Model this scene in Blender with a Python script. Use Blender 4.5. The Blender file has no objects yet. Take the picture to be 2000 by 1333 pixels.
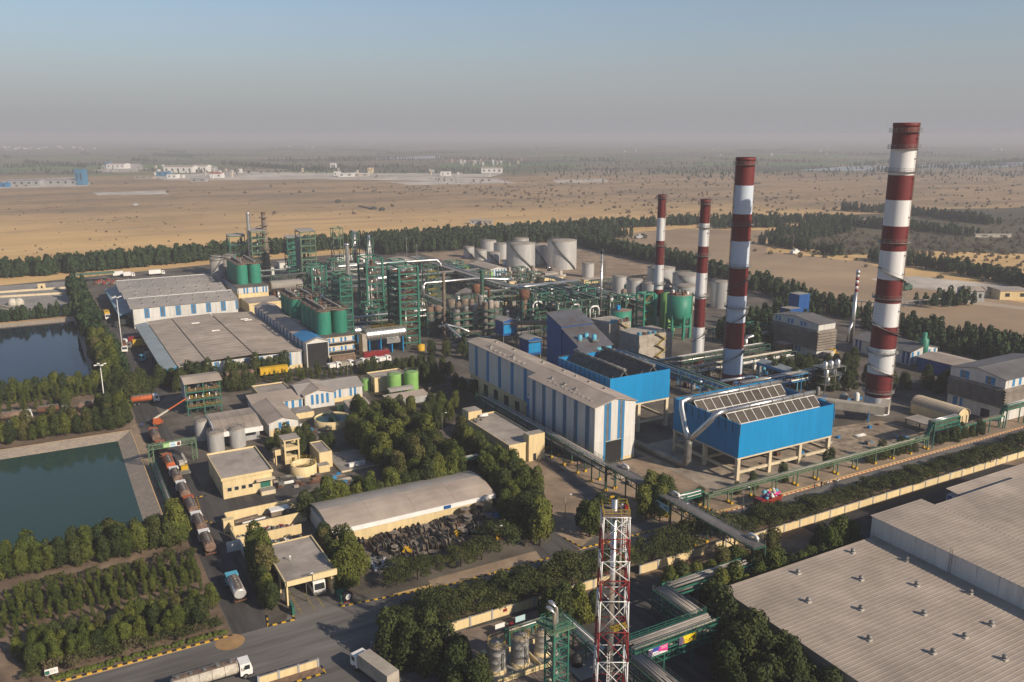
import bpy, math, random
from mathutils import Vector, Matrix
from mathutils.geometry import tessellate_polygon
R = math.radians
rnd = random.Random(7)
SC = bpy.context.scene
COL = SC.collection

# ---------------------------------------------------------------- camera
F, CX, CY, CAMH = 1650.0, 1000.0, 666.5, 90.0      # focal length in pixels of the 2000 px wide photograph
PITCH = math.atan(402.0 / F)
YAW = R(-29.5)                                     # the works' own street grid is the world grid
cam_d = bpy.data.cameras.new('camera')
cam = bpy.data.objects.new('camera', cam_d)
COL.objects.link(cam)
cam.location = (0, 0, CAMH)
cam.rotation_euler = (R(90) - PITCH, 0, YAW)
cam_d.sensor_width = 36.0
cam_d.lens = 36.0 * F / 2000.0
cam_d.clip_start = 1.0
cam_d.clip_end = 120000.0
SC.camera = cam

# ---------------------------------------------------------------- sky, sun, exposure
SUN_EL, SUN_AZ = R(28.5), R(-35.5) + YAW               # azimuth: angle from +X of the direction towards the sun
world = bpy.data.worlds.new('World')
SC.world = world
world.use_nodes = True
wt = world.node_tree
for n in list(wt.nodes): wt.nodes.remove(n)
def wn(t, **k):
    n = wt.nodes.new(t)
    for a, v in k.items(): setattr(n, a, v)
    return n
sky = wn('ShaderNodeTexSky', sky_type='NISHITA', sun_disc=False, sun_elevation=SUN_EL,
         sun_rotation=R(90) - SUN_AZ, air_density=1.0, dust_density=0.7, ozone_density=3.0, altitude=100)
geo = wn('ShaderNodeNewGeometry'); sep = wn('ShaderNodeSeparateXYZ')
wt.links.new(geo.outputs['Incoming'], sep.inputs[0])
neg = wn('ShaderNodeMath', operation='MULTIPLY'); neg.inputs[1].default_value = -1
wt.links.new(sep.outputs['Z'], neg.inputs[0])
ramp = wn('ShaderNodeValToRGB')
el = ramp.color_ramp.elements
el[0].position = 0.0; el[0].color = (1, 1, 1, 1)
el[1].position = 0.34; el[1].color = (0, 0, 0, 1)
for p_, v_ in ((0.02, 0.95), (0.05, 0.80), (0.09, 0.58), (0.14, 0.34), (0.2, 0.16)):
    e_ = el.new(p_); e_.color = (v_, v_, v_, 1)
wt.links.new(neg.outputs[0], ramp.inputs[0])
mix = wn('ShaderNodeMixRGB'); mix.inputs[2].default_value = (3.15, 3.15, 3.35, 1)    # dust layer low over the plain
wt.links.new(ramp.outputs[0], mix.inputs[0]); wt.links.new(sky.outputs[0], mix.inputs[1])
bg = wn('ShaderNodeBackground'); bg.inputs['Strength'].default_value = 0.09
wo = wn('ShaderNodeOutputWorld')
wt.links.new(mix.outputs[0], bg.inputs[0]); wt.links.new(bg.outputs[0], wo.inputs[0])

sun_d = bpy.data.lights.new('sun', 'SUN'); sun = bpy.data.objects.new('sun', sun_d); COL.objects.link(sun)
sun_d.energy = 5.0; sun_d.angle = R(0.6); sun_d.color = (1.0, 0.86, 0.68)
sd = Vector((math.cos(SUN_AZ) * math.cos(SUN_EL), math.sin(SUN_AZ) * math.cos(SUN_EL), math.sin(SUN_EL)))
sun.rotation_euler = sd.to_track_quat('Z', 'Y').to_euler()

SC.view_settings.view_transform = 'Standard'
try: SC.view_settings.look = 'None'
except Exception: pass
SC.view_settings.gamma = 1.0
SC.view_settings.exposure = 0.34
SC.view_settings.use_curve_mapping = False
SC.render.engine = 'CYCLES'
SC.cycles.use_denoising = True
SC.cycles.max_bounces = 5
SC.cycles.diffuse_bounces = 2
SC.cycles.glossy_bounces = 3
SC.cycles.transparent_max_bounces = 6
SC.cycles.volume_bounces = 0
SC.cycles.caustics_reflective = False
SC.cycles.caustics_refractive = False

# ---------------------------------------------------------------- survey: photograph pixel -> point of the place at height z
_cp, _sp, _cy, _sy = math.cos(PITCH), math.sin(PITCH), math.cos(YAW), math.sin(YAW)
def g(x, y, z=0.0):
    u, v = x - CX, y - CY
    t = (CAMH - z) / (F * _sp + v * _cp)
    X, Y = t * u, t * (F * _cp - v * _sp)
    return (X * _cy - Y * _sy, X * _sy + Y * _cy)
def hgt(xb, yb, yt):
    lo, hi = 0.0, 150.0
    u, v = xb - CX, yb - CY
    Y = CAMH / (F * _sp + v * _cp) * (F * _cp - v * _sp)
    for _ in range(50):
        m = (lo + hi) / 2; dz = m - CAMH
        if CY - F * (Y * _sp + dz * _cp) / (Y * _cp - dz * _sp) > yt: lo = m
        else: hi = m
    return lo
def mpp(y): return CAMH / (F * _sp + (y - CY) * _cp)      # metres per photograph pixel on the ground

# ---------------------------------------------------------------- materials
MATS = {}
def mat(name, col, rough=0.7, metal=0.0, var=0.12, scale=0.35, col2=None, bump=0.0, bscale=2.0, streak=False, spec=0.3, objvar=0.0, stretch=None):
    """base colour broken up by two octaves of noise; streak = vertical rain streaks; objvar = tint per object"""
    if name in MATS: return MATS[name]
    m = bpy.data.materials.new(name); m.use_nodes = True
    t = m.node_tree; n = t.nodes; l = t.links
    b = n['Principled BSDF']
    b.inputs['Roughness'].default_value = rough; b.inputs['Metallic'].default_value = metal
    b.inputs['Specular IOR Level'].default_value = spec
    c = (*col, 1)
    if col2 is None:
        k = 1 - 2.2 * var
        col2 = tuple(max(0, x * k) for x in col)
    pos = n.new('ShaderNodeNewGeometry'); mp = n.new('ShaderNodeMapping')
    l.new(pos.outputs['Position'], mp.inputs[0])
    mp.inputs['Scale'].default_value = (1, 1, 0.12) if streak else (stretch or (1, 1, 1))
    nz = n.new('ShaderNodeTexNoise'); nz.inputs['Scale'].default_value = scale * (3 if streak else 1)
    nz.inputs['Detail'].default_value = 6; nz.inputs['Roughness'].default_value = 0.65
    l.new(mp.outputs[0], nz.inputs['Vector'])
    rp = n.new('ShaderNodeValToRGB'); rp.color_ramp.elements[0].position = 0.36; rp.color_ramp.elements[1].position = 0.66
    rp.color_ramp.elements[0].color = (*col2, 1); rp.color_ramp.elements[1].color = c
    l.new(nz.outputs[0], rp.inputs[0])
    out = rp.outputs[0]
    n2 = n.new('ShaderNodeTexNoise'); n2.inputs['Scale'].default_value = scale * 0.21; n2.inputs['Detail'].default_value = 4
    l.new(mp.outputs[0], n2.inputs['Vector']); m2 = n.new('ShaderNodeMapRange'); m2.inputs[1].default_value = 0.3; m2.inputs[2].default_value = 0.7
    m2.inputs[3].default_value = max(0.55, 1 - 1.5 * var); m2.inputs[4].default_value = 1 + 0.5 * var; l.new(n2.outputs[0], m2.inputs[0])
    mm = n.new('ShaderNodeMixRGB'); mm.blend_type = 'MULTIPLY'; mm.inputs[0].default_value = 1.0
    l.new(out, mm.inputs[1]); l.new(m2.outputs[0], mm.inputs[2]); out = mm.outputs[0]
    if objvar:
        oi = n.new('ShaderNodeObjectInfo'); hs = n.new('ShaderNodeHueSaturation')
        mr = n.new('ShaderNodeMapRange'); mr.inputs[3].default_value = 1 - objvar; mr.inputs[4].default_value = 1 + objvar
        l.new(oi.outputs['Random'], mr.inputs[0]); l.new(mr.outputs[0], hs.inputs['Value'])
        mr2 = n.new('ShaderNodeMapRange'); mr2.inputs[3].default_value = 0.5 + objvar * 0.07; mr2.inputs[4].default_value = 0.5 - objvar * 0.07
        l.new(oi.outputs['Random'], mr2.inputs[0]); l.new(mr2.outputs[0], hs.inputs['Hue'])
        l.new(out, hs.inputs['Color']); out = hs.outputs[0]
    l.new(out, b.inputs['Base Color'])
    if bump:
        nb = n.new('ShaderNodeTexNoise'); nb.inputs['Scale'].default_value = bscale; nb.inputs['Detail'].default_value = 5
        l.new(pos.outputs['Position'], nb.inputs['Vector'])
        bp = n.new('ShaderNodeBump'); bp.inputs['Strength'].default_value = bump; bp.inputs['Distance'].default_value = 0.3
        l.new(nb.outputs[0], bp.inputs['Height']); l.new(bp.outputs[0], b.inputs['Normal'])
    MATS[name] = m
    return m

M = {}
def defmat(k, *a, **kw): M[k] = mat(k, *a, **kw)
defmat('roof_sheet', (0.40, 0.33, 0.27), 0.8, var=0.13, scale=0.12, objvar=0.05)
defmat('roof_grey', (0.33, 0.30, 0.27), 0.7, var=0.10, scale=0.15)
defmat('roof_cool', (0.30, 0.34, 0.35), 0.6, var=0.10, scale=0.2)
defmat('roof_dark', (0.15, 0.14, 0.135), 0.6, var=0.14, scale=0.2)
defmat('roof_flat', (0.38, 0.33, 0.285), 0.9, var=0.16, scale=0.25)
defmat('white_wall', (0.60, 0.585, 0.55), 0.6, var=0.09, scale=0.3, streak=True, objvar=0.05)
defmat('white', (0.72, 0.70, 0.67), 0.55, var=0.06, scale=0.5)
defmat('grey_wall', (0.36, 0.36, 0.36), 0.7, var=0.10, scale=0.3, streak=True)
defmat('blue', (0.004, 0.215, 0.47), 0.5, var=0.07, scale=0.2, streak=True)
defmat('blue_stripe', (0.035, 0.20, 0.42), 0.55, var=0.08, scale=0.4, streak=True)
defmat('blue_deep', (0.012, 0.085, 0.28), 0.5, var=0.12, scale=0.3, streak=True)
defmat('grey_glaze', (0.16, 0.17, 0.18), 0.5, var=0.15, scale=1.5)
defmat('cream', (0.66, 0.52, 0.29), 0.8, var=0.08, scale=0.4, streak=True)
defmat('cream_pale', (0.62, 0.52, 0.36), 0.8, var=0.10, scale=0.4, streak=True)
defmat('beige_panel', (0.40, 0.355, 0.295), 0.85, var=0.14, scale=0.4, objvar=0.07)
defmat('concrete', (0.30, 0.28, 0.255), 0.9, var=0.15, scale=0.3)
defmat('concrete_dark', (0.15, 0.13, 0.11), 0.9, var=0.2, scale=0.3)
defmat('green_silo', (0.03, 0.215, 0.145), 0.5, var=0.12, scale=0.4, streak=True)
defmat('green_steel', (0.025, 0.125, 0.085), 0.6, var=0.22, scale=0.7, col2=(0.05, 0.06, 0.04))
defmat('green_bright', (0.028, 0.155, 0.108), 0.6, var=0.15, scale=0.7)
defmat('green_pale', (0.12, 0.19, 0.11), 0.6, var=0.15, scale=0.7)
defmat('green_tank', (0.22, 0.42, 0.12), 0.5, var=0.08, scale=0.4)
defmat('dark_steel', (0.04, 0.05, 0.045), 0.7, var=0.2, scale=0.7)
defmat('grey_steel', (0.26, 0.25, 0.23), 0.5, 0.3, var=0.2, scale=0.7)
defmat('silver', (0.62, 0.61, 0.59), 0.34, 0.85, var=0.10, scale=0.6)
defmat('silver_tank', (0.58, 0.57, 0.55), 0.38, 0.35, var=0.10, scale=0.25, streak=True)
defmat('tank_roof', (0.36, 0.31, 0.26), 0.8, var=0.14, scale=0.4)
defmat('rust', (0.18, 0.085, 0.05), 0.85, var=0.22, scale=0.7)
defmat('rust_pipe', (0.23, 0.175, 0.135), 0.8, var=0.2, scale=0.8)
defmat('red_band', (0.125, 0.012, 0.013), 0.6, var=0.06, scale=0.3, streak=True)
defmat('white_band', (0.63, 0.63, 0.63), 0.6, var=0.05, scale=0.3, streak=True)
defmat('blue_white_band', (0.46, 0.52, 0.60), 0.6, var=0.04, scale=0.3, streak=True)
defmat('red_paint', (0.22, 0.016, 0.018), 0.5, var=0.08)
defmat('yellow', (0.60, 0.36, 0.02), 0.6, var=0.10)
defmat('yellow_steel', (0.42, 0.30, 0.04), 0.65, var=0.2, scale=1.2)
defmat('orange', (0.48, 0.11, 0.03), 0.55, var=0.12)
defmat('tan_rust', (0.25, 0.165, 0.115), 0.75, var=0.22, scale=1.2)
defmat('tank_brown', (0.26, 0.17, 0.125), 0.7, var=0.25, scale=1.3)
defmat('black', (0.018, 0.018, 0.02), 0.6, var=0.1)
defmat('glass', (0.02, 0.025, 0.03), 0.08, 0.0, var=0.02, spec=0.5)
defmat('tyre', (0.02, 0.02, 0.02), 0.9, var=0.1)
defmat('skyblue', (0.10, 0.38, 0.52), 0.5, var=0.08)
defmat('pink', (0.55, 0.04, 0.22), 0.6, var=0.03)
defmat('asphalt', (0.092, 0.086, 0.081), 0.9, var=0.24, scale=0.5, bump=0.1, stretch=(1.0, 0.10, 1))
defmat('asphalt_pale', (0.165, 0.152, 0.14), 0.92, var=0.2, scale=0.45, stretch=(0.10, 1.0, 1))
defmat('pavement', (0.22, 0.175, 0.14), 0.92, var=0.14, scale=0.3)
defmat('dirt', (0.34, 0.25, 0.17), 0.95, var=0.2, scale=0.15, bump=0.3, bscale=0.6)
defmat('yard', (0.165, 0.14, 0.113), 0.95, var=0.26, scale=0.09, bump=0.2, bscale=0.8)
defmat('dry_soil', (0.22, 0.155, 0.105), 0.95, var=0.24, scale=0.2, bump=0.4, bscale=0.5)
defmat('gravel_dark', (0.035, 0.034, 0.035), 0.95, var=0.2, scale=0.4)
defmat('rubble', (0.34, 0.30, 0.25), 0.95, var=0.25, scale=0.8, bump=0.9, bscale=1.2)
defmat('grass', (0.07, 0.10, 0.025), 0.95, var=0.3, scale=0.5)
defmat('bark', (0.10, 0.075, 0.05), 0.9, var=0.2)
defmat('hay_white', (0.55, 0.5, 0.42), 0.8, var=0.15, scale=1.5)

def leafmat(k, c1, c2, objvar=0.22):
    m = mat(k, c1, 0.75, 0, col2=c2, scale=0.9, objvar=objvar, spec=0.15)
    b = m.node_tree.nodes['Principled BSDF']
    M[k] = m
leafmat('leaf_bushy', (0.100, 0.116, 0.021), (0.045, 0.060, 0.011), 0.30)
leafmat('leaf_dark', (0.054, 0.068, 0.018), (0.026, 0.038, 0.011), 0.26)
leafmat('leaf_spread', (0.068, 0.078, 0.022), (0.036, 0.046, 0.014), 0.2)
leafmat('leaf_olive', (0.105, 0.10, 0.030), (0.055, 0.055, 0.018), 0.3)
leafmat('leaf_young', (0.090, 0.108, 0.018), (0.045, 0.06, 0.012), 0.25)
leafmat('leaf_dry', (0.12, 0.10, 0.05), (0.07, 0.06, 0.03))
leafmat('leaf_belt', (0.040, 0.066, 0.024), (0.022, 0.042, 0.017), 0.2)
leafmat('leaf_far', (0.155, 0.12, 0.07), (0.10, 0.085, 0.05), 0.25)
defmat('louvre', (0.23, 0.195, 0.16), 0.85, var=0.16, scale=0.4)
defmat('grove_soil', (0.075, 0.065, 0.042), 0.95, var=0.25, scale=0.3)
defmat('rough_earth', (0.40, 0.31, 0.22), 0.95, var=0.26, scale=0.35, bump=0.9, bscale=0.5)
defmat('bundle', (0.105, 0.09, 0.076), 0.95, spec=0.08, objvar=0.12, var=0.14, scale=0.6)
defmat('far_blue', (0.05, 0.19, 0.33), 0.6, var=0.08)
leafmat('leaf_young2', (0.066, 0.086, 0.016), (0.036, 0.052, 0.011), 0.25)

# ---------------------------------------------------------------- mesh builder
class MB:
    def __init__(s): s.v = []; s.f = []; s.m = []; s.mats = []; s.sm = []
    def mi(s, k):
        if k not in s.mats: s.mats.append(k)
        return s.mats.index(k)
    def face(s, pts, k):
        i = len(s.v); s.v.extend(pts); s.f.append(tuple(range(i, i + len(pts)))); s.m.append(s.mi(k)); s.sm.append(False)
    def box(s, a0, a1, b0, b1, z0, z1, k, top=None, bottom=True):
        i = len(s.v); q = s.mi(k); qt = s.mi(top) if top else q
        s.v += [(a0, b0, z0), (a1, b0, z0), (a1, b1, z0), (a0, b1, z0), (a0, b0, z1), (a1, b0, z1), (a1, b1, z1), (a0, b1, z1)]
        fs = [(4, 5, 6, 7), (0, 1, 5, 4), (1, 2, 6, 5), (2, 3, 7, 6), (3, 0, 4, 7)] + ([(3, 2, 1, 0)] if bottom else [])
        for j, f in enumerate(fs):
            s.f.append(tuple(i + t for t in f)); s.m.append(qt if j == 0 else q); s.sm.append(False)
        return s
    def beam(s, p, q, w, k, h=None):
        p, q = Vector(p), Vector(q); d = q - p
        if d.length < 1e-6: return s
        d.normalize(); up = Vector((0, 0, 1)) if abs(d.z) < 0.95 else Vector((0, 1, 0))
        x = d.cross(up).normalized(); y = x.cross(d); h = h or w
        i = len(s.v); mi = s.mi(k)
        for c in (p, q):
            for sx, sy in ((-1, -1), (1, -1), (1, 1), (-1, 1)):
                s.v.append(tuple(c + x * (sx * w / 2) + y * (sy * h / 2)))
        for f in ((0, 1, 5, 4), (1, 2, 6, 5), (2, 3, 7, 6), (3, 0, 4, 7), (3, 2, 1, 0), (4, 5, 6, 7)):
            s.f.append(tuple(i + t for t in f)); s.m.append(mi); s.sm.append(False)
        return s
    def cyl(s, p, q, r0, k, r1=None, n=12, caps=True, capk=None):
        p, q = Vector(p), Vector(q); d = (q - p).normalized(); r1 = r0 if r1 is None else r1
        up = Vector((0, 0, 1)) if abs(d.z) < 0.95 else Vector((1, 0, 0))
        x = d.cross(up).normalized(); y = d.cross(x)
        i = len(s.v); mi = s.mi(k); ck = s.mi(capk) if capk else mi
        for c, r in ((p, r0), (q, r1)):
            for j in range(n):
                a = 2 * math.pi * j / n
                s.v.append(tuple(c + x * (r * math.cos(a)) + y * (r * math.sin(a))))
        for j in range(n):
            s.f.append((i + j, i + n + j, i + n + (j + 1) % n, i + (j + 1) % n)); s.m.append(mi); s.sm.append(True)
        if caps:
            s.f.append(tuple(i + j for j in range(n))); s.m.append(ck); s.sm.append(False)
            s.f.append(tuple(i + n + j for j in reversed(range(n)))); s.m.append(ck); s.sm.append(False)
        return s
    def tube(s, pts, r, k, n=8):
        """bent pipe with joined rings"""
        P = [Vector(p) for p in pts]; i0 = len(s.v); mi = s.mi(k)
        for a in range(len(P)):
            d = (P[min(a + 1, len(P) - 1)] - P[max(a - 1, 0)]).normalized()
            up = Vector((0, 0, 1)) if abs(d.z) < 0.9 else Vector((0.6, 0.8, 0))
            x = d.cross(up).normalized(); y = d.cross(x)
            for j in range(n):
                t = 2 * math.pi * j / n
                s.v.append(tuple(P[a] + x * (r * math.cos(t)) + y * (r * math.sin(t))))
        for a in range(len(P) - 1):
            for j in range(n):
                o = i0 + a * n
                s.f.append((o + j, o + n + j, o + n + (j + 1) % n, o + (j + 1) % n)); s.m.append(mi); s.sm.append(True)
        s.f.append(tuple(i0 + j for j in range(n))); s.m.append(mi); s.sm.append(False)
        e = i0 + (len(P) - 1) * n
        s.f.append(tuple(e + j for j in reversed(range(n)))); s.m.append(mi); s.sm.append(False)
        return s
    def lathe(s, c, prof, k, n=20, ks=None):
        """profile [(r, z)...] about a vertical axis through c"""
        i = len(s.v)
        for r, z in prof:
            for j in range(n):
                a = 2 * math.pi * j / n
                s.v.append((c[0] + r * math.cos(a), c[1] + r * math.sin(a), c[2] + z))
        for p in range(len(prof) - 1):
            mi = s.mi(ks[p] if ks else k)
            for j in range(n):
                o = i + p * n
                s.f.append((o + j, o + (j + 1) % n, o + n + (j + 1) % n, o + n + j)); s.m.append(mi); s.sm.append(True)
        return s
    def prism(s, pts, z0, z1, k, top=None):
        n = len(pts); i = len(s.v); q = s.mi(k); qt = s.mi(top) if top else q
        ar = sum(pts[j][0] * pts[(j + 1) % n][1] - pts[(j + 1) % n][0] * pts[j][1] for j in range(n))
        if ar < 0: pts = pts[::-1]
        s.v += [(p[0], p[1], z0) for p in pts] + [(p[0], p[1], z1) for p in pts]
        for j in range(n):
            s.f.append((i + j, i + (j + 1) % n, i + n + (j + 1) % n, i + n + j)); s.m.append(q); s.sm.append(False)
        s.f.append(tuple(i + n + j for j in range(n))); s.m.append(qt); s.sm.append(False)
        return s
    def extr(s, prof, a0, a1, axis, k, caps=True, ks=None):
        """section polygon [(t, z)...] swept along an axis ('a': t is b, 'b': t is a); ks = material per side"""
        n = len(prof); i = len(s.v)
        for e in (a0, a1):
            for t, z in prof: s.v.append((e, t, z) if axis == 'a' else (t, e, z))
        for j in range(n):
            f = (i + j, i + (j + 1) % n, i + n + (j + 1) % n, i + n + j)
            s.f.append(f if axis == 'a' else f[::-1]); s.m.append(s.mi(ks[j] if ks else k)); s.sm.append(False)
        if caps:
            for f in (tuple(i + j for j in reversed(range(n))), tuple(i + n + j for j in range(n))):
                s.f.append(f if axis == 'a' else f[::-1]); s.m.append(s.mi(k)); s.sm.append(False)
        return s
    def mesh(s, name, off=(0, 0, 0)):
        me = bpy.data.meshes.new(name)
        me.from_pydata([(x - off[0], y - off[1], z - off[2]) for x, y, z in s.v], [], s.f)
        for k in s.mats: me.materials.append(M[k])
        me.polygons.foreach_set('material_index', s.m)
        me.polygons.foreach_set('use_smooth', s.sm)
        me.update()
        return me

def link(o, parent=None):
    COL.objects.link(o)
    if parent: o.parent = parent
    return o
def tag(o, label, cat, group=None, kind=None):
    o['label'] = label
    if cat: o['category'] = cat
    if group: o['group'] = group
    if kind: o['kind'] = kind
    return o
def thing(name, loc, label, cat, group=None, rz=0.0):
    o = bpy.data.objects.new(name, None); o.location = loc; o.rotation_euler = (0, 0, rz); o.empty_display_size = 0.5
    link(o); return tag(o, label, cat, group)
def wpos(o):
    v = Vector((0, 0, 0))
    while o is not None: v += Vector(o.location); o = o.parent
    return tuple(v)
def part(name, mb, root, local=False, label=None, kind=None):
    """mb in world coordinates unless local"""
    if not mb.f: return None
    o = bpy.data.objects.new(name, mb.mesh(name, (0, 0, 0) if local else wpos(root)))
    link(o, root)
    if label: o['label'] = label
    if kind: o['kind'] = kind
    return o
def solo(name, mb, label, cat, group=None, kind=None, loc=None):
    if loc is None: loc = (0, 0, 0)
    o = bpy.data.objects.new(name, mb.mesh(name, loc)); o.location = loc
    link(o); return tag(o, label, cat, group, kind)
def struct(name, mb, label=None):
    o = bpy.data.objects.new(name, mb.mesh(name)); link(o); o['kind'] = 'structure'
    if label: o['label'] = label
    return o
def dup(root, loc, rz=None, label=None, group=None, scale=None):
    r = root.copy(); link(r); r.location = loc
    if rz is not None: r.rotation_euler = (0, 0, rz)
    if scale is not None: r.scale = scale
    if label: r['label'] = label
    if group: r['group'] = group
    for c in list(root.children):
        d = c.copy(); link(d); d.parent = r
        for e in list(c.children):
            f = e.copy(); link(f); f.parent = d
    return r
def terrain_material():
 m=bpy.data.materials.new('plain');m.use_nodes=True
 t=m.node_tree;n=t.nodes;l=t.links
 b=n['Principled BSDF'];b.inputs['Roughness'].default_value=0.95;b.inputs['Specular IOR Level'].default_value=0.1
 pos=n.new('ShaderNodeNewGeometry').outputs['Position']
 def noise(scale,detail=6,rough=0.6,sc3=None,dist=0.0):
  x=n.new('ShaderNodeTexNoise');x.inputs['Scale'].default_value=scale;x.inputs['Detail'].default_value=detail
  x.inputs['Roughness'].default_value=rough;x.inputs['Distortion'].default_value=dist
  if sc3:
   mp=n.new('ShaderNodeMapping');mp.inputs['Scale'].default_value=sc3;mp.inputs['Rotation'].default_value=(0,0,R(29));l.new(pos,mp.inputs[0]);l.new(mp.outputs[0],x.inputs['Vector'])
  else:l.new(pos,x.inputs['Vector'])
  return x.outputs[0]
 def rampf(x,p0,p1):
  r_=n.new('ShaderNodeMapRange');r_.interpolation_type='SMOOTHSTEP'
  r_.inputs[1].default_value=p0;r_.inputs[2].default_value=p1;l.new(x,r_.inputs[0]);return r_.outputs[0]
 def mixc(f,a,c):
  x=n.new('ShaderNodeMixRGB')
  l.new(f,x.inputs[0])
  for i,q in((1,a),(2,c)):
   if isinstance(q,tuple):x.inputs[i].default_value=(*q,1)
   else:l.new(q,x.inputs[i])
  return x.outputs[0]
 def mul(a,c):
  x=n.new('ShaderNodeMath');x.operation='MULTIPLY'
  l.new(a,x.inputs[0])
  if isinstance(c,(int,float)):x.inputs[1].default_value=c
  else:l.new(c,x.inputs[1])
  return x.outputs[0]
 vd=n.new('ShaderNodeVectorMath');vd.operation='DOT_PRODUCT';l.new(pos,vd.inputs[0]);vd.inputs[1].default_value=(0.492,0.870,0)
 d=vd.outputs['Value']
 wob=noise(0.0016,4)
 ad=n.new('ShaderNodeMath');ad.operation='MULTIPLY_ADD';l.new(wob,ad.inputs[0]);ad.inputs[1].default_value=900;l.new(d,ad.inputs[2])
 dd=ad.outputs[0]
 gold=mixc(rampf(noise(0.012,8,0.7,(0.5,1.6,1)),0.4,0.66),(0.58,0.385,0.175),(0.45,0.295,0.135))
 gold=mixc(mul(rampf(noise(0.0042,6,0.65,(0.6,1.8,1),0.6),0.54,0.64),0.75),gold,(0.34,0.23,0.135))
 gold=mixc(mul(rampf(noise(0.09,4,0.7),0.62,0.74),0.4),gold,(0.22,0.16,0.09))
 gold=mixc(mul(rampf(noise(0.02,5,0.7,(0.4,2.4,1),1.2),0.60,0.66),0.35),gold,(0.56,0.42,0.28))
 scrub=mixc(rampf(noise(0.006,6,0.7,(0.6,2.0,1)),0.42,0.6),(0.34,0.23,0.13),(0.22,0.16,0.10))
 scrub=mixc(mul(rampf(noise(0.035,5,0.75),0.55,0.63),0.85),scrub,(0.12,0.105,0.06))
 vo=n.new('ShaderNodeTexVoronoi');vo.inputs['Scale'].default_value=0.0042
 mp=n.new('ShaderNodeMapping');mp.inputs['Rotation'].default_value=(0,0,R(12));mp.inputs['Scale'].default_value=(0.45,1.0,1)
 l.new(pos,mp.inputs[0]);l.new(mp.outputs[0],vo.inputs['Vector']);vo.distance='CHEBYCHEV'
 sepc=n.new('ShaderNodeSeparateColor');l.new(vo.outputs['Color'],sepc.inputs[0])
 cr=n.new('ShaderNodeValToRGB');cr.color_ramp.interpolation='CONSTANT'
 for i,(p_,c_)in enumerate(((0,(0.10,0.10,0.055)),(0.2,(0.16,0.13,0.085)),(0.34,(0.085,0.155,0.045)),(0.5,(0.11,0.09,0.06)),(0.64,(0.24,0.185,0.12)),(0.76,(0.12,0.165,0.05)),(0.9,(0.065,0.075,0.045)))):
  e=cr.color_ramp.elements[i]if i<2 else cr.color_ramp.elements.new(p_)
  e.position=p_;e.color=(*c_,1)
 l.new(sepc.outputs[0],cr.inputs[0])
 fields=mixc(mul(rampf(noise(0.012,5,0.75),0.5,0.62),0.8),cr.outputs[0],(0.075,0.08,0.045))
 col=mixc(rampf(dd,1250,1600),gold,scrub)
 col=mixc(rampf(dd,2250,2650),col,fields)
 l.new(col,b.inputs['Base Color'])
 M['plain']=m
terrain_material()
def poly(mb,pts,z,k,holes=()):
 loops=[[Vector((p[0],p[1],0))for p in pts]]+[[Vector((p[0],p[1],0))for p in h]for h in holes]
 flat=[v for lp in loops for v in lp];i=len(mb.v)
 mb.v+=[(v.x,v.y,z)for v in flat]
 for t in tessellate_polygon(loops):
  a,b_,c=(flat[j]for j in t)
  if(b_-a).cross(c-a).z<0:t=(t[0],t[2],t[1])
  mb.f.append(tuple(i+j for j in t));mb.m.append(mb.mi(k));mb.sm.append(False)
def rect(a0,a1,b0,b1):return[(a0,b0),(a1,b0),(a1,b1),(a0,b1)]
POND_LOW=rect(-140,19.4,198.0,277.6)
POND_UP=rect(-200,16.5,338.0,476.0)
mb=MB()
far=31000
poly(mb,[(-far,-2500),(far,-2500),(far,far),(-far,far)],0.0,'plain',[POND_LOW,POND_UP])
struct('ground',mb,'dry golden plain stretching to the horizon behind the works')
def pond(name,outer,inset,depth,k,label,blabel):
 a0,a1=outer[0][0],outer[1][0];b0,b1=outer[0][1],outer[2][1]
 i=inset;q=rect(a0,a1-i,b0+i,b1-i)
 mb=MB();w=MB();wz=-depth
 poly(w,q,wz,k);struct(name,w,label)
 o=outer
 for j in(0,1,2):
  p0,p1,q0,q1=o[j],o[j+1],q[j],q[j+1]
  n_=24
  rows=6
  for s_ in range(n_):
   for r_ in range(rows):
    def P(u,w_):
     x=p0[0]+(p1[0]-p0[0])*u;y=p0[1]+(p1[1]-p0[1])*u
     x2=q0[0]+(q1[0]-q0[0])*u;y2=q0[1]+(q1[1]-q0[1])*u
     jit=0.0 if w_ in(0.0,)else rnd.uniform(-0.08,0.08)
     return(x+(x2-x)*w_*1.12,y+(y2-y)*w_*1.12,wz*w_*1.12+0)
    mb.face([P(s_/n_,r_/rows),P((s_+1)/n_,r_/rows),P((s_+1)/n_,(r_+1)/rows),P(s_/n_,(r_+1)/rows)],'stone_bank')
 struct(name.replace('water','bank'),mb,blabel)
def brickmat(k,c1,c2,mortar,sc):
 m=mat(k,c1,0.9,var=0.2,scale=0.5);t=m.node_tree;n=t.nodes;l=t.links
 br=n.new('ShaderNodeTexBrick');br.inputs['Scale'].default_value=sc
 br.inputs['Color1'].default_value=(*c1,1);br.inputs['Color2'].default_value=(*c2,1);br.inputs['Mortar'].default_value=(*mortar,1)
 br.inputs['Mortar Size'].default_value=0.035;br.inputs['Brick Width'].default_value=0.9;br.inputs['Row Height'].default_value=0.6
 gpos=n.new('ShaderNodeNewGeometry');l.new(gpos.outputs['Position'],br.inputs['Vector'])
 b=n['Principled BSDF'];old=b.inputs['Base Color'].links[0].from_socket
 mx=n.new('ShaderNodeMixRGB');mx.blend_type='MULTIPLY';mx.inputs[0].default_value=0.55
 l.new(br.outputs[0],mx.inputs[1]);l.new(old,mx.inputs[2])
 hs=n.new('ShaderNodeHueSaturation');hs.inputs['Value'].default_value=2.0;l.new(mx.outputs[0],hs.inputs['Color'])
 l.new(hs.outputs[0],b.inputs['Base Color']);M[k]=m
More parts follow.
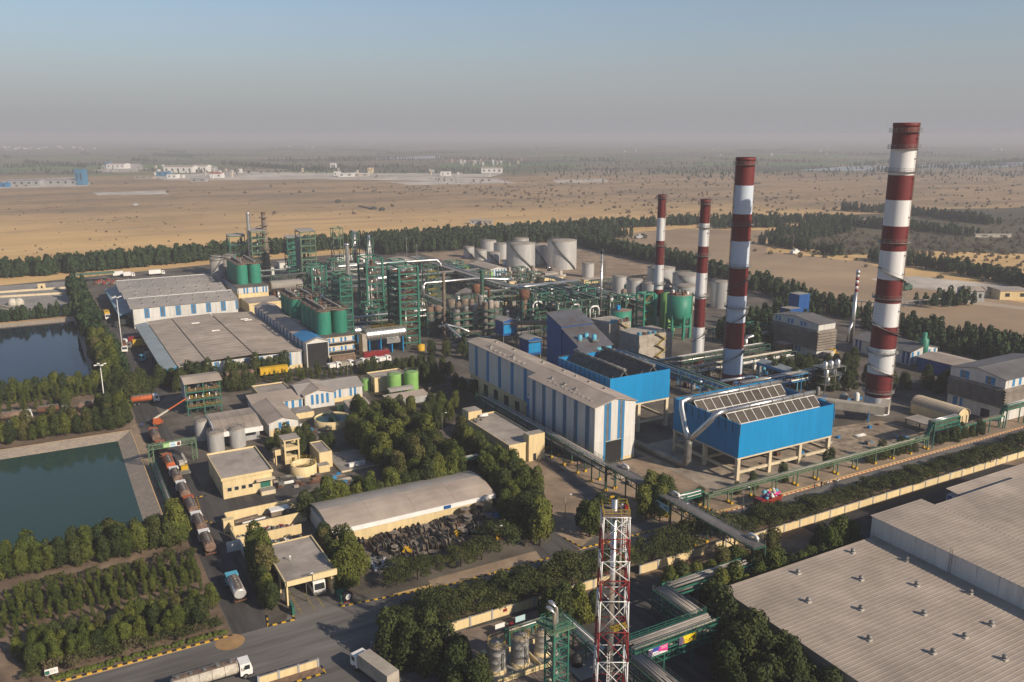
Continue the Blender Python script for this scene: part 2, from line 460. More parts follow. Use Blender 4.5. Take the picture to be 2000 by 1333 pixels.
brickmat('stone_bank',(0.30,0.25,0.20),(0.22,0.19,0.16),(0.10,0.09,0.08),0.9)
def water(k,col):
 m=bpy.data.materials.new(k);m.use_nodes=True;t=m.node_tree;n=t.nodes;l=t.links
 b=n['Principled BSDF'];b.inputs['Base Color'].default_value=(*col,1);b.inputs['Roughness'].default_value=0.07
 b.inputs['IOR'].default_value=1.33;b.inputs['Specular IOR Level'].default_value=0.22
 gp=n.new('ShaderNodeNewGeometry');nz=n.new('ShaderNodeTexNoise');nz.inputs['Scale'].default_value=1.4;nz.inputs['Detail'].default_value=4
 l.new(gp.outputs['Position'],nz.inputs['Vector'])
 bp=n.new('ShaderNodeBump');bp.inputs['Strength'].default_value=0.06;bp.inputs['Distance'].default_value=0.1
 l.new(nz.outputs[0],bp.inputs['Height']);l.new(bp.outputs[0],b.inputs['Normal']);M[k]=m
water('water_green',(0.022,0.050,0.042));water('water_blue',(0.006,0.014,0.027))
pond('lower_pond_water',POND_LOW,4.2,1.5,'water_green','dark green rectangular pond beside the tanker road','sloping stone paved bank of the lower pond')
pond('upper_pond_water',POND_UP,3.6,1.3,'water_blue','dark blue pond behind the hedge of trees, nearer the warehouses','earth and stone bank of the upper pond')
def sheet(name,pts,z,k,label=None):
 mb=MB();poly(mb,pts,z,k);return struct(name,mb,label)
defmat('dusty_concrete',(0.38,0.315,0.245),0.95,var=0.2,scale=0.25)
sheet('works_yard',[(19.6,146),(360,141),(366,300),(398,470),(405,600),(330,640),(116,632),(-30,600),(-30,480),(17,480),(17,338),(19.6,337)],0.010,'yard')
sheet('plantation_soil',[(-120,147),(23.4,147),(23.4,197.5),(-120,197.5)],0.012,'dry_soil')
sheet('pond_strip_soil',[(-200,278),(19.5,278),(19.5,337),(-200,337)],0.012,'dry_soil')
sheet('verge',[(63,142.9),(420,141),(420,152),(150,152),(126,158),(108,165),(100,180),(92,147),(63,147)],0.016,'dirt','sandy verge along the main road')
sheet('roadside_soil',[(50,104),(420,103),(420,133.5),(50,133.5)],0.014,'dry_soil')
sheet('sandy_patch',[(104.3,150),(112.4,150),(119.4,196),(107,193),(104.3,172)],0.030,'dirt','sandy patch between the tree hedge and the hall road')
sheet('sandy_patch',[(118.0,150),(145.9,150),(145.9,180),(124.4,181),(122.8,197)],0.030,'dirt','sandy ground under the covered bridge')
sheet('cooler_yard',[(146,150),(192,150),(192,172),(200,188),(146,188)],0.020,'dusty_concrete')
sheet('rubble_yard',[(192.2,147),(235,147),(232,168),(205,172),(192.2,170)],0.022,'rough_earth','bare rough earth yard between cooler and tall stack')
sheet('lorry_yard',[(-20,90),(62,90),(62,128),(50,146.1),(-120,146.6),(-120,90)],0.024,'asphalt_pale','wide grey asphalt apron where the two roads meet')
sheet('main_road',[(50,133.6),(420,133.6),(420,140.8),(150,140.8),(92,142.6),(67,142.9),(50,146.1)],0.028,'asphalt_pale','main road with painted kerbs along the boundary trees')
sheet('tanker_road',[(23.6,146.12),(30.4,146.12),(31.0,215),(30.0,262),(29.5,300),(36,312),(36,322),(31,330),(31,470),(24,470),(24,330),(22.4,300),(22.2,240),(23.4,200)],0.032,'asphalt','dark asphalt road with the queue of tankers')
sheet('tanker_lay_by',[(31.02,196),(56,205),(56,217),(31.02,217)],0.032,'asphalt')
sheet('warehouse_road',[(31.02,318),(110,322),(136,300),(140,300),(112,331),(36,331),(31.02,331)],0.034,'asphalt')
sheet('dock_yard',[(31.02,332),(41,332),(37,480),(31.02,480)],0.036,'asphalt')
sheet('hall_road',[(119.6,197),(112.3,150),(104,146),(98,142.9),(124,142.3),(117.8,150),(122.6,197)],0.036,'asphalt_pale')
sheet('tree_lane',[(92,147),(98,147),(98.5,240),(92,240)],0.034,'asphalt')
sheet('service_road',[(236,120),(420,118),(420,104),(150,104),(150,126),(230,126)],0.024,'gravel_dark','dark tarmac yard lane south of the yellow wall')
sheet('compound_floor',[(57,60),(106,60),(106,126.4),(57,127.8)],0.022,'asphalt')
sheet('compound_paving',[(58.6,106),(78,106),(80,125.8),(58.6,127)],0.027,'pavement','reddish paved corner inside the tank compound')
sheet('gate_paving',[(33.2,146.2),(46.2,146.2),(45.4,151),(45.4,166),(35.2,166),(35.2,151)],0.040,'asphalt_pale')
sheet('left_footway',[(19.7,197.8),(22.8,197.8),(21.6,300),(17.8,300),(19.7,277)],0.026,'dirt')
sheet('cross_lane',[(88.3,142.61),(98.2,142.58),(98.2,150),(90,150)],0.041,'asphalt')
sheet('pipe_yard',[(131,182),(146,182),(146,300),(300,330),(300,560),(120,600),(120,330),(143,300)],0.016,'concrete_dark')
sheet('tank_farm_ground',[(262,425),(372,425),(392,470),(400,600),(262,610)],0.022,'dirt','sandy ground round the silver storage tanks')
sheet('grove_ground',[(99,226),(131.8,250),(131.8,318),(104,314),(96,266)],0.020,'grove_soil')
sheet('green_patch',[(140,362),(174,362),(174,398),(154,398),(140,390)],0.024,'grass')
def kerb(pts,label,c1='yellow',c2='black',w=0.3,step=0.8):
 mb=MB();k=0
 for p,q in zip(pts,pts[1:]):
  d=math.hypot(q[0]-p[0],q[1]-p[1]);n_=max(1,int(d/step))
  for i in range(n_):
   u,v=i/n_,(i+1)/n_
   A=(p[0]+(q[0]-p[0])*u,p[1]+(q[1]-p[1])*u,0.09);B=(p[0]+(q[0]-p[0])*v,p[1]+(q[1]-p[1])*v,0.09)
   mb.beam(A,B,w,c1 if k%2 else c2,0.22);k+=1
 o=solo('kerb',mb,label,'kerb',kind='structure')
 return o
kerb([(-40,147.2),(4.8,146.8),(23.4,146.6)],'yellow and black kerb in front of the young plantation')
kerb([(30.6,150),(29.9,146.2),(34.9,146.0),(35.0,150)],'yellow and black kerb round the tree island left of the gatehouse')
kerb([(45.6,150),(44.0,146.1),(67.6,143.0),(90,142.6)],'yellow and black kerb right of the gatehouse along the flat trees')
kerb([(98,149),(99,142.8),(135.8,140.7)],'yellow and black kerb by the junction under the conveyor')
kerb([(136,140.9),(178.4,141.3),(226.4,140.9),(300,140.9)],'orange and red kerb along the road below the right cooling block','orange','cream_pale')
kerb([(29.6,196.2),(27.5,199),(28.4,214),(30.8,214)],'yellow and black kerb of the traffic island by the cream building',step=0.7)
hz=MB();hz.box(-31500,31500,-2600,31500,-4.0,101.5,'white')
for k in list(hz.mats):pass
lines_=MB()
for x_ in(36.6,39.2,41.0):poly(lines_,rect(x_,x_+.14,147.2,165),0.046,'yellow_steel')
struct('road_marking',lines_,'yellow lane lines under the gatehouse roof')
hm=bpy.data.materials.new('haze_air');hm.use_nodes=True
hn=hm.node_tree.nodes;hn.remove(hn['Principled BSDF'])
pv=hn.new('ShaderNodeVolumePrincipled');pv.inputs['Density'].default_value=HAZE_DENSITY if 'HAZE_DENSITY' in globals()else 0.00025
pv.inputs['Color'].default_value=(0.655,0.645,0.69,1);pv.inputs['Anisotropy'].default_value=0.0
hm.node_tree.links.new(pv.outputs[0],hn['Material Output'].inputs['Volume'])
M['haze_air']=hm;hz.mats[0]='haze_air'
ho=bpy.data.objects.new('haze',hz.mesh('haze'));link(ho);ho['kind']='stuff';ho['label']='thin dusty haze over the plain'
def leaf_quad(mb_v,mb_f,p,nrm,s,r_):
 up=Vector((r_.uniform(-1,1),r_.uniform(-1,1),r_.uniform(-1,1)))
 x=nrm.cross(up)
 if x.length<1e-3:x=Vector((1,0,0))
 x.normalize();y=nrm.cross(x)
 i=len(mb_v);k=r_.uniform(0.6,1.1)
 mb_v+=[tuple(p-x*s),tuple(p-y*s*k),tuple(p+x*s*0.9),tuple(p+y*s*k)]
 mb_f.append((i,i+1,i+2,i+3))
def crown_mesh(name,lobes,n,s,leaf,seed,jit=0.55,shell=(0.72,1.06),zmin=None,core=True):
 r_=random.Random(seed);V=[];Fc=[]
 wts=[l[1][0]*l[1][0]+l[1][0]*l[1][2]for l in lobes]
 tries=0
 while len(Fc)<n and tries<n*6:
  tries+=1
  c,rad=r_.choices(lobes,wts)[0]
  z=r_.uniform(-0.75,1);a=r_.uniform(0,2*math.pi);q=math.sqrt(1-z*z)
  d=Vector((q*math.cos(a),q*math.sin(a),z));k=r_.uniform(*shell)
  p=Vector((c[0]+d.x*rad[0]*k,c[1]+d.y*rad[1]*k,c[2]+d.z*rad[2]*k))
  if zmin is not None and p.z<zmin:continue
  hid=False
  for c2,r2 in lobes:
   if c2 is c:continue
   if((p.x-c2[0])/r2[0])**2+((p.y-c2[1])/r2[1])**2+((p.z-c2[2])/r2[2])**2<0.42:hid=True;break
  if hid:continue
  nr=(Vector((d.x/rad[0],d.y/rad[1],d.z/rad[2])).normalized()+Vector((r_.uniform(-jit,jit),r_.uniform(-jit,jit),r_.uniform(-jit,jit)))).normalized()
  leaf_quad(V,Fc,p,nr,s*r_.uniform(0.6,1.35),r_)
 me=bpy.data.meshes.new(name);me.from_pydata(V,[],Fc);me.materials.append(M[leaf]);me.update()
 return me
def trunk_mesh(name,h,r0,limbs,seed):
 r_=random.Random(seed);mb=MB()
 mb.cyl((0,0,-0.2),(0,0,h),r0,'bark',r0*0.45,n=7)
 for i in range(limbs):
  a=2*math.pi*i/max(1,limbs)+r_.uniform(-.4,.4);z0=h*r_.uniform(0.35,0.75);L=h*r_.uniform(0.3,0.55)
  mb.cyl((0,0,z0),(math.cos(a)*L,math.sin(a)*L,z0+L*r_.uniform(0.4,0.9)),r0*0.4,'bark',r0*0.12,n=5,caps=False)
 return mb.mesh(name)
def lobes_bushy(h,w,seed):
 r_=random.Random(seed);L=[((0,0,h*0.42),(w*0.40,w*0.40,h*0.36)),((0,0,h*0.72),(w*0.28,w*0.28,h*0.27))]
 for i in range(11):
  t=r_.uniform(0.12,0.86);a=r_.uniform(0,6.283)
  prof=min(1.0,0.62+t*1.3)if t<0.3 else(1.0-max(0,(t-0.42))*1.25)
  rr=w*0.5*prof*r_.uniform(0.45,0.72);q=w*r_.uniform(0.15,0.24)
  L.append(((math.cos(a)*rr,math.sin(a)*rr,h*t),(q,q,q*r_.uniform(1.1,1.8))))
 return L
def lobes_spread(h,w,seed):
 r_=random.Random(seed);L=[]
 for i in range(17):
  a=r_.uniform(0,6.283);rr=w*0.44*math.sqrt(r_.random());q=w*r_.uniform(0.13,0.22)
  L.append(((math.cos(a)*rr,math.sin(a)*rr,h*(0.80-0.30*(rr/(w*0.5))**2)+r_.uniform(-.3,.3)),(q,q,q*r_.uniform(0.4,0.62))))
 return L
def lobes_slim(h,w,seed):
 r_=random.Random(seed);L=[]
 for i in range(9):
  t=0.16+0.8*i/9;prof=1.0-0.85*max(0,t-0.25)
  a=r_.uniform(0,6.283);rr=w*0.22*prof*r_.random();q=w*0.42*prof*r_.uniform(0.6,1)
  L.append(((math.cos(a)*rr,math.sin(a)*rr,h*t),(q,q,h*0.12*r_.uniform(0.8,1.3))))
 return L
KIND={}
def defkind(k,lob,h,w,n,s,leaf,nv,th,tr,limbs,**kw):
 KIND[k]=[(crown_mesh(k+'_crown',lob(h,w,31*i+len(k)),n,s,leaf if isinstance(leaf,str)else leaf[i%len(leaf)],97*i+5,**kw),trunk_mesh(k+'_trunk',h*th,tr,limbs,i))for i in range(nv)]
defkind('bushy_tree',lobes_bushy,10.0,6.2,2600,0.23,['leaf_bushy','leaf_dark','leaf_bushy','leaf_olive','leaf_bushy','leaf_dark','leaf_bushy'],7,0.6,0.22,4)
defkind('dark_tree',lobes_bushy,9.0,6.6,2400,0.23,'leaf_dark',4,0.6,0.22,4)
defkind('spreading_tree',lobes_spread,6.0,9.6,3400,0.165,'leaf_spread',4,0.72,0.2,7,shell=(0.35,1.08),jit=0.8)
defkind('slender_tree',lobes_slim,7.0,2.8,760,0.17,['leaf_young','leaf_young2','leaf_bushy'],5,0.75,0.1,3,jit=0.8)
defkind('thorny_shrub',lobes_spread,3.2,3.6,420,0.16,['leaf_dry','leaf_spread'],4,0.7,0.07,6,shell=(0.2,1.15),jit=0.9)
defkind('belt_tree',lobes_bushy,11.0,5.0,260,0.62,'leaf_belt',4,0.6,0.2,0)
defkind('scrub_bush',lobes_bushy,2.6,5.5,110,0.6,'leaf_far',3,0.5,0.15,0)
NTREE={}
FIRST={}
def tree(kind,a,b,sc,label,group,rz=None,sz=None,r_=rnd,z=0.0):
 cm,tm=r_.choice(KIND[kind]);NTREE[kind]=NTREE.get(kind,0)+1
 o=bpy.data.objects.new(kind,None);o.location=(a,b,z);o.rotation_euler=(0,0,r_.uniform(0,6.28));o.scale=(sc,sc,sc*(sz or r_.uniform(0.88,1.12)))
 link(o);tag(o,label,'shrub' if 'shrub' in kind else 'tree',group)
 c=bpy.data.objects.new('crown',cm);link(c,o);t=bpy.data.objects.new('trunk',tm);link(t,o)
 return o
def row(kind,pts,step,sc,label,group,jit=0.5,var=0.2,skip=0.0):
 r_=rnd;k=0
 for p,q in zip(pts,pts[1:]):
  d=math.hypot(q[0]-p[0],q[1]-p[1]);n_=max(1,round(d/step))
  for i in range(n_):
   if r_.random()<skip:continue
   u=(i+0.5)/n_
   tree(kind,p[0]+(q[0]-p[0])*u+r_.uniform(-jit,jit),p[1]+(q[1]-p[1])*u+r_.uniform(-jit,jit),sc*r_.uniform(1-var,1+var),label,group)
row('bushy_tree',[(-17,191.0),(22,188.6)],2.6,0.72,'bright green bushy tree in the hedge on the near bank of the lower pond','hedge trees on the near bank of the lower pond')
row('bushy_tree',[(-17,194.6),(21,192.6)],2.6,0.74,'bright green bushy tree in the hedge on the near bank of the lower pond','hedge trees on the near bank of the lower pond')
tree('bushy_tree',20.5,190,1.08,'largest bushy tree at the road end of the lower pond hedge',None)
row('bushy_tree',[(-17,283.2),(17.5,280.8)],3.0,0.66,'green bushy tree in the row along the far bank of the lower pond','trees along the far bank of the lower pond')
row('bushy_tree',[(-17,288.6),(19.0,286.0)],3.2,0.70,'green bushy tree in the second row behind the far bank of the lower pond','trees behind the far bank of the lower pond')
for a_,b_,s_ in((14.5,292,.95),(18.2,290,1.05),(17.6,297,.9),(12.5,298,.72),(18.6,284,.86)):
 tree('bushy_tree',a_,b_,s_,'big bushy tree in the clump at the road bend between the ponds','clump of big trees at the road bend')
row('slender_tree',[(-17,316.0),(1.5,314.5)],1.5,0.52,'low yellow green young tree in the strip between the two ponds','low trees in the strip between the ponds',jit=1.3)
for a_,b_,s_ in((2.4,311,.62),(3.2,315,.72),(2.6,306,.6)):
 tree('bushy_tree',a_,b_,s_,'bushy tree left of the sandy clearing between the ponds','trees left of the sandy clearing')
row('bushy_tree',[(-17,330.5),(17,327.5)],2.7,0.74,'bushy tree in the hedge on the near bank of the upper pond','hedge trees on the near bank of the upper pond')
row('slender_tree',[(-17,326.0),(16,324.0)],2.0,0.72,'slender young tree in front of the upper pond hedge','slender trees in front of the upper pond hedge')
for a_ in(17.2,20.8):
 row('bushy_tree',[(a_,332),(a_-0.2,404)],3.6,0.92,'tall bushy tree in the double hedge between upper pond and warehouse road','double hedge between upper pond and warehouse road')
row('dark_tree',[(17,320),(23,312),(31,318)],3.4,0.92,'dark bushy tree in the grove at the end of the pond hedge','dark grove by the road junction')
row('dark_tree',[(33,324),(39,318),(40,312)],3.2,0.95,'dark tree in the grove left of the tall green pilot frame','dark trees left of the green process frame')
row('dark_tree',[(18,326),(26,326)],3.4,0.9,'dark bushy tree in the grove at the end of the pond hedge','dark grove by the road junction')
for a_,b_,s_ in((44.5,321,.95),(47.5,322,.92),(50.5,321,.9),(46.5,316,.85),(53,318,.72)):
 tree('dark_tree',a_,b_,s_,'dark round tree before the left corner of the near warehouse','trees before the left corner of the near warehouse')
row('dark_tree',[(57,320.6),(81,321.2)],3.0,0.86,'dark bushy tree in the row before the right half of the near warehouse front','row of trees before the near warehouse front')
row('dark_tree',[(50,305),(62,303)],3.2,0.86,'dark tree right of the green process frame with yellow railings','trees right of the green process frame')
row('slender_tree',[(54,311),(92,312)],2.0,0.66,'small tree in the line along the road before the warehouses','small trees along the warehouse road',jit=0.9)
row('slender_tree',[(70,306),(104,303),(124,296)],2.3,0.75,'small dark tree in the line behind the white and blue sheds','small trees behind the white and blue sheds',jit=0.9)
row('dark_tree',[(103,303),(126,296),(134,283)],4.0,0.70,'dark tree in the loose grove behind the lime green tanks','grove behind the lime green tanks',jit=1.8)
row('dark_tree',[(112,292),(128,272),(131,258)],4.6,0.68,'dark tree in the grove left of the long white hall','grove left of the long white hall',jit=1.8)
L_,G_='dense bushy tree in the wood between the round clarifier and the long grey shed','wood in the middle of the works'
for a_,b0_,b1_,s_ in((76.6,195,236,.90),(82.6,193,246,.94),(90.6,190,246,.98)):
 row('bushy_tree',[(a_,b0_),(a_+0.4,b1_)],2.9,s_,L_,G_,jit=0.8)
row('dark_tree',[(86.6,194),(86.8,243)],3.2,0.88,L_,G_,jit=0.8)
row('bushy_tree',[(47.5,187.6),(92,186.6)],3.2,0.84,'bushy tree in the hedge along the back of the long grey shed','hedge behind the long grey shed')
row('bushy_tree',[(62,192.0),(92,191.6)],3.6,0.86,'bushy tree in the second line of the hedge behind the long grey shed','second line of the hedge behind the long grey shed')
row('dark_tree',[(52,238),(66,240)],3.0,0.62,'smaller tree in the row between clarifier and cream tower','row of trees below the round clarifier')
row('dark_tree',[(56,226),(71,232)],3.2,0.62,'smaller tree in the row between clarifier and cream tower','row of trees below the round clarifier')
for a_,b_,s_ in((103,238,.8),(107,243,.82),(112,247,.72),(104,231,.78),(101,246,.75),(110,236,.66),(117,246,.62),(99.6,252,.72)):
 tree('bushy_tree',a_,b_,s_,'bushy tree in the group left of the flat cream building with the stair house','group of trees left of the flat roofed cream building')
for a_,b0_,b1_,s_ in((91.0,147,166,.94),(94.6,150,183,.92)):
 row('bushy_tree',[(a_,b0_),(a_+0.2,b1_)],3.3,s_,'tall bushy tree in the hedge at the right end of the long grey shed','hedge at the right end of the long grey shed')
row('bushy_tree',[(99.8,161),(100.6,207)],3.3,0.86,'tall bushy tree in the hedge before the long flat cream building','hedge before the long flat cream building')
row('bushy_tree',[(103.4,169),(104.0,216)],3.6,0.80,'tall bushy tree in the hedge before the long flat cream building','hedge before the long flat cream building')
row('bushy_tree',[(31.6,150.5),(33.2,171)],2.6,0.80,'tall bushy tree on the island between tanker road and gatehouse','trees on the island left of the gatehouse')
row('bushy_tree',[(33.6,160),(33.9,174)],3.4,0.84,'tall bushy tree on the island between tanker road and gatehouse','trees on the island left of the gatehouse')
row('bushy_tree',[(47.6,150.5),(47.8,171)],2.9,0.86,'tall bushy tree in the row right of the gatehouse roof','trees right of the gatehouse')
row('bushy_tree',[(50.4,151.5),(50.2,166)],3.3,0.80,'tall bushy tree in the row right of the gatehouse roof','trees right of the gatehouse')
row('spreading_tree',[(53.5,149.0),(80,148.4)],5.0,0.74,'flat crowned dark tree on the verge between cable drum yard and main road','flat crowned trees between cable drum yard and main road',jit=0.8)
row('spreading_tree',[(56,151.4),(66,151.4)],5.4,0.6,'flat crowned dark tree on the verge between cable drum yard and main road','flat crowned trees between cable drum yard and main road')
tree('spreading_tree',82.0,150.8,1.12,'largest flat crowned tree, at the right end of the cable drum yard',None)
row('spreading_tree',[(49,131.2),(104,130.0)],4.9,1.02,'flat crowned dark tree behind the yellow wall left of the striped mast','flat crowned trees behind the yellow wall left of the striped mast',jit=0.9)
row('spreading_tree',[(56,134.2),(100,132.8)],7.4,0.84,'flat crowned dark tree behind the yellow wall left of the striped mast','flat crowned trees behind the yellow wall left of the striped mast',jit=0.9)
row('spreading_tree',[(106,130.6),(128,130.6)],5.0,1.0,'flat crowned dark tree behind the yellow wall under the conveyor end','flat crowned trees under the end of the conveyor',jit=0.9)
row('spreading_tree',[(131,129.6),(268,129.2)],4.6,0.82,'flat crowned dark tree between main road and yellow wall, right of the conveyor','flat crowned trees right of the conveyor',jit=0.8)
row('thorny_shrub',[(134,132.6),(262,132.2)],4.8,1.1,'low dry shrub at the foot of the flat crowned roadside trees','low dry shrubs along the main road',jit=0.9)
for a_,b_,s_ in((46.5,125.5,1.05),(50.5,127.0,1.0),(53.2,124,.98),(48,121.5,.9),(54.2,120,.86),(51,118,.95),(55,115.5,.9),(52.4,111.5,.95),(55.4,108.5,.8),(53.5,105,.9),(50.0,107,.8)):
 tree('dark_tree',a_,b_,s_,'dark bushy tree in the clump left of the silver tank compound','clump of trees left of the tank compound')
for a_,b_,s_ in((78.5,119,.86),(81.5,117.5,.8),(76.5,120.8,.74),(80,121.5,.8),(83,121,.7),(84.5,117.5,.64)):
 tree('bushy_tree',a_,b_,s_,'bushy tree in the clump behind the green vent tower','clump of trees behind the green vent tower')
for a_,b0_,b1_,s_ in((101.2,76,103,1.0),(98.2,74,99,1.0),(95.0,76,95,.95),(91.8,76,90,.85),(88.4,76,85,.75)):
 row('dark_tree',[(a_,b0_),(a_,b1_)],2.9,s_,'dark bushy tree in the thick hedge along the left edge of the big grey roof','thick hedge left of the big grey roof',jit=0.8)
row('bushy_tree',[(103.5,108.6),(138,108.8)],3.2,0.80,'bushy tree in the row along the top edge of the big grey roof','row of trees along the top edge of the big grey roof')
row('bushy_tree',[(99,115.6),(130,115.0)],3.4,0.78,'bushy tree in the second row above the big grey roof','second row of trees above the big grey roof')
for a_,b_,s_ in((139.5,109.5,.96),(143.5,110.4,1.0),(147.5,110.6,.9),(141,113,.85)):
 tree('bushy_tree',a_,b_,s_,'larger bushy tree at the corner where the two big roofs meet','larger trees at the corner of the big roofs')
for a_,b_,s_ in((103.5,146.5,.92),(107,147.5,.95),(110.5,146.8,.85),(104.5,150,.9)):
 tree('bushy_tree',a_,b_,s_,'bushy tree by the junction left of the striped mast top','trees by the junction left of the conveyor')
for a_,b_,s_ in((120.5,147.5,.96),(123.5,149.5,1.02),(126.3,147.4,.95),(123,145.3,.88),(127.5,151,.8)):
 tree('bushy_tree',a_,b_,s_,'bushy tree in the clump right beside the conveyor','clump of trees right beside the conveyor')
for a_,b_,s_ in((137.5,147.6,.62),(149.5,147.2,.42),(155.5,147.2,.52),(166.6,147.4,.58),(184.5,147.8,.66)):
 tree('dark_tree',a_,b_,s_,'small round tree on the verge under the right cooling block','small trees on the verge under the right cooling block')
row('dark_tree',[(196,145.4),(218,144.8)],2.6,0.55,'clipped dark tree in the short row before the rubble yard','short row of trees before the rubble yard')
row('dark_tree',[(227,144.4),(250,143.8)],2.6,0.5,'clipped dark tree in the row right of the green gateway','row of trees right of the green gateway')
for b_,s_,st,lab in((178.2,.56,1.15,'slender tree in the back row of the young plantation'),(175.6,.56,1.15,'slender tree in the middle rows of the young plantation'),(172.9,.56,1.15,'slender tree in the middle rows of the young plantation'),(170.2,.52,1.2,'slender tree in the middle rows of the young plantation'),(166.4,.46,1.9,'pale young tree on the bare soil of the plantation'),(162.6,.46,2.1,'pale young tree on the bare soil of the plantation')):
 row('slender_tree',[(-14.5,b_),(22.2,b_-0.6)],st,s_,lab,lab.replace('slender tree in','trees of').replace('pale young tree','pale young trees'),jit=0.55,skip=0.08 if s_>.5 else 0.3)
row('bushy_tree',[(-12,158.6),(22.3,157.4)],2.0,0.5,'bushy tree in the front rows of the plantation near the kerb','front rows of the plantation',jit=0.7)
row('bushy_tree',[(-10.5,155.4),(20,155.0)],2.1,0.5,'bushy tree in the front rows of the plantation near the kerb','front rows of the plantation',jit=0.7)
row('bushy_tree',[(-10.5,152.6),(19,152.2)],2.3,0.46,'bushy tree in the front rows of the plantation near the kerb','front rows of the plantation',jit=0.7)
row('thorny_shrub',[(-9,150.0),(22.2,149.8)],1.7,0.85,'dry thorny shrub before the plantation trees','dry shrubs before the plantation',jit=0.9)
row('thorny_shrub',[(-13,181.6),(22,181.0)],2.6,0.9,'dry thorny shrub between plantation and pond hedge','dry shrubs behind the plantation',jit=1.2)
mbg=MB()
for i in range(150):
 a_=rnd.uniform(-6,22.6);b_=rnd.uniform(147.7,148.7);mbg.lathe((a_,b_,0),[(0.3,0.0),(0.42,0.25),(0.22,0.55),(0,0.62)],'leaf_bushy',n=6)
solo('ground_cover',mbg,'low green ground cover inside the yellow kerb of the plantation','ground cover',kind='stuff')
row('dark_tree',[(232,208),(252,196)],3.4,0.80,'dark tree in the grove between pipe yard and tall right stack','grove left of the tall right stack',jit=2.4)
row('dark_tree',[(236,216),(262,202)],3.4,0.85,'dark tree in the grove between pipe yard and tall right stack','grove left of the tall right stack',jit=2.4)
row('dark_tree',[(246,228),(280,214)],3.6,0.8,'dark tree in the grove before the grey louvred block','grove before the grey louvred block',jit=2.4)
row('dark_tree',[(262,196),(276,180),(300,176)],4.2,0.8,'dark tree in the grove right of the tall right stack','grove right of the tall right stack',jit=2.2)
def gn_scatter(name,pts,kinds,label,cat,sc=(0.8,1.2)):
 """one object: crowns of a kind set on given ground points, turned and scaled at random"""
 objs=[]
 me=bpy.data.meshes.new(name);me.from_pydata([(p[0],p[1],0.0)for p in pts],[],[])
 at=me.attributes.new('size','FLOAT','POINT');at.data.foreach_set('value',[p[2]*rnd.uniform(*sc)for p in pts])
 ar=me.attributes.new('turn','FLOAT','POINT');ar.data.foreach_set('value',[rnd.uniform(0,6.28)for p in pts])
 o=bpy.data.objects.new(name,me);link(o);tag(o,label,cat,kind='stuff')
 ng=bpy.data.node_groups.new(name,'GeometryNodeTree')
 ng.interface.new_socket('Geometry',in_out='INPUT',socket_type='NodeSocketGeometry');ng.interface.new_socket('Geometry',in_out='OUTPUT',socket_type='NodeSocketGeometry')
 N=ng.nodes;L=ng.links;gi=N.new('NodeGroupInput');go=N.new('NodeGroupOutput')
 jn=N.new('GeometryNodeGeometryToInstance')
 for cr in kinds:
  oi=N.new('GeometryNodeObjectInfo');oi.inputs['Object'].default_value=cr;oi.inputs['As Instance'].default_value=True;oi.transform_space='ORIGINAL'
  L.new(oi.outputs['Geometry'],jn.inputs[0])
 ip=N.new('GeometryNodeInstanceOnPoints');L.new(gi.outputs[0],ip.inputs['Points']);L.new(jn.outputs[0],ip.inputs['Instance'])
 ip.inputs['Pick Instance'].default_value=len(kinds)>1
 if len(kinds)>1:
  ip.inputs['Pick Instance'].default_value=True
  ji=N.new('GeometryNodeJoinGeometry')
  for lk in list(jn.inputs[0].links):L.new(lk.from_socket,ji.inputs[0])
  for lk in list(ip.inputs['Instance'].links):L.remove(lk)
  N.remove(jn);L.new(ji.outputs[0],ip.inputs['Instance'])
 na=N.new('GeometryNodeInputNamedAttribute');na.data_type='FLOAT';na.inputs['Name'].default_value='size'
 nb=N.new('GeometryNodeInputNamedAttribute');nb.data_type='FLOAT';nb.inputs['Name'].default_value='turn'
 cx=N.new('ShaderNodeCombineXYZ');L.new(nb.outputs['Attribute'],cx.inputs['Z'])
 rt=N.new('FunctionNodeEulerToRotation');L.new(cx.outputs[0],rt.inputs[0])
 L.new(rt.outputs[0],ip.inputs['Rotation']);L.new(na.outputs['Attribute'],ip.inputs['Scale'])
 L.new(ip.outputs[0],go.inputs[0])
 md=o.modifiers.new('scatter','NODES');md.node_group=ng
 return o
def lend(kind,spots,label):
 out=[]
 for i,(a_,b_)in enumerate(spots):
  cm,tm=KIND[kind][i%len(KIND[kind])]
  o=bpy.data.objects.new(kind,None);o.location=(a_,b_,0);link(o);tag(o,label,'tree','single '+kind.replace('_',' ')+'s')
  c=bpy.data.objects.new('crown',cm);link(c,o);t=bpy.data.objects.new('trunk',tm);link(t,o);out.append(c)
 return out
BELT=lend('belt_tree',[(20,642),(42,645),(64,648),(90,652)],'dark tree standing in the belt along the far side of the warehouses')
SCRUB=lend('scrub_bush',[(330,960),(410,1040),(250,1010)],'lone dusty bush on the golden plain')
def fill(poly_,dens,s0,s1):
 xs=[p[0]for p in poly_];ys=[p[1]for p in poly_];out=[]
 area=abs(sum(poly_[i][0]*poly_[(i+1)%len(poly_)][1]-poly_[(i+1)%len(poly_)][0]*poly_[i][1]for i in range(len(poly_))))/2
 n_=int(area*dens);t=0
 while len(out)<n_ and t<n_*12:
  t+=1;x=rnd.uniform(min(xs),max(xs));y=rnd.uniform(min(ys),max(ys));ins=False
  for i in range(len(poly_)):
   (x1,y1),(x2,y2)=poly_[i],poly_[(i+1)%len(poly_)]
   if(y1>y)!=(y2>y)and x<(x2-x1)*(y-y1)/(y2-y1)+x1:ins=not ins
  if ins:out.append((x,y,rnd.uniform(s0,s1)))
 return out
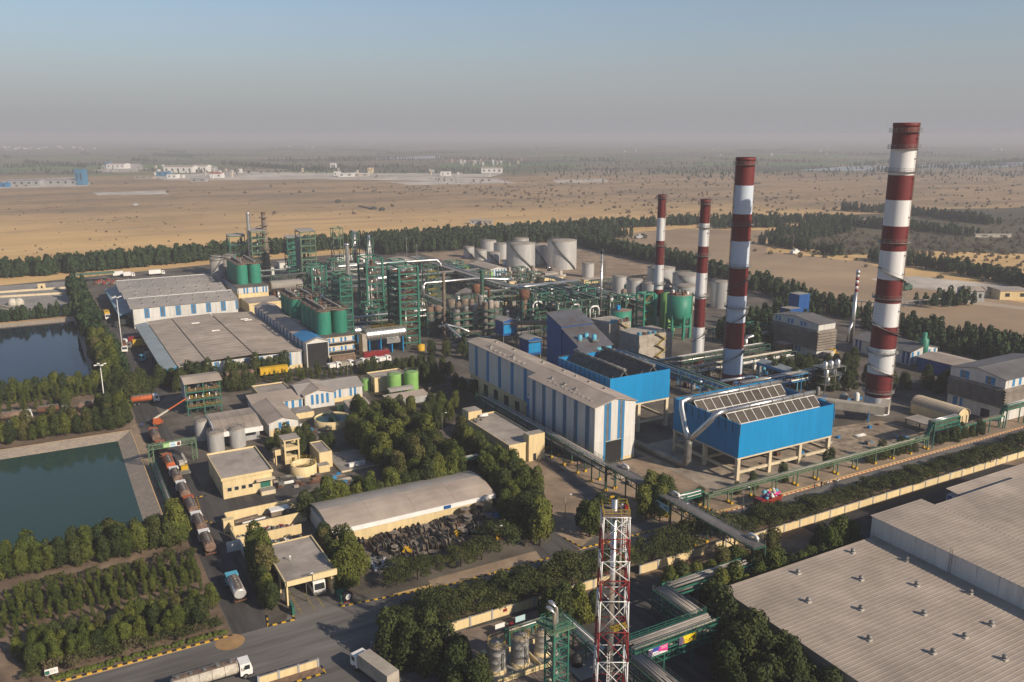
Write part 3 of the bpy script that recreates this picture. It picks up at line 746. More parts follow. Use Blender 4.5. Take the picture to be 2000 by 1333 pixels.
def band(p,q,w,dens,s0,s1):
 d=Vector((q[0]-p[0],q[1]-p[1]));n_=Vector((-d.y,d.x)).normalized()*w/2
 return fill([(p[0]-n_.x,p[1]-n_.y),(q[0]-n_.x,q[1]-n_.y),(q[0]+n_.x,q[1]+n_.y),(p[0]+n_.x,p[1]+n_.y)],dens,s0,s1)
pts=band((-90,640),(20,640),22,0.10,.8,1.05)+band((15,642),(125,664),26,0.10,.85,1.1)+band((120,664),(330,680),24,0.09,.8,1.05)
gn_scatter('tree_belt',pts,BELT,'dark dense belt of trees behind the warehouses along the golden plain','tree belt')
pts=band(g(735,492),g(1005,474),46,0.07,.8,1.05)+band((240,650),(470,640),60,0.06,.7,1.0)+band((330,684),(520,690),26,0.07,.7,1.0)
gn_scatter('tree_belt',pts,BELT,'broad belt of trees behind the silver storage tanks','tree belt')
pts=band((510,690),(640,672),26,0.06,.6,.9)+band((640,672),(760,610),36,0.04,.6,.9)
gn_scatter('tree_belt',pts,BELT,'pale far belt of trees beyond the bare field','tree belt')
pts=band((402,602),(392,430),16,0.11,.75,1.0)+band((392,430),(368,330),18,0.09,.6,.9)
gn_scatter('tree_belt',pts,BELT,'dark belt between silver tanks and the bare sandy field','tree belt')
pts=band((368,330),(352,240),20,0.06,.5,.8)+band((345,300),(300,290),26,0.04,.5,.85)+band((352,240),(380,150),14,0.08,.5,.8)+band((300,288),(262,262),26,0.05,.6,.9)+band((330,186),(380,168),12,0.08,.55,.8)
gn_scatter('tree_belt',pts,BELT,'loose belt of trees along the right edge of the works','tree belt')
pts=band((16.6,406),(16.4,560),4,0.12,.75,.95)+band((20.8,406),(20.4,560),4,0.12,.75,.95)+band((24.6,330),(24.0,420),1.5,0.12,.55,.75)
gn_scatter('tree_belt',pts,BELT,'far part of the hedge between upper pond and warehouse road','tree belt')
pts=band((-60,482),(14,481),6,0.16,.5,.68)
gn_scatter('tree_belt',pts,BELT,'low hedge on the far bank of the upper pond','tree belt')
def ctr(a0,a1,b0,b1):return((a0+a1)/2,(b0+b1)/2,0)
def panels(root,name,face,at,u0,u1,seq,z0,z1,proud=0.06,zfun=None):
 """upright sheets on a wall, each a part. face: '-b' '+b' (u runs along a) or '-a' '+a' (u runs along b); seq = [(width, material)...] repeated to fill"""
 u=u0;i=0
 while u<u1-0.05:
  w,k=seq[i%len(seq)];w=min(w,u1-u);i+=1
  if k is not None:
   mb=MB();g_=0.03;zt=z1 if zfun is None else zfun(u+w/2)
   p=proud+(0.03 if 'blue' in k else 0)
   if face=='-b':mb.box(u+g_,u+w-g_,at-p,at+.02,z0,zt,k)
   elif face=='+b':mb.box(u+g_,u+w-g_,at-.02,at+p,z0,zt,k)
   elif face=='-a':mb.box(at-p,at+.02,u+g_,u+w-g_,z0,zt,k)
   else:mb.box(at-.02,at+p,u+g_,u+w-g_,z0,zt,k)
   part('wall_panel',mb,root)
   if 'glaze' in k or False:pass
  u+=w
def opening(root,name,face,at,u0,u1,z0,z1,k,frame='white',proud=0.07,fw=0.12):
 mb=MB();f=MB()
 def bx(m,a,b_,c,d,p0,p1,kk):
  if face=='-b':m.box(a,b_,at-p1,at-p0,c,d,kk)
  elif face=='+b':m.box(a,b_,at+p0,at+p1,c,d,kk)
  elif face=='-a':m.box(at-p1,at-p0,a,b_,c,d,kk)
  else:m.box(at+p0,at+p1,a,b_,c,d,kk)
 bx(mb,u0,u1,z0,z1,-0.02,0.02,k)
 o=part(name,mb,root)
 if frame and o:
  bx(f,u0-fw,u0,z0-fw,z1+fw,-0.02,proud,frame);bx(f,u1,u1+fw,z0-fw,z1+fw,-0.02,proud,frame)
  bx(f,u0,u1,z1,z1+fw,-0.02,proud,frame);bx(f,u0,u1,z0-fw,z0,-0.02,proud,frame)
  fo=bpy.data.objects.new('frame',f.mesh('frame',wpos(o)));link(fo,o)
def gable_body(root,a0,a1,b0,b1,z0,ze,zr,along,wall,roof,over=0.5,t=0.18,ridge=None,plinth=None,ph=0.8,roof2=None):
 """walls with gables + two roof slopes; along = axis of the ridge"""
 w=MB()
 c0,c1=(b0,b1)if along=='a' else(a0,a1)
 r_=(c0+c1)/2 if ridge is None else ridge
 prof=[(c0,z0),(c1,z0),(c1,ze),(r_,zr),(c0,ze)]
 e0,e1=(a0,a1)if along=='a' else(b0,b1)
 w.extr(prof,e0,e1,along,wall);part('wall',w,root)
 for s_,c,nm in((-1,c0,roof),(1,c1,roof2 or roof)):
  r=MB();sl=(zr-ze)/abs(r_-c)
  co=c+s_*over;zo=ze-sl*over
  r.extr([(co,zo+0.03),(r_,zr+0.03),(r_,zr+0.03+t),(co,zo+0.03+t)],e0-over,e1+over,along,nm)
  part('roof_slope',r,root)
 rc=MB()
 rc.extr([(r_-.35,zr+t+.02-.35*(zr-ze)/abs(r_-c0)),(r_+.35,zr+t+.02-.35*(zr-ze)/abs(r_-c1)),(r_,zr+t+.12)],e0-over-.05,e1+over+.05,along,nm)
 part('ridge_cap',rc,root)
 if plinth:
  p=MB();p.box(a0-.08,a1+.08,b0-.08,b1+.08,z0,z0+ph,plinth);part('plinth',p,root)
def turbine(root,a,b,z,s=1.0,name='roof_vent',k='grey_steel'):
 mb=MB();mb.lathe((a,b,z),[(.42*s,-.15),(.36*s,.25*s),(.36*s,.3*s),(.55*s,.45*s),(.58*s,.75*s),(.4*s,1.0*s),(0,1.08*s)],k,n=10)
 mb.box(a-.55*s,a+.55*s,b-.55*s,b+.55*s,z-.15,z+.22*s,'vent_base');part(name,mb,root)
def flat_body(root,a0,a1,b0,b1,h,wall,roof='roof_flat',par=0.45,pt=0.22,over=0.0,rname='roof'):
 w=MB();w.box(a0,a1,b0,b1,0,h,wall);part('wall',w,root)
 r=MB();r.box(a0-over+pt,a1+over-pt,b0-over+pt,b1+over-pt,h+.004,h+.05,roof);part(rname,r,root)
 p=MB()
 o=over
 p.box(a0-o,a1+o,b0-o,b0-o+pt,h-(.25 if o else 0)+.002,h+par,wall);p.box(a0-o,a1+o,b1+o-pt,b1+o,h-(.25 if o else 0)+.002,h+par,wall)
 p.box(a0-o,a0-o+pt,b0-o+pt,b1+o-pt,h-(.25 if o else 0)+.002,h+par,wall);p.box(a1+o-pt,a1+o,b0-o+pt,b1+o-pt,h-(.25 if o else 0)+.002,h+par,wall)
 part('parapet',p,root)
defmat('vent_base',(0.42,0.39,0.35),0.7,var=0.06)
hall=thing('turbine_hall',(136,200,0),'long white hall with blue stripes and a tall dark doorway in its front gable','building')
gable_body(hall,129.0,143.0,181.6,217.0,0,17.0,18.7,'b','white_wall','roof_sheet',plinth=None)
w=MB();w.extr([(132.2,6.2),(143,0),(143,17),(136,18.6),(132.2,17.6)],217.1,265.5,'b','white_wall');part('rear_wall',w,hall)
for c,nm in((132.2,'roof_sheet'),(143.4,'roof_sheet')):
 r=MB();sl=1.7/7;zo=18.7-sl*abs(136-c)-.02
 cc=c-.5 if c<136 else c+.3
 zo=18.62-sl*abs(136-cc)
 r.extr([(cc,zo),(136,18.62),(136,18.8),(cc,zo+.18)],217.6,266.0,'b',nm);part('roof_slope',r,hall)
bs=MB();bs.box(132.6,142.8,217.2,265.3,0,6.2,'cream');part('cream_base',bs,hall)
for b_ in range(6):
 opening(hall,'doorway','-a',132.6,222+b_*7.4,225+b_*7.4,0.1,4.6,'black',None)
seq=[(1.9,'blue_stripe'),(2.05,'white_wall'),(2.05,'white_wall')]
panels(hall,'wall_panel','-a',129.0,184.2,216.9,[(1.9,'blue_stripe'),(1.95,'white_wall'),(1.95,'white_wall')],0.4,16.8)
panels(hall,'wall_panel','-a',132.2,217.3,265.3,[(3.3,'white_wall'),(3.3,'white_wall'),(2.0,'blue_stripe')],6.4,17.3)
for b_ in(185.15,190.95,196.75,202.55,208.35,214.15):
 mb=MB();mb.box(128.88,128.98,b_-.4,b_+.4,3.0,16.2,'grey_glaze');part('window_strip',mb,hall)
zf=lambda a:17.0+1.7*(1-abs(a-136)/7.0)-.35
panels(hall,'wall_panel','-b',181.6,129.05,142.95,[(3.1,'white_wall'),(0.75,'blue_stripe'),(0.85,'grey_glaze'),(.75,'blue_stripe'),(2.35,'white_wall'),(0.75,'blue_stripe'),(.8,'grey_glaze'),(.75,'blue_stripe'),(3.85,'white_wall')],6.6,17,zfun=zf)
panels(hall,'wall_panel','-b',181.6,129.05,132.15,[(3.1,'white_wall')],.1,6.55);panels(hall,'wall_panel','-b',181.6,132.1,132.8,[(.7,'blue_stripe')],.1,6.55)
panels(hall,'wall_panel','-b',181.6,138.4,139.1,[(.7,'blue_stripe')],.1,6.55);panels(hall,'wall_panel','-b',181.6,139.1,142.95,[(3.85,'white_wall')],.9,6.55)
panels(hall,'wall_panel','-b',181.58,138.2,143,[(4.8,'cream')],0,0.85)
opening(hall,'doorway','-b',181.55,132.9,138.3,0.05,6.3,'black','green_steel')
for b_,a_ in((196,132.3),(202,132.3),(209,132.3),(192,139.6),(200,139.6),(207,139.6),(214,139.6),(236,134.2),(252,134.2),(226,139.4),(245,139.4),(258,139.4)):
 turbine(hall,a_,b_,18.7-1.7/7*abs(136-a_)+.18,.75)
for i,(b_,a_)in enumerate([(186+2.2*q,131.2+.3*(q%2))for q in range(11)]+[(228+3.2*q,133.6)for q in range(8)]):
 z_=18.72-1.7/7*abs(136-a_)+.19
 mb=MB();mb.box(a_-.75,a_+.75,b_-.25,b_+.25,z_-.25,z_+.06,'roof_grey');part('skylight',mb,hall)
mb=MB();mb.box(129.6,132.1,217.1,219.6,0,10.5,'white_wall',top='roof_sheet');part('side_bay',mb,hall)
panels(hall,'wall_panel','-a',129.6,217.4,219.4,[(2.0,'blue_stripe')],1,9.6)
def condenser(a0,a1,b0,b1,zd,zt,label,axis,npost,nposb,dark=False):
 t=thing('cooling_block',ctr(a0,a1,b0,b1),label,'cooling unit','blue cooling blocks on cream concrete legs')
 k=0.25
 for nm,ar in(('front_wall',(a0,a1,b0,b0+k)),('back_wall',(a0,a1,b1-k,b1)),('side_wall',(a0,a0+k,b0+k,b1-k)),('side_wall',(a1-k,a1,b0+k,b1-k))):
  m=MB();x0,x1,y0,y1=ar;m.box(x0,x1,y0,y1,zd,zt,'blue')
  if nm=='front_wall':
   q=x0+.6
   while q<x1-.3:m.box(q,q+.07,y0-.014,y0,zd+.05,zt-.05,'blue');q+=.9
  if nm=='side_wall':
   q=y0+.6
   while q<y1-.3:m.box(x0-.04,x0,q,q+.07,zd+.05,zt-.05,'blue');m.box(x1,x1+.04,q,q+.07,zd+.05,zt-.05,'blue');q+=.9
  part(nm,m,t)
 d=MB();d.box(a0+.3,a1-.3,b0+.3,b1-.3,zd+1.0,zd+1.4,'concrete_dark');part('fan_deck',d,t)
 xs=[a0+.6+(a1-a0-1.2)*i/(npost-1)for i in range(npost)];ys=[b0+.6+(b1-b0-1.2)*i/(nposb-1)for i in range(nposb)]
 for x in xs:
  for y in ys:
   m=MB();m.box(x-.5,x+.5,y-.5,y+.5,0,zd-.55,'cream_pale');part('column',m,t)
 for y in ys:
  m=MB();m.box(a0-.12,a1+.12,y-.45,y+.45,zd-.55,zd-.003,'cream_pale');m2=MB();m2.box(xs[0]+.5,xs[-1]-.5,y-.28,y+.28,zd*.27,zd*.27+.75,'cream_pale')
  part('beam',m,t);part('beam',m2,t)
 for x in xs:
  m=MB();m.box(x-.4,x+.4,b0+1.05,b1-1.05,zd-.6,zd-.05,'cream_pale');part('beam',m,t)
  if x in(xs[0],xs[-1]):
   for y0,y1 in zip(ys,ys[1:]):
    m=MB();m.box(x-.28,x+.28,y0+.5,y1-.5,zd*.27,zd*.27+.75,'cream_pale');part('beam',m,t)
 n_=2
 zlo,zhi=zt-4.6,zt+1.2
 if axis=='a':L0,L1,W0,W1=a0+1.0,a1-1.0,b0+.5,b1-.5
 else:L0,L1,W0,W1=b0+1.0,b1-1.0,a0+.5,a1-.5
 ww=(W1-W0)/n_;tk='concrete_dark' if dark else 'bundle'
 def pt(l,w_,z):return(l,w_,z)if axis=='a' else(w_,l,z)
 for i in range(n_):
  wl,wr=W0+ww*i+.25,W0+ww*(i+1)-.25;wc=(wl+wr)/2
  nb=max(6,round((L1-L0)/3.0))
  for s_,we in((-1,wl),(1,wr)):
   for j in range(nb):
    l0=L0+(L1-L0)*j/nb+.1;l1=L0+(L1-L0)*(j+1)/nb-.1
    for q0,q1 in((0.03,.48),(.52,.93)):
     m=MB();u0=(we+(wc-we)*q0,zlo+(zhi-zlo)*q0);u1=(we+(wc-we)*q1,zlo+(zhi-zlo)*q1)
     th=.2*s_
     c8=[pt(l0,u0[0],u0[1]),pt(l1,u0[0],u0[1]),pt(l1,u1[0],u1[1]),pt(l0,u1[0],u1[1])]
     c9=[(p[0],p[1],p[2]-.3)for p in c8]
     m.face(c8,tk);m.face(c9[::-1],tk)
     for e in range(4):m.face([c8[e],c9[e],c9[(e+1)%4],c8[(e+1)%4]],tk)
     part('tube_bundle',m,t)
   m=MB()
   for j in range(nb+1):
    l=L0+(L1-L0)*j/nb
    m.beam(pt(l,we,zlo+.1),pt(l,wc,zhi+.1),.16,'white' if not dark else 'grey_steel')
   for q in(.0,.5,.95):
    m.beam(pt(L0,we+(wc-we)*q,zlo+(zhi-zlo)*q+.12),pt(L1,we+(wc-we)*q,zlo+(zhi-zlo)*q+.12),.2,'white' if not dark else 'grey_steel')
   part('bundle_frame',m,t)
  m=MB();l_=L0-.5
  m.cyl(pt(l_,wc,zhi+.55),pt(L1+.3,wc,zhi+.55),.62 if not dark else .5,'silver' if not dark else 'grey_steel',n=12);
  for j in range(9):
   l2=L0+(L1-L0)*j/8;m.cyl(pt(l2-.12,wc,zhi+.55),pt(l2+.12,wc,zhi+.55),.74 if not dark else .62,'grey_steel',n=12)
  part('steam_header',m,t)
 m=MB()
 z_=zt+1.0
 for(p,q)in(((a0,b0),(a1,b0)),((a1,b0),(a1,b1)),((a1,b1),(a0,b1)),((a0,b1),(a0,b0))):
  if(p[1]==q[1]==b0):continue
  d_=math.hypot(q[0]-p[0],q[1]-p[1]);k_=int(d_/2.5)
  for i in range(k_+1):
   x,y=p[0]+(q[0]-p[0])*i/k_,p[1]+(q[1]-p[1])*i/k_
   m.beam((x,y,zt-3),(x,y,zt+.35),.16,'dark_steel')
  m.beam((p[0],p[1],zt+.3),(q[0],q[1],zt+.3),.1,'grey_steel')
 part('rim_frame',m,t)
 return t
c2=condenser(156.1,192.2,153.9,180.4,6.5,15.9,'bright blue cooling block on cream legs, nearest the main road, with pale tube roof','a',4,3)
c1=condenser(145.7,169.0,197.8,226.8,9.5,18.8,'bright blue cooling block behind the white hall, with dark open tube roof','b',3,3,True)
mb=MB()
P3=lambda a,b,z:(a,b,z)
mb.tube([(147.5,190.5,1.6),(148.2,180,1.6),(149.2,168.5,1.6),(149.5,167.2,1.9),(149.7,166.4,3.0),(149.7,166.4,7.5),(149.9,166.4,9)],1.05,'grey_steel',14);st=mb
duct=thing('steam_duct',(149.7,166.4,0),'big forked silver steam duct rising beside the right blue cooling block','duct')
part('riser',mb,duct)
mb=MB();mb.tube([(149.8,166.4,8.4),(150.8,169.2,11.5),(152.6,173.2,15.6),(153.2,173.9,17.1),(155.2,173.9,17.65),(157.2,173.9,17.65)],.78,'silver',12);part('branch',mb,duct)
mb=MB();mb.tube([(149.8,166.4,8.4),(150.9,164.2,11.5),(152.6,161.2,15.6),(153.2,160.6,17.1),(155.2,160.6,17.65),(157.2,160.6,17.65)],.78,'silver',12);part('branch',mb,duct)
mb=MB()
for b_ in(188,184,180,176,172):mb.cyl((147.8+(190-b_)*.065,b_-.12,1.6),(147.8+(190-b_)*.065,b_+.12,1.6),1.16,'grey_steel',n=14)
part('flange',mb,duct)
def stack(a,b,h,r0,r1,bands,label,rings,spiral=True,ladder=0.9,wk='white_band',nseg=28):
 t=thing('chimney_stack',(a,b,0),label,'chimney','red and white striped stacks')
 def rad(z):return r0+(r1-r0)*min(1,z/h)
 z=0.0
 for zz,k in bands:
  m=MB();m.lathe((a,b,0),[(rad(z),z),(rad(zz),zz)],k,n=nseg);part('painted_band',m,t);z=zz
 m=MB();m.lathe((a,b,0),[(rad(h),h),(rad(h)+.18,h+.02),(rad(h)+.18,h-1.2),(rad(h)+.01,h-1.25)],'red_band',n=nseg)
 m.lathe((a,b,0),[(rad(h)-.4,h-2.5),(rad(h)-.4,h+.02),(rad(h),h+.021)],'black',n=nseg);part('rim',m,t)
 for zr in rings:
  m=MB();R_=rad(zr)
  m.lathe((a,b,0),[(R_-.02,zr-.12),(R_+.95,zr-.12),(R_+.95,zr),(R_-.02,zr)],'grey_steel',n=nseg)
  for q in(.55,1.1):m.lathe((a,b,0),[(R_+.9,zr+q-.04),(R_+.97,zr+q),(R_+.9,zr+q+.04)],'grey_steel',n=nseg)
  for i in range(16):
   an=6.283*i/16;m.beam((a+math.cos(an)*(R_+.92),b+math.sin(an)*(R_+.92),zr),(a+math.cos(an)*(R_+.92),b+math.sin(an)*(R_+.92),zr+1.1),.06,'grey_steel')
  part('gallery',m,t)
 an=ladder;m=MB()
 cx,sx=math.cos(an),math.sin(an)
 for s_ in(-.25,.25):
  m.beam((a+cx*(r0+.35)-sx*s_,b+sx*(r0+.35)+cx*s_,2),(a+cx*(r1+.35)-sx*s_,b+sx*(r1+.35)+cx*s_,h),.09,'rust_pipe')
 zz=2.0
 while zz<h:
  R_=rad(zz)+.35;m.beam((a+cx*R_-sx*.25,b+sx*R_+cx*.25,zz),(a+cx*R_+sx*.25,b+sx*R_-cx*.25,zz),.06,'rust_pipe')
  zz+=0.9
 for i in range(int(h/6)):
  zz=5+6*i;R_=rad(zz)+.1;m.box(a+cx*R_-.5,a+cx*R_+.5,b+sx*R_-.5,b+sx*R_+.5,zz,zz+.12,'grey_steel')
 part('ladder',m,t)
 if spiral:
  for(an0,an1,z0,z1)in spiral:
   m=MB();n_=14
   for i in range(n_):
    u,v=i/n_,(i+1)/n_
    A_=an0+(an1-an0)*u;B_=an0+(an1-an0)*v;zA=z0+(z1-z0)*u;zB=z0+(z1-z0)*v
    RA,RB=rad(zA)+.5,rad(zB)+.5
    m.beam((a+math.cos(A_)*RA,b+math.sin(A_)*RA,zA),(a+math.cos(B_)*RB,b+math.sin(B_)*RB,zB),.85,'grey_steel',.12)
    m.beam((a+math.cos(A_)*(RA+.4),b+math.sin(A_)*(RA+.4),zA+1),(a+math.cos(B_)*(RB+.4),b+math.sin(B_)*(RB+.4),zB+1),.07,'grey_steel')
   part('spiral_stair',m,t)
 return t
def bands(ys,xb,yb,k0,k1,h):
 """heights of the colour changes, read off the photograph"""
 out=[];ks=(k0,k1)
 for i,y in enumerate(ys):out.append((hgt(xb,yb,y),ks[i%2]))
 out.append((h,ks[len(ys)%2]));return out
VA=-2.08
a_,b_=g(1725,812);b_+=3.6;a_+=1
stack(a_,b_,93.7,4.1,3.75,bands([778,733,683,640,594,548,492,443,392,343,291],1725,812,'white_band','red_band',93.7),'tallest red and white stack, farthest right',[h for h in(91,86,79,57,39,21,7.5)],[(VA+1.5,VA-1.5,12,17),(VA+1.5,VA-1.5,26,31),(VA+1.3,VA-1.5,44,49)],ladder=VA+.72)
a_,b_=g(1440,752);b_+=3
stack(a_,b_,82.5,3.55,3.25,bands([732,682,631,579,525,472,419,363],1440,752,'red_band','blue_white_band',82.5),'second red and white stack from the right, with pale blue bands',[80,59,44,29],[(VA-1.4,VA+1.4,8,14),(VA-1.4,VA+1.4,22,28),(VA-1.4,VA+1.4,35,41)],ladder=VA-1.45)
a_,b_=g(1368,712);b_+=2
stack(a_,b_,65.9,2.5,1.9,bands([692,640,584,534,482,437],1368,712,'red_band','white_band',65.9),'slimmer striped stack, third from the right',[64,44,28,55],[(VA-1.4,VA+1.4,9,14)],ladder=VA+.7)
a_,b_=g(1288,645);b_+=2
stack(a_,b_,63.5,2.45,1.85,bands([618,566,518,471,426],1288,645,'white_band','red_band',63.5),'slimmer striped stack, leftmost, beside the green silo',[62,40,22,9],None,ladder=VA+.7)
w1=thing('warehouse',(60,480,0),'farther long warehouse with grey ridged roofs and blue stripes on its white front','building','big grey roofed warehouses on the left')
f0,f1,g0_,g1_=37.0,85.5,432.0,522.0
mb=MB();mb.box(f0,f1,g0_,g1_,0,9.4,'white_wall');part('wall',mb,w1)
for i,(b0,b1)in enumerate(((432,457),(457,482.5),(482.5,522.5))):
 zr=11.9;bm=b0+(b1-b0)*.62
 r1=MB();r1.extr([(b0-(.6 if i==0 else 0),9.75),(bm,zr-.02),(bm,zr+.16),(b0-(.6 if i==0 else 0),9.95)],f0-1.2,f1+.5,'a','roof_grey');part('roof_slope',r1,w1)
 r2=MB();r2.extr([(bm,zr-.02),(b1+.001,9.75),(b1+.001,9.95),(bm,zr+.16)],f0-(1.2 if i==0 else 0),f1+.5,'a','roof_grey');part('roof_slope',r2,w1)
 rr=MB();rr.box(f0-.2,f1+.6,bm-.35,bm+.35,zr+.18,zr+.36,'white' if i!=1 else 'roof_grey');part('ridge_cap',rr,w1)
 gb=MB();gb.extr([(b0+.1,9.38),(b1-.1,9.38),(bm,zr-.1)],f0-.05,f0+.2,'a','grey_wall');gb.extr([(b0+.1,9.38),(b1-.1,9.38),(bm,zr-.1)],f1-.2,f1+.05,'a','grey_wall');part('gable',gb,w1)
 for q,b_ in((.3,b0+(bm-b0)*.3),(.75,b0+(bm-b0)*.72),(1.4,bm+(b1-bm)*.5)):
  z_=9.95+(zr-9.75)*((b_-b0)/(bm-b0)if b_<bm else(b1-b_)/(b1-bm))
  for a_ in range(41,84,6):turbine(w1,a_+rnd.uniform(-.4,.4)+2*q,b_,z_,.75)
panels(w1,'wall_panel','-b',g0_,f0+.1,f1-.1,[(2.4,'white_wall'),(2.4,'white_wall'),(2.3,'blue_stripe')],4.6,9.3)
panels(w1,'wall_panel','-a',f0,g0_+26,g1_-3,[(2.6,'white_wall'),(1.3,'blue_stripe')],6.8,9.3)
for a_ in[f0+4.9+7.1*i for i in range(7)]:
 mb=MB();mb.box(a_+.75,a_+1.55,g0_-.14,g0_-.08,5.0,9.0,'grey_glaze');part('window_strip',mb,w1)
cn=MB();cn.extr([(31.4,5.6),(f0-.05,6.9),(f0-.05,7.1),(31.4,5.8)],440,520,'b','roof_cool');part('canopy',cn,w1)
fs=MB();fs.box(31.2,31.38,440,520,5.2,5.85,'skyblue');fs.extr([(31.4,5.2),(f0,6.5),(f0,6.9),(31.4,5.6)],439.8,439.98,'b','blue');part('fascia',fs,w1)
ps=MB()
for b_ in range(442,520,11):ps.box(31.5,31.8,b_,b_+.3,0,5.6,'grey_steel')
part('canopy_post',ps,w1)
w2=thing('warehouse',(65,365,0),'nearer big warehouse with pale ribbed roof in three wide bays','building','big grey roofed warehouses on the left')
f0,f1,g0_,g1_=41.2,87.2,324.0,411.0
mb=MB();mb.box(f0,f1,g0_,g1_,0,6.7,'white_wall');part('wall',mb,w2)
for i,(x0,x1,z0,z1)in enumerate(((f0-.5,51.0,7.0,7.55),(51.0,68.6,7.55,7.9),(68.6,f1+.5,7.9,7.0))):
 n_=20
 for j in range(n_):
  y0=g0_-.6+(g1_-g0_+.8)*j/n_;y1=g0_-.6+(g1_-g0_+.8)*(j+1)/n_
  m=MB();i0=.25 if i else 0
  m.extr([(x0+i0,z0),(x1-.25,z1),(x1-.25,z1+.16),(x0+i0,z0+.16)],y0,y1-.42,'b','roof_sheet');part('roof_sheet',m,w2)
g_=MB();g_.box(f0,f1,g0_+.1,g1_-.1,6.7,6.98,'dark_steel');part('roof_joint',g_,w2)
for x in(51.0,68.6):
 m=MB();m.box(x-.22,x+.22,g0_-.6,g1_,7.0,7.5,'dark_steel');part('gutter',m,w2)
cn=MB();cn.extr([(35.6,6.0),(f0-.7,6.7),(f0-.7,6.9),(35.6,6.2)],g0_-.2,g1_+.2,'b','roof_cool');part('canopy',cn,w2)
fs=MB();fs.extr([(35.6,5.3),(f0-.7,6.0),(f0-.7,6.7),(35.6,6.0)],g0_-.5,g0_-.25,'b','blue');fs.box(35.4,35.58,g0_,g1_,5.5,6.25,'roof_cool');part('fascia',fs,w2)
panels(w2,'wall_panel','-b',g0_,f0+.1,f1-.1,[(1.6,'white_wall'),(1.7,'blue_stripe'),(2.2,'white_wall')],1.6,6.5)
bs=MB();bs.box(f0-.06,f1+.06,g0_-.06,g0_+2,0,1.55,'cream');part('cream_base',bs,w2)
for a_ in[f0+2.2+5.5*i for i in range(8)]:
 mb=MB();mb.box(a_+.1,a_+.7,g0_-.16,g0_-.08,2.4,6.2,'grey_glaze');part('window_strip',mb,w2)
for x,y in((78,390),(79,387),(57,392),(62,372)):
 m=MB();m.box(x,x+3.4,y,y+.6,7.9,8.3,'white');part('skylight',m,w2)
mb=MB()
for b_ in range(326,410,12):mb.box(35.7,36.0,b_,b_+.3,0,6,'grey_steel')
part('canopy_post',mb,w2)
w3=thing('warehouse',(94,365,0),'narrow white shed with partly blue roof between warehouse and green silos','building')
gable_body(w3,88.9,98.0,322.5,409.0,0,10.0,11.6,'b','white_wall','roof_sheet',over=.35)
mb=MB();mb.extr([(88.4,10.14),(93.45,11.83),(98.5,10.14),(98.5,10.2),(93.45,11.9),(88.4,10.2)],324,340,'b','blue_stripe');part('blue_roof_sheet',mb,w3)
panels(w3,'wall_panel','-a',88.9,324,408,[(3.6,'white_wall'),(2.0,'blue_deep')],6.9,9.8)
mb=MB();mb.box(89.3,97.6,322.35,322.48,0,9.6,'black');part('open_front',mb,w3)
sh=thing('storage_shed',ctr(50,91,170,188),'long grey shed with rounded pale metal roof above cream walls, beside the cable drums','building')
pr=[]
for i in range(9):
 u=i/8;b_=170.4+(187.4-170.4)*u;pr.append((b_,4.0+1.75*math.sin(math.pi*u)**.9))
w=MB();w.extr([(170.8,0),(187,0)]+pr[::-1][:],50.6,91.0,'a','cream');part('wall',w,sh)
for i in range(8):
 (p0,z0),(p1,z1)=pr[i],pr[i+1]
 for j in range(4):
  x0=49.8+41.8*j/4;x1=49.8+41.8*(j+1)/4-.04
  m=MB();m.extr([(p0,z0+.06),(p1,z1+.06),(p1,z1+.2),(p0,z0+.2)],x0,x1,'a','roof_sheet' if i<4 else 'roof_grey');part('roof_sheet',m,sh)
fs=MB();fs.box(49.8,91.6,170.15,170.38,3.1,4.2,'white');part('fascia',fs,sh)
w=MB();w.box(49.9,50.55,170.8,187,0,3.9,'white_wall');part('end_wall',w,sh)
mb=MB();mb.box(77.6,79.4,170.0,170.14,3.3,4.1,'blue_deep');part('wall_sign',mb,sh)
gh=thing('gatehouse',ctr(35,44.6,151,168),'flat roofed cream gatehouse with a bus driving out beneath it','building')
r=MB();r.box(34.9,44.8,150.6,168.2,4.75,5.25,'cream',top='roof_flat');part('roof',r,gh)
p=MB();p.box(34.9,40,150.45,150.7,4.7,5.75,'cream');p.box(40,44.9,150.2,150.7,4.8,6.0,'cream');p.box(34.7,34.95,150.7,168.2,4.7,5.45,'cream');p.box(44.75,45.0,150.7,168.2,4.7,5.6,'cream');p.box(34.9,44.8,168.2,168.4,4.7,5.5,'cream');part('parapet',p,gh)
for(x0,x1,y0,y1,nm)in((44.0,44.6,151.5,168,'wall'),(35.0,35.3,151.5,153,'pillar'),(35.0,35.3,157,158,'pillar'),(35.0,35.3,163,168,'wall')):
 m=MB();m.box(x0,x1,y0,y1,0,4.74,'cream');part(nm,m,gh)
m=MB();m.box(44.5,46.4,147.2,150,0,1.6,'green_bright');part('green_gate',m,gh)
m=MB();m.box(34.9,35.3,147.4,149.8,0,2.0,'green_bright');part('gate_leaf',m,gh)
mb=MB();mb.cyl((38.0,159.5,5.2),(38.0,159.5,6.3),.07,'white',n=6);mb.box(37.8,38.2,159.3,159.7,6.2,6.4,'white');part('roof_mast',mb,gh)
cb=thing('cream_building',ctr(34.2,46.8,209,229),'square cream building with flat roof, four windows and a green shutter','building')
flat_body(cb,34.3,46.7,209.4,228.6,5.3,'cream',par=.5,over=.35)
for i in range(4):opening(cb,'window','-b',209.4,35.4+1.75*i,36.4+1.75*i,1.9,2.85,'glass','cream_pale')
opening(cb,'green_shutter','-b',209.4,43.6,46.2,1.2,3.4,'green_bright','cream_pale')
m=MB();m.box(42.4,47.2,207.7,209.38,3.6,3.8,'cream_pale');part('porch_roof',m,cb)
m=MB();m.box(43.2,46.8,206.8,209.3,0,1.15,'cream_pale',top='concrete');part('loading_ramp',m,cb)
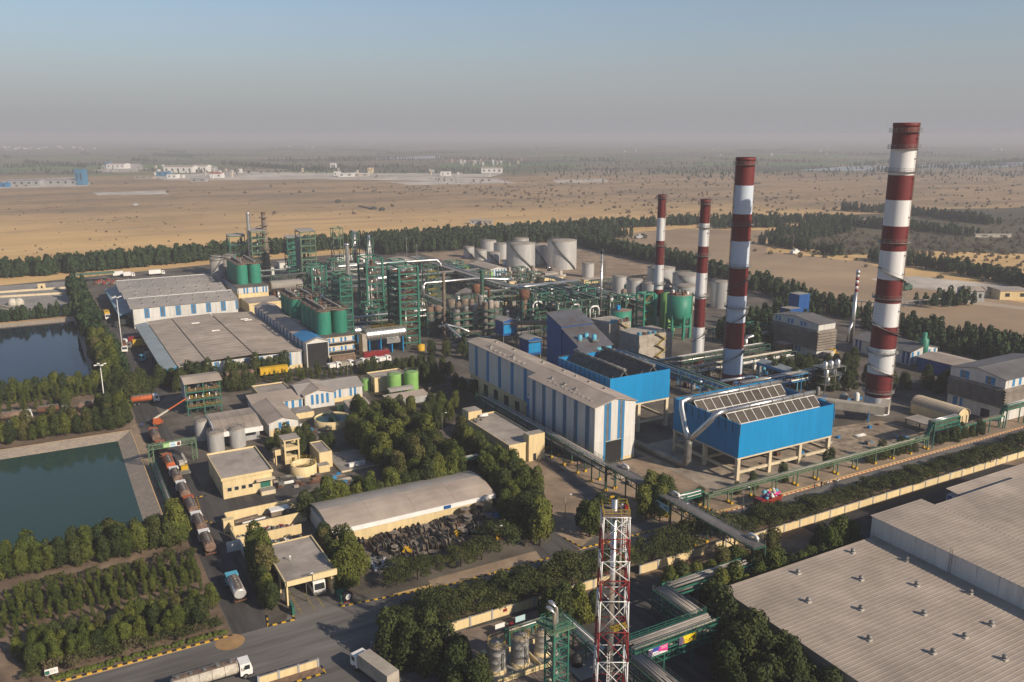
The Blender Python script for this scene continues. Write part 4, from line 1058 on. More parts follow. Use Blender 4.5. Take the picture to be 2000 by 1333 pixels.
m=MB();m.box(34.2,46.8,209.3,209.4,2.98,3.1,'cream_pale');part('string_course',m,cb)
fb=thing('cream_building',ctr(109,120,195,222),'long flat roofed cream building with stair houses at both ends, before the white hall','building')
flat_body(fb,109.0,120.0,194.2,222.8,5.2,'cream',par=.5,over=.1)
m=MB();m.box(114.8,120.0,193.2,196.2,0,7.9,'cream',top='roof_flat');part('stair_house',m,fb)
m=MB();m.box(109.2,113.8,220.0,224.5,0,7.9,'cream',top='roof_flat');part('stair_house',m,fb)
for y in(198,205,212):
 opening(fb,'window','-a',109.0,y,y+3.6,1.6,3.4,'glass','cream_pale')
opening(fb,'door','-b',193.2,116.2,117.2,0.1,2.2,'black',None)
for x,y in((110.3,218.4),(111.3,218.4),(112.4,217.6),(110.2,216.6)):
 m=MB();m.box(x,x+.7,y,y+.8,5.25,6.0,'grey_steel');part('air_conditioner',m,fb)
m=MB();m.cyl((112.6,219.3,6.3),(115.4,219.3,6.3),.5,'white',n=10);part('water_tank',m,fb)
m=MB();m.box(106.4,108.99,217,221,3.0,3.2,'cream_pale');part('porch_roof',m,fb)
s1=thing('shed',ctr(41,53.5,246.8,262),'pale metal shed with one steep curved roof plane above the silver tanks','building')
m=MB();m.box(41.5,53.0,250,261.5,0,4.6,'grey_wall');part('wall',m,s1)
for j in range(6):
 x0=39.9+13.4*j/6
 m=MB();m.extr([(246.8,4.9),(254,6.6),(262.0,6.3),(262.0,6.48),(254,6.8),(246.8,5.1)],x0,x0+13.4/6-.05,'a','roof_sheet');part('roof_sheet',m,s1)
m=MB();m.box(39.7,53.4,246.5,246.78,3.6,5.1,'white');m.extr([(246.8,3.7),(254,5.3),(262,5.0),(262,6.3),(254,6.6),(246.8,4.9)],39.6,39.85,'a','white');part('fascia',m,s1)
s2=thing('shed',ctr(56,65,250,272),'white shed with grey gable roof and two blue stripes on its front','building')
gable_body(s2,55.8,64.8,249.4,270.5,0,4.4,5.8,'b','white_wall','roof_sheet')
panels(s2,'wall_panel','-b',249.4,56.0,64.6,[(2.7,'white_wall'),(.9,'blue_stripe'),(1.5,'white_wall'),(.9,'blue_stripe'),(2.6,'white_wall')],2.2,4.3)
panels(s2,'wall_panel','-b',249.4,56.0,64.6,[(8.6,'cream')],0,2.15)
s2b=thing('shed',ctr(56,72,271,279),'low lean-to shed with grey roof between two white sheds','building')
m=MB();m.box(56.0,72.4,271.2,279,0,4.0,'white_wall');part('wall',m,s2b)
m=MB();m.extr([(270.7,3.95),(279.6,5.2),(279.6,5.4),(270.7,4.15)],55.6,72.8,'a','roof_sheet');part('roof',m,s2b)
panels(s2b,'wall_panel','-b',271.2,64.9,72.3,[(1.6,'white_wall'),(.9,'blue_stripe'),(1.2,'white_wall'),(.9,'blue_stripe')],1.2,3.9)
s3=thing('shed',ctr(73,83,270,284),'white shed with gable roof and four blue stripes, left of the round clarifier','building')
gable_body(s3,73.0,83.2,270.6,285.0,0,4.9,6.3,'b','white_wall','roof_sheet')
panels(s3,'wall_panel','-b',270.6,73.2,83.0,[(1.9,'white_wall'),(.85,'blue_stripe'),(.9,'white_wall'),(.85,'blue_stripe'),(.9,'white_wall'),(.85,'blue_stripe'),(.9,'white_wall'),(.85,'blue_stripe'),(1.9,'white_wall')],1.4,4.8)
s4=thing('shed',ctr(83,94.5,273,285),'long low white shed with grey roof and paired blue stripes','building')
gable_body(s4,72.0,94.3,273.6,286.0,0,4.7,6.2,'a','white_wall','roof_grey')
panels(s4,'wall_panel','-b',273.6,83.6,94.1,[(.4,'white_wall'),(.75,'blue_stripe'),(1.0,'white_wall'),(.75,'blue_stripe'),(3.2,'white_wall'),(.75,'blue_stripe'),(.8,'white_wall'),(.75,'blue_stripe'),(2.1,'white_wall')],1.5,4.6)
panels(s4,'wall_panel','-b',273.6,83.6,94.1,[(10.5,'cream')],0,1.45)
s5=thing('cream_building',ctr(60,71,279.8,291),'small flat cream block behind the lean-to shed','building')
flat_body(s5,60.0,71.0,280.2,290.5,4.7,'cream')
s6=thing('cream_building',ctr(100.5,113,277,286),'flat cream block behind the two lime green tanks','building')
flat_body(s6,100.4,112.9,277.6,286,5.0,'cream');opening(s6,'door','-a',100.4,279,280.2,.1,2.4,'black',None)
s7=thing('shed',ctr(90,100,250,262),'low grey lean-to roof at the edge of the wood below the lime green tanks','building')
m=MB();m.extr([(256.2,3.2),(262,4.0),(262,4.15),(256.2,3.35)],83.4,91,'a','roof_sheet');part('roof',m,s7);m=MB();m.box(83.8,90.6,256.6,261.8,0,3.2,'grey_wall');part('wall',m,s7)
s8=thing('shed',ctr(98,110,262,266),'long low grey roof between the wood and the lime green tanks','building')
m=MB();m.extr([(258.6,2.6),(263.2,3.2),(263.2,3.35),(258.6,2.75)],97.8,113,'a','roof_sheet');part('roof',m,s8);m=MB();m.box(98.2,112.6,259,263,0,2.6,'grey_wall');part('wall',m,s8)
pl=thing('pilot_plant',ctr(38,48.5,283,291.5),'open green steel frame with yellow railings, silver tanks and a grey sheet roof','structure')
for x in(37.6,42.9,48.2):
 for y in(283,291):
  m=MB();m.box(x-.18,x+.18,y-.18,y+.18,0,11,'green_bright');part('column',m,pl)
for z in(2.7,5.4,8.1):
 m=MB();m.box(37.5,48.3,282.9,291.1,z-.12,z,'concrete_dark');part('floor',m,pl)
 m=MB()
 for y in(282.75,291.2):m.beam((37.5,y,z-.2),(48.3,y,z-.2),.3,'green_bright')
 for x in(37.4,48.4):m.beam((x,283,z-.2),(x,291,z-.2),.3,'green_bright')
 part('floor_beam',m,pl)
 m=MB()
 for q in(.5,1.0):m.beam((37.6,282.7,z+q),(48.2,282.7,z+q),.08,'yellow_steel')
 for i in range(9):m.beam((37.6+1.32*i,282.7,z),(37.6+1.32*i,282.7,z+1),.07,'yellow_steel')
 part('railing',m,pl)
 for i in range(4):
  m=MB();x=39+2.6*i+rnd.uniform(-.3,.3);m.lathe((x,285.5,z),[(.0,0),(.6,0),(.6,1.5),(.3,1.9),(0,1.95)],rnd.choice(['silver','silver','yellow_steel','rust_pipe']),n=10);part('vessel',m,pl)
for i in range(5):
 m=MB();x=38.6+2.1*i;m.cyl((x,284.6,0),(x,284.6,7+(i%2)*2),.22,'silver',n=8);part('pipe',m,pl)
m=MB();m.beam((37.7,282.8,0),(42.9,282.8,2.6),.12,'green_bright');m.beam((48.2,282.8,2.8),(43,282.8,5.2),.12,'green_bright');m.beam((43,282.8,0.0),(48.2,282.8,2.6),.12,'green_bright');part('brace',m,pl)
m=MB();m.extr([(282.2,11.0),(287,12.1),(292.2,11.4),(292.2,11.55),(287,12.25),(282.2,11.15)],36.9,49.0,'a','roof_sheet');part('roof',m,pl)
m=MB();m.box(37.1,37.25,283,291,5,11,'roof_cool');part('side_sheet',m,pl)
ct=thing('treatment_tower',ctr(54,58.2,224,229),'cream concrete tower with an open top storey beside the round basin','tower')
for x in(54.1,57.9):
 for y in(224.2,228.3):m=MB();m.box(x-.22,x+.22,y-.22,y+.22,0,7.3,'cream');part('column',m,ct)
m=MB();m.box(53.6,58.4,223.7,228.8,7.3,7.6,'cream',top='roof_flat');part('roof',m,ct)
m=MB();m.box(53.9,58.1,224,228.5,4.3,5.3,'cream');part('upper_floor',m,ct)
m=MB();m.box(54.35,57.65,224.45,228.05,0,2.6,'cream');part('lower_room',m,ct);opening(ct,'doorway','-b',224.45,55.9,56.7,.3,2.0,'black',None)
m=MB();m.box(51.6,53.7,225.5,228.5,2.9,3.3,'cream');m.box(51.7,52.0,225.6,225.9,0,2.9,'cream');m.box(51.7,52,228.1,228.4,0,2.9,'cream');m.box(51.6,53.7,225.5,225.7,3.3,4.6,'cream');part('side_platform',m,ct)
def basin(name,a,b,r,h,label,cat,k='cream',inner='black',wz=None,wk='water_green',bridge=False):
 t=thing(name,(a,b,0),label,cat)
 m=MB();m.lathe((a,b,0),[(r,0),(r,h),(r-.3,h),(r-.3,.2)],k,n=36);part('wall',m,t)
 m=MB();m.cyl((a,b,.1),(a,b,wz or h*.55),r-.31,wk,n=36);part('water',m,t)
 if bridge:
  m=MB();m.box(a-.7,a+.7,b-r,b+r*.3,h+.2,h+.45,'green_steel')
  for s_ in(-.7,.7):
   for q in(.6,1.1):m.beam((a+s_,b-r,h+.3+q),(a+s_,b+r*.3,h+.3+q),.07,'green_steel')
   for i in range(8):m.beam((a+s_,b-r+i*r*1.3/7,h+.4),(a+s_,b-r+i*r*1.3/7,h+1.4),.07,'green_steel')
  part('bridge',m,t)
  m=MB();m.lathe((a,b,0),[(1.2,0),(1.2,h+.1),(0.9,h+.3),(0,h+.35)],'green_steel',n=14);part('feed_well',m,t)
 return t
basin('clarifier',76.3,252.0,5.6,2.4,'round cream clarifier basin with green walkway and dark water','basin',bridge=True,wz=1.9)
bt=basin('round_basin',57.0,216.6,3.5,2.9,'smaller round cream basin with yellow railing beside the open tower','basin',wk='concrete_dark',wz=1.2)
m=MB()
for i in range(18):
 an=6.283*i/18;m.beam((57+3.4*math.cos(an),216.6+3.4*math.sin(an),2.9),(57+3.4*math.cos(an),216.6+3.4*math.sin(an),3.9),.07,'yellow_steel')
for q in(3.4,3.9):m.lathe((57,216.6,0),[(3.37,q-.04),(3.45,q),(3.37,q+.04)],'yellow_steel',n=24)
part('railing',m,bt)
tb=thing('cream_building',ctr(61.8,65.2,217,226),'small cream block with a flat roof, right of the round basin','building')
flat_body(tb,61.7,65.3,217.2,226.8,4.4,'cream',par=.3)
m=MB();m.box(60.6,63.6,214.2,216.9,0,2.0,'cream',top='concrete');part('porch',m,tb)
sl=MB();sl.box(66,80.5,211.5,226,0.02,.5,'cream_pale',top='concrete');solo('tank_cover',sl,'wide flat concrete tank cover between cream block and wood','slab')
for i in range(3):
 m=MB();m.box(68.8+1.6*i,70.2+1.6*i,213,214,.5,1.5,'white');solo('bulk_bag',m,('left one','middle one','right one')[i]+' of three white bags on the flat concrete tank cover','bag','white bags on the tank cover',loc=(69.5+1.6*i,213.5,.5))
for j,(x,y,r_,h_)in enumerate(((85,263.6,1.0,2.2),(87.4,264.4,1.1,2.4),(91,265.6,1.5,2.0),(83,264.2,.9,1.8))):
 t=MB();t.lathe((x,y,0),[(r_,0),(r_,h_),(0,h_+.25)],'green_tank' if j!=2 else 'green_steel',n=16);solo('small_tank',t,('small lime green tank beside the clarifier','taller small lime green tank beside the clarifier','squat dark green tank right of the small lime green ones','lowest lime green tank next to the clarifier walkway')[j],'tank','small tanks by the clarifier',loc=(x,y,0))
bas2=MB();bas2.box(67.5,73.5,262,268.6,0,2.0,'cream',top='concrete');solo('cream_plinth',bas2,'cream concrete basin block before the striped shed','basin')
yd=thing('scrap_bay',ctr(32,49,181,196),'three cream walled scrap bays between tanker road and grey shed','bay')
for nm,ar in(('bay_wall',(32.0,49.0,195.6,195.85)),('bay_wall',(32.0,49.2,187.0,187.25)),('bay_wall',(31.4,46.2,180.8,181.05)),('bay_wall',(31.8,32.05,187.25,195.6)),('bay_wall',(31.4,31.65,181.05,187.0))):
 m=MB();m.box(*ar,0,2.5,'cream');part(nm,m,yd)
m=MB();m.box(30.6,33.0,190.2,191.8,0,2.9,'cream');part('booth',m,yd)
m=MB()
def scrap(a0,a1,b0,b1,n_,s,ks,zt):
 m=MB()
 for i in range(n_):
  u,v=rnd.random(),rnd.random();x=a0+(a1-a0)*u;y=b0+(b1-b0)*v
  z=zt*(1-abs(2*u-1)**2)*(1-abs(2*v-1))*rnd.uniform(.5,1)+.15
  L=rnd.uniform(.2,1)*s;an=rnd.uniform(0,6.28);e=rnd.uniform(-.5,.5)
  m.beam((x-L*math.cos(an),y-L*math.sin(an),z-L*e),(x+L*math.cos(an),y+L*math.sin(an),z+L*e),rnd.uniform(.1,.5),rnd.choice(ks),rnd.uniform(.05,.4))
 return m
solo('scrap_heap',scrap(33,46,182,186.6,420,.7,['grey_steel','grey_steel','silver','rust','blue_stripe','dark_steel','white','red_paint','rust_pipe'],2.0),'grey heap of mixed metal scrap in the middle walled bay','scrap heap',kind='stuff')
solo('scrap_heap',scrap(34,46,177.4,180.3,160,.6,['rust','rust_pipe','dark_steel','tan_rust','blue_stripe','white'],.9),'low rusty scrap heap against the gatehouse side of the bays','scrap heap',kind='stuff')
for i in range(5):
 m=MB();y=188.4+.75*i;m.beam((33.5+i*.4,y,.5+.1*i),(44.5-i,y+.4,.5+.12*i),.3,('silver','white','silver','grey_steel','white')[i])
 solo('steel_pole',m,('nearest silver pole','second white pole','third silver pole','grey pole near the back','rearmost white pole')[i]+' lying in the back scrap bay','pole','poles lying in the back scrap bay',loc=(38,y,.5))
m=MB();m.box(42,46.6,192.4,194.6,1.5,1.9,'white');m.box(42.2,46.4,192.8,194.4,.2,1.5,'rust_pipe');solo('covered_rack',m,'pipe rack under a white sheet in the back scrap bay','rack',loc=(44,193.5,0))
m=MB();m.beam((33.6,193.2,.8),(39.2,193.6,1.0),1.0,'rust_pipe',.5);solo('pipe_bundle',m,'bundle of rusty pipes along the back wall of the scrap bay','pipes',loc=(36,193,.5))
m=MB();m.box(29.2,32.2,179.8,180.0,0,2.5,'white_wall');m.box(32.0,32.2,176,179.8,0,2.5,'white_wall');solo('sheet_fence',m,'white sheet fence corner at the roadside below the scrap bays','fence',loc=(30.5,180,0))
def louvre_block(name,a0,a1,b0,b1,h,hr,label,ridge_a,lz0,lz1,group):
 t=thing(name,ctr(a0,a1,b0,b1),label,'building',group)
 gable_body(t,a0,a1,b0,b1,0,h,hr,'a','white_wall','roof_dark',over=.4)
 n_=7
 for i in range(n_):
  z0=lz0+(lz1-lz0)*i/n_;z1=lz0+(lz1-lz0)*(i+1)/n_
  m=MB()
  m.extr([(b0-1.2,z0),(b0-.05,z1),(b0-.05,z1-.12),(b0-1.15,z0-.1)],a0-.9,a1+.2,'a','louvre');part('louvre',m,t)
  m=MB();m.extr([(a0-1.2,z0+.02),(a0-.05,z1+.02),(a0-.05,z1-.1),(a0-1.15,z0-.08)],b0,b1,'b','louvre');part('louvre',m,t)
 return t
r1=louvre_block('louvred_block',277.5,287.6,233.6,258.4,14.0,15.6,'grey louvred block with a dark roof and thin silver stack behind it',None,3.4,11.5,'grey louvred blocks')
panels(r1,'wall_panel','-a',277.5,240,257,[(1.3,'blue_stripe'),(.6,'white_wall'),(1.3,'blue_stripe'),(3.8,'white_wall')],12.0,13.9)
panels(r1,'wall_panel','-a',277.5,242,254,[(1.2,'blue_stripe'),(.6,'white_wall'),(1.2,'blue_stripe'),(3.8,'white_wall')],.8,3.2)
m=MB();m.tube([(289,236,3),(289.4,236,8),(288.5,238,10),(287.7,240,10)],.5,'silver',10);part('duct',m,r1)
r2=louvre_block('louvred_block',264.6,300,147.6,166.4,14.0,15.8,'big louvred block at the right edge, white above with blue window stripes',None,5.0,11.2,'grey louvred blocks')
panels(r2,'wall_panel','-a',264.6,149,166,[(2.0,'white_wall'),(1.4,'blue_stripe'),(1.0,'grey_glaze'),(.8,'blue_stripe'),(3.6,'white_wall')],11.4,13.9)
panels(r2,'wall_panel','-b',147.6,266,299,[(2.2,'white_wall'),(1.4,'blue_stripe')],11.4,13.9)
panels(r2,'wall_panel','-a',264.6,161,164.4,[(.9,'blue_stripe'),(.9,'white_wall'),(.9,'blue_stripe')],.9,4.4)
opening(r2,'doorway','-a',264.6,151.5,154.5,.1,3.0,'black',None)
r3=thing('shed',ctr(302,319.6,207,233),'low grey roofed shed right of the tallest stack, white with blue panels','building')
gable_body(r3,300.5,317.5,206.5,234,0,5.5,7.4,'b','white_wall','roof_dark');panels(r3,'wall_panel','-b',206.5,301,317.2,[(1.3,'blue_stripe'),(2.2,'white_wall')],.4,5.3);panels(r3,'wall_panel','-a',300.5,207,233.5,[(1.2,'blue_deep'),(.8,'white_wall'),(1.2,'blue_deep'),(4.4,'white_wall')],.4,5.3)
r4=thing('open_shed',ctr(298.5,312,185.5,202),'open shed with pale roof and dark blue side wall right of the tallest stack','building')
gable_body(r4,298.4,312.2,185.3,201.7,3.4,5.0,6.0,'b','blue_deep','roof_sheet');m=MB();m.box(298.6,298.8,185.4,201.5,0,3.4,'blue_deep');m.box(298.6,312,201.4,201.6,0,3.4,'blue_deep');part('side_wall',m,r4)
for x in(303,308,311.8):m=MB();m.box(x-.15,x+.15,185.5,185.8,0,3.4,'grey_steel');part('post',m,r4)
r5=thing('barrel_vault_hall',ctr(247.5,254,151.5,168),'cream hall with a ribbed barrel vault roof near the tallest stack','building')
pv_=[(247.6+3.2*(1-math.cos(math.pi*i/12)),3.3+2.4*math.sin(math.pi*i/12))for i in range(13)]
m=MB();m.extr([(247.8,0),(253.8,0)]+[(x,z-.1)for x,z in pv_[::-1]],151.8,168,'b','cream');part('wall',m,r5)
for j in range(20):
 y0=151.4+16.9*j/20;m=MB();q=.05
 for i in range(12):
  (x0,z0),(x1,z1)=pv_[i],pv_[i+1]
  m.face([(x0,y0,z0),(x1,y0,z1),(x1,y0+.845,z1),(x0,y0+.845,z0)][::-1],'roof_sheet')
 m2=m;
 for i in range(12):
  (x0,z0),(x1,z1)=pv_[i],pv_[i+1]
  m.beam((x0,y0+.06,z0+.03),(x1,y0+.06,z1+.03),.16,'cream_pale',.1)
 part('vault_sheet',m,r5)
for x in(248.6,250.8,253):m=MB();m.box(x-.35,x+.35,151.5,151.78,0,3.2,'cream_pale');part('pilaster',m,r5)
r6=thing('low_shelter',ctr(233.5,239.7,149.5,159.5),'low shelter with a flat dusty roof beside the barrel vault','shelter')
m=MB();m.box(232.8,239.6,149.4,159.8,3.0,3.25,'roof_flat');part('roof',m,r6)
for x in(233.2,239.2):
 for y in(149.8,154.5,159.3):m=MB();m.box(x-.15,x+.15,y-.15,y+.15,0,3.0,'green_steel');part('post',m,r6)
for x,y,h_,s_ in((312.8,283,7.6,4.4),(322,296,8.4,5.0)):
 pass
r7=thing('blue_plant_house',(318,290,0),'pair of dark blue sheet metal boxes on the left of the thin silver stack','building')
m=MB();m.box(313,320.5,281,287.5,2.0,8.5,'blue_deep',top='roof_grey');part('front_box',m,r7)
m=MB();m.box(320.7,328,283,289.5,1.5,14.6,'blue_deep',top='roof_grey');part('rear_box',m,r7)
m=MB();m.box(312.6,328.6,280,290,1.2,1.49,'beige_panel')
for x in(313,320,328):
 for y in(281,289):m.box(x-.2,x+.2,y-.2,y+.2,0,1.2,'grey_steel')
part('base_frame',m,r7)
m=MB();m.lathe((311,274,0),[(.2,.5),(1.4,3.2),(1.6,3.4),(1.6,6.6),(0,6.9)],'blue',n=14);solo('hopper',m,'small blue hopper left of the louvred block','hopper',loc=(311,274,0))
sst=thing('thin_stack',(312.4,244.4,0),'thin silver stack with a red and white striped tip','chimney')
m=MB();m.cyl((312.4,244.4,0),(312.4,244.4,23),.95,'silver',.72,n=14);part('shaft',m,sst)
for i in range(6):m=MB();m.cyl((312.4,244.4,23+1.3*i),(312.4,244.4,24.3+1.3*i),.72,'red_paint' if i%2==0 else 'white',n=14);part('painted_band',m,sst)
m=MB();m.cyl((312.4,244.4,30.8),(312.4,244.4,32.6),.85,'silver',n=14);part('cap',m,sst)
m=MB();m.tube([(309.5,244.4,.6),(310.4,244.4,6),(312.2,244.4,10)],.55,'silver',10);part('flue',m,sst)
gs2=thing('small_silo',(315.7,214.1,0),'slim dark green silo with a narrow neck in front of the low grey shed','silo')
m=MB();m.lathe((309.5,207.5,0),[(.3,1.2),(1.9,4),(1.9,9.6),(1.0,10.2),(1.0,12.4),(0,12.5)],'green_silo',n=16);part('shell',m,gs2)
m=MB()
for an in range(4):x,y=309.5+1.7*math.cos(an*1.57+.78),207.5+1.7*math.sin(an*1.57+.78);m.box(x-.12,x+.12,y-.12,y+.12,0,4.3,'blue_stripe')
part('leg',m,gs2)
br=thing('big_warehouse',(120,85,0),'huge low warehouse with a pale ribbed roof and rows of small vents, bottom right','building','huge warehouses bottom right')
A0,B1_,Z0=103.8,104.1,8.0
m=MB();m.box(A0+.3,146.7,20,B1_-.3,0,5.7,'white_wall');part('wall',m,br)
def ribbed(root,a0,a1,b0,b1,z0,z1,k,pitch,nm='roof_sheet',flat=0.66,hh=0.034,split=6):
 """troughed sheets; ribs run along a, roof rises from b0 (z0) to b1 (z1)"""
 n_=int((b1-b0)/pitch)
 per=max(1,n_//split)
 i=0
 while i<n_:
  m=MB();e=min(n_,i+per)
  for j in range(i,e):
   y0=b0+(b1-b0)*j/n_;y1=b0+(b1-b0)*(j+1)/n_;w_=y1-y0
   zz=lambda y:z0+(z1-z0)*(y-b0)/(b1-b0)
   ys=(y0,y0+w_*flat,y0+w_*(flat+.1),y0+w_*.9,y1);hs=(0,0,hh,hh,0)
   for q in range(4):
    m.face([(a0,ys[q],zz(ys[q])+hs[q]),(a1,ys[q],zz(ys[q])+hs[q]),(a1,ys[q+1],zz(ys[q+1])+hs[q+1]),(a0,ys[q+1],zz(ys[q+1])+hs[q+1])],k)
  part(nm,m,root);i=e
ribbed(br,A0,146.7,22,B1_,6.2,Z0,'roof_sheet',0.9)
m=MB();m.extr([(22,4.6),(B1_,6.4),(B1_,8.05),(22,6.25)],A0-.15,A0-.002,'a','roof_sheet');m.box(A0-.1,146.6,B1_+.02,B1_+.22,6.4,8.1,'roof_sheet');part('edge_trim',m,br)
b2=thing('big_warehouse',(155,85,0),'higher huge warehouse roof beyond a white step, right edge','building','huge warehouses bottom right')
m=MB();m.box(146.8,200,20,102.2,0,10.3,'white_wall');m.box(146.8,163.2,102.2,105.4,0,10.3,'white_wall');part('wall',m,b2)
ribbed(b2,146.5,163.4,22,105.8,10.6,12.2,'roof_sheet',0.9);ribbed(b2,163.42,200,22,102.6,10.6,12.14,'roof_sheet',0.9)
panels(b2,'wall_panel','-a',146.8,22,105.4,[(4.3,'white_wall')],6.2,11.0,zfun=lambda b:10.5+1.6*(b-22)/83.8)
m=MB();y=87.3
for s_ in(-.25,.25):m.beam((146.4,y+s_,7),(146.4,y+s_,13),.07,'grey_steel')
for i in range(18):m.beam((146.4,y-.25,7.2+.33*i),(146.4,y+.25,7.2+.33*i),.05,'grey_steel')
part('ladder',m,b2)
for(x,y)in((1665,1086),(1770,1101),(1558,1127),(1681,1138),(1790,1148),(1895,1162),(1578,1181),(1681,1195),(1804,1203),(1936,1222),(1697,1253),(1884,1246),(1822,1277),(1962,1288),(1870,1115),(1745,1055)):
 a_,b_=g(x,y,7.3);turbine(br,a_,b_,6.2+1.8*(b_-22)/82+.1,.8)
b3=thing('big_warehouse',(190,90,0),'lower white warehouse with blue corner stripes at the right edge','building','huge warehouses bottom right')
a_,b_=g(1945,1000,9.2);a2,b2_=g(1880,975,9.2)
m=MB();m.box(a2+.3,a2+40,b_+.3,b2_+4,0,8.8,'white_wall');part('wall',m,b3)
ribbed(b3,a2,a2+40,b_-.3,b2_+4.3,8.9,10.2,'roof_sheet',0.86,split=3)
panels(b3,'wall_panel','-b',b_+.3,a2+3.4,a2+38,[(.8,'blue_stripe'),(.9,'white_wall'),(.8,'blue_stripe'),(9,'white_wall')],2,8.7)
panels(b3,'wall_panel','-a',a2+.3,b_+.6,b2_+3.8,[(2.2,'white_wall'),(1.6,'blue_deep')],2,8.7)
def silo_block(prefix,b0,rows_,a_list,zb,h,r,bld,label_b,label_s,group,grey=False,kind='green_silo'):
 t=thing('silo_base_building',ctr(*bld[:4]),label_b,'building')
 x0,x1,y0,y1=bld[:4]
 m=MB();m.box(x0,x1,y0,y1,0,zb-.25,'cream');part('wall',m,t)
 for z0,z1 in bld[4]:
  for face,at,u0,u1 in(('-b',y0,x0+.1,x1-.1),('-a',x0,y0+.1,y1-.1)):
   panels(t,'wall_panel',face,at,u0,u1,[(2.6,'white_wall'),(.75,'blue_stripe'),(.9,'white_wall'),(.75,'blue_stripe')],z0,z1,proud=.3)
 for z0,z1 in bld[5]:
  m=MB();m.box(x0-.02,x1+.02,y0-.04,y0-.001,z0,z1,'black');part('louvre_gap',m,t)
  m=MB();m.box(x0-.3,x1+.3,y0-.5,y0-.04,z1-.1,z1+.12,'roof_grey');part('ledge',m,t)
 m=MB();m.box(x0-.35,x1+.35,y0-.35,y1+.35,zb-.25,zb,'concrete_dark');part('deck',m,t)
 n_=0
 for j in range(rows_):
  for i,a_ in enumerate(a_list):
   s=thing('silo',(a_,b0+2.12*r*j,zb),('front ' if j==0 else('second row ','third row ','rear row ','rearmost ')[min(j-1,3)])+label_s%('left','right')[i],'silo',group)
   m=MB();m.lathe((a_,b0+2.12*r*j,zb),[(r,0),(r,h*.33),(r,h*.66),(r,h)],kind,n=26);part('shell',m,s)
   m=MB();m.lathe((a_,b0+2.12*r*j,zb),[(r+.06,h-.02),(r+.06,h+.2),(0,h+.7)],'rust_pipe',n=26);part('lid',m,s)
   m=MB()
   for zz in(.02,h*.34,h*.67):m.lathe((a_,b0+2.12*r*j,zb),[(r,zz),(r+.07,zz+.03),(r+.07,zz+.12),(r,zz+.15)],kind,n=26)
   part('hoop',m,s)
 w=thing('silo_top_walkway',(a_list[0],b0,zb+h),'rusty walkway and conveyors on top of the '+label_s.split(' of the ')[-1],'walkway')
 z=zb+h+.75;y1_=b0+2.12*r*(rows_-1)+r
 for a_ in a_list:
  m=MB();m.box(a_-.8,a_+.8,b0-r*.9,y1_,z,z+.15,'rust_pipe');part('walkway',m,w)
  m=MB();m.box(a_-.35,a_+.35,b0-r*.6,y1_,z+.5,z+1.0,'roof_grey');part('chain_conveyor',m,w)
 m=MB()
 for e0,e1 in(((a_list[0]-r,b0-r),(a_list[-1]+r,b0-r)),((a_list[0]-r,b0-r),(a_list[0]-r,y1_)),((a_list[-1]+r,b0-r),(a_list[-1]+r,y1_))):
  for q in(0,.55,1.1):m.beam((*e0,z+q),(*e1,z+q),.1 if q else .3,'rust_pipe')
  d_=math.hypot(e1[0]-e0[0],e1[1]-e0[1]);k_=int(d_/1.6)
  for i in range(k_+1):u=i/k_;m.beam((e0[0]+(e1[0]-e0[0])*u,e0[1]+(e1[1]-e0[1])*u,z-.3),(e0[0]+(e1[0]-e0[0])*u,e0[1]+(e1[1]-e0[1])*u,z+1.1),.08,'rust_pipe')
 part('railing',m,w)
 for j in range(rows_):
  m=MB();y=b0+2.12*r*j;m.box(a_list[0]+1,a_list[-1]-1,y-.5,y+.5,z+.1,z+.25,'rust_pipe');part('cross_walk',m,w)
  m=MB();m.lathe((a_list[0]+1.3,y,z),[(.5,0),(.5,1.2),(.2,1.8),(0,1.8)],rnd.choice(['grey_steel','rust','green_bright']),n=8);part('vent',m,w)
silo_block('G3',331.6,4,(99.0,105.7),11.0,9.4,3.15,(95.8,109.3,324.6,358,((8.6,10.3),(5.0,6.6)),((7.0,8.3),(3.2,4.7))),'cream and white banded building carrying the nearest green silos','green silo, %s column of the nearest group','silos of the nearest group')
silo_block('G2',371.6,3,(98.8,105.5),9.6,9.4,3.15,(95.8,109.3,367,390,((6.4,9.0),),()),'white and blue banded base under the middle green silos','green silo, %s column of the middle group','silos of the middle group')
silo_block('G1',470.4,4,(96.4,103.4),11.0,10.6,3.3,(91.6,107.5,458.5,500,((7.6,10.6),),()),'white banded building carrying the farthest green silos','green silo, %s column of the farthest group','silos of the farthest group')
for j,(x,y)in enumerate(((89.5,502),(96.8,506),(92,513),(99.5,515))):
 m=MB();m.lathe((x,y,0),[(3.7,0),(3.7,21),(0,21.4)],'concrete',n=24);m.lathe((x,y,0),[(3.75,20.4),(3.9,20.6),(3.9,21.6),(3.75,21.8)],'grey_steel',n=24)
 solo('concrete_silo',m,('front left','front right','rear left','rear right')[j]+' grey concrete silo behind the farthest green silos','silo','grey concrete silos',loc=(x,y,0))
m=MB();m.box(92.5,110,438.5,458.2,0,5.3,'cream',top='roof_flat');t=thing('cream_building',(101,448,0),'flat cream annex before the farthest green silos','building');part('wall',m,t)
m=MB();m.box(92.3,110.2,438.3,438.5,4.7,5.7,'cream');m.box(92.3,92.5,438.5,458,4.7,5.7,'cream');part('parapet',m,t)
opening(t,'doorway','-b',438.5,95,98,.1,3.5,'black','cream_pale')
m=MB();m.box(110.5,117,436,442,0,7,'white_wall',top='roof_grey');t=thing('shed',(113,439,0),'white shed with two blue stripes beside the cream annex','building');part('wall',m,t);panels(t,'wall_panel','-b',436,110.7,116.8,[(2,'blue_stripe'),(1.4,'white_wall')],.3,6.9)
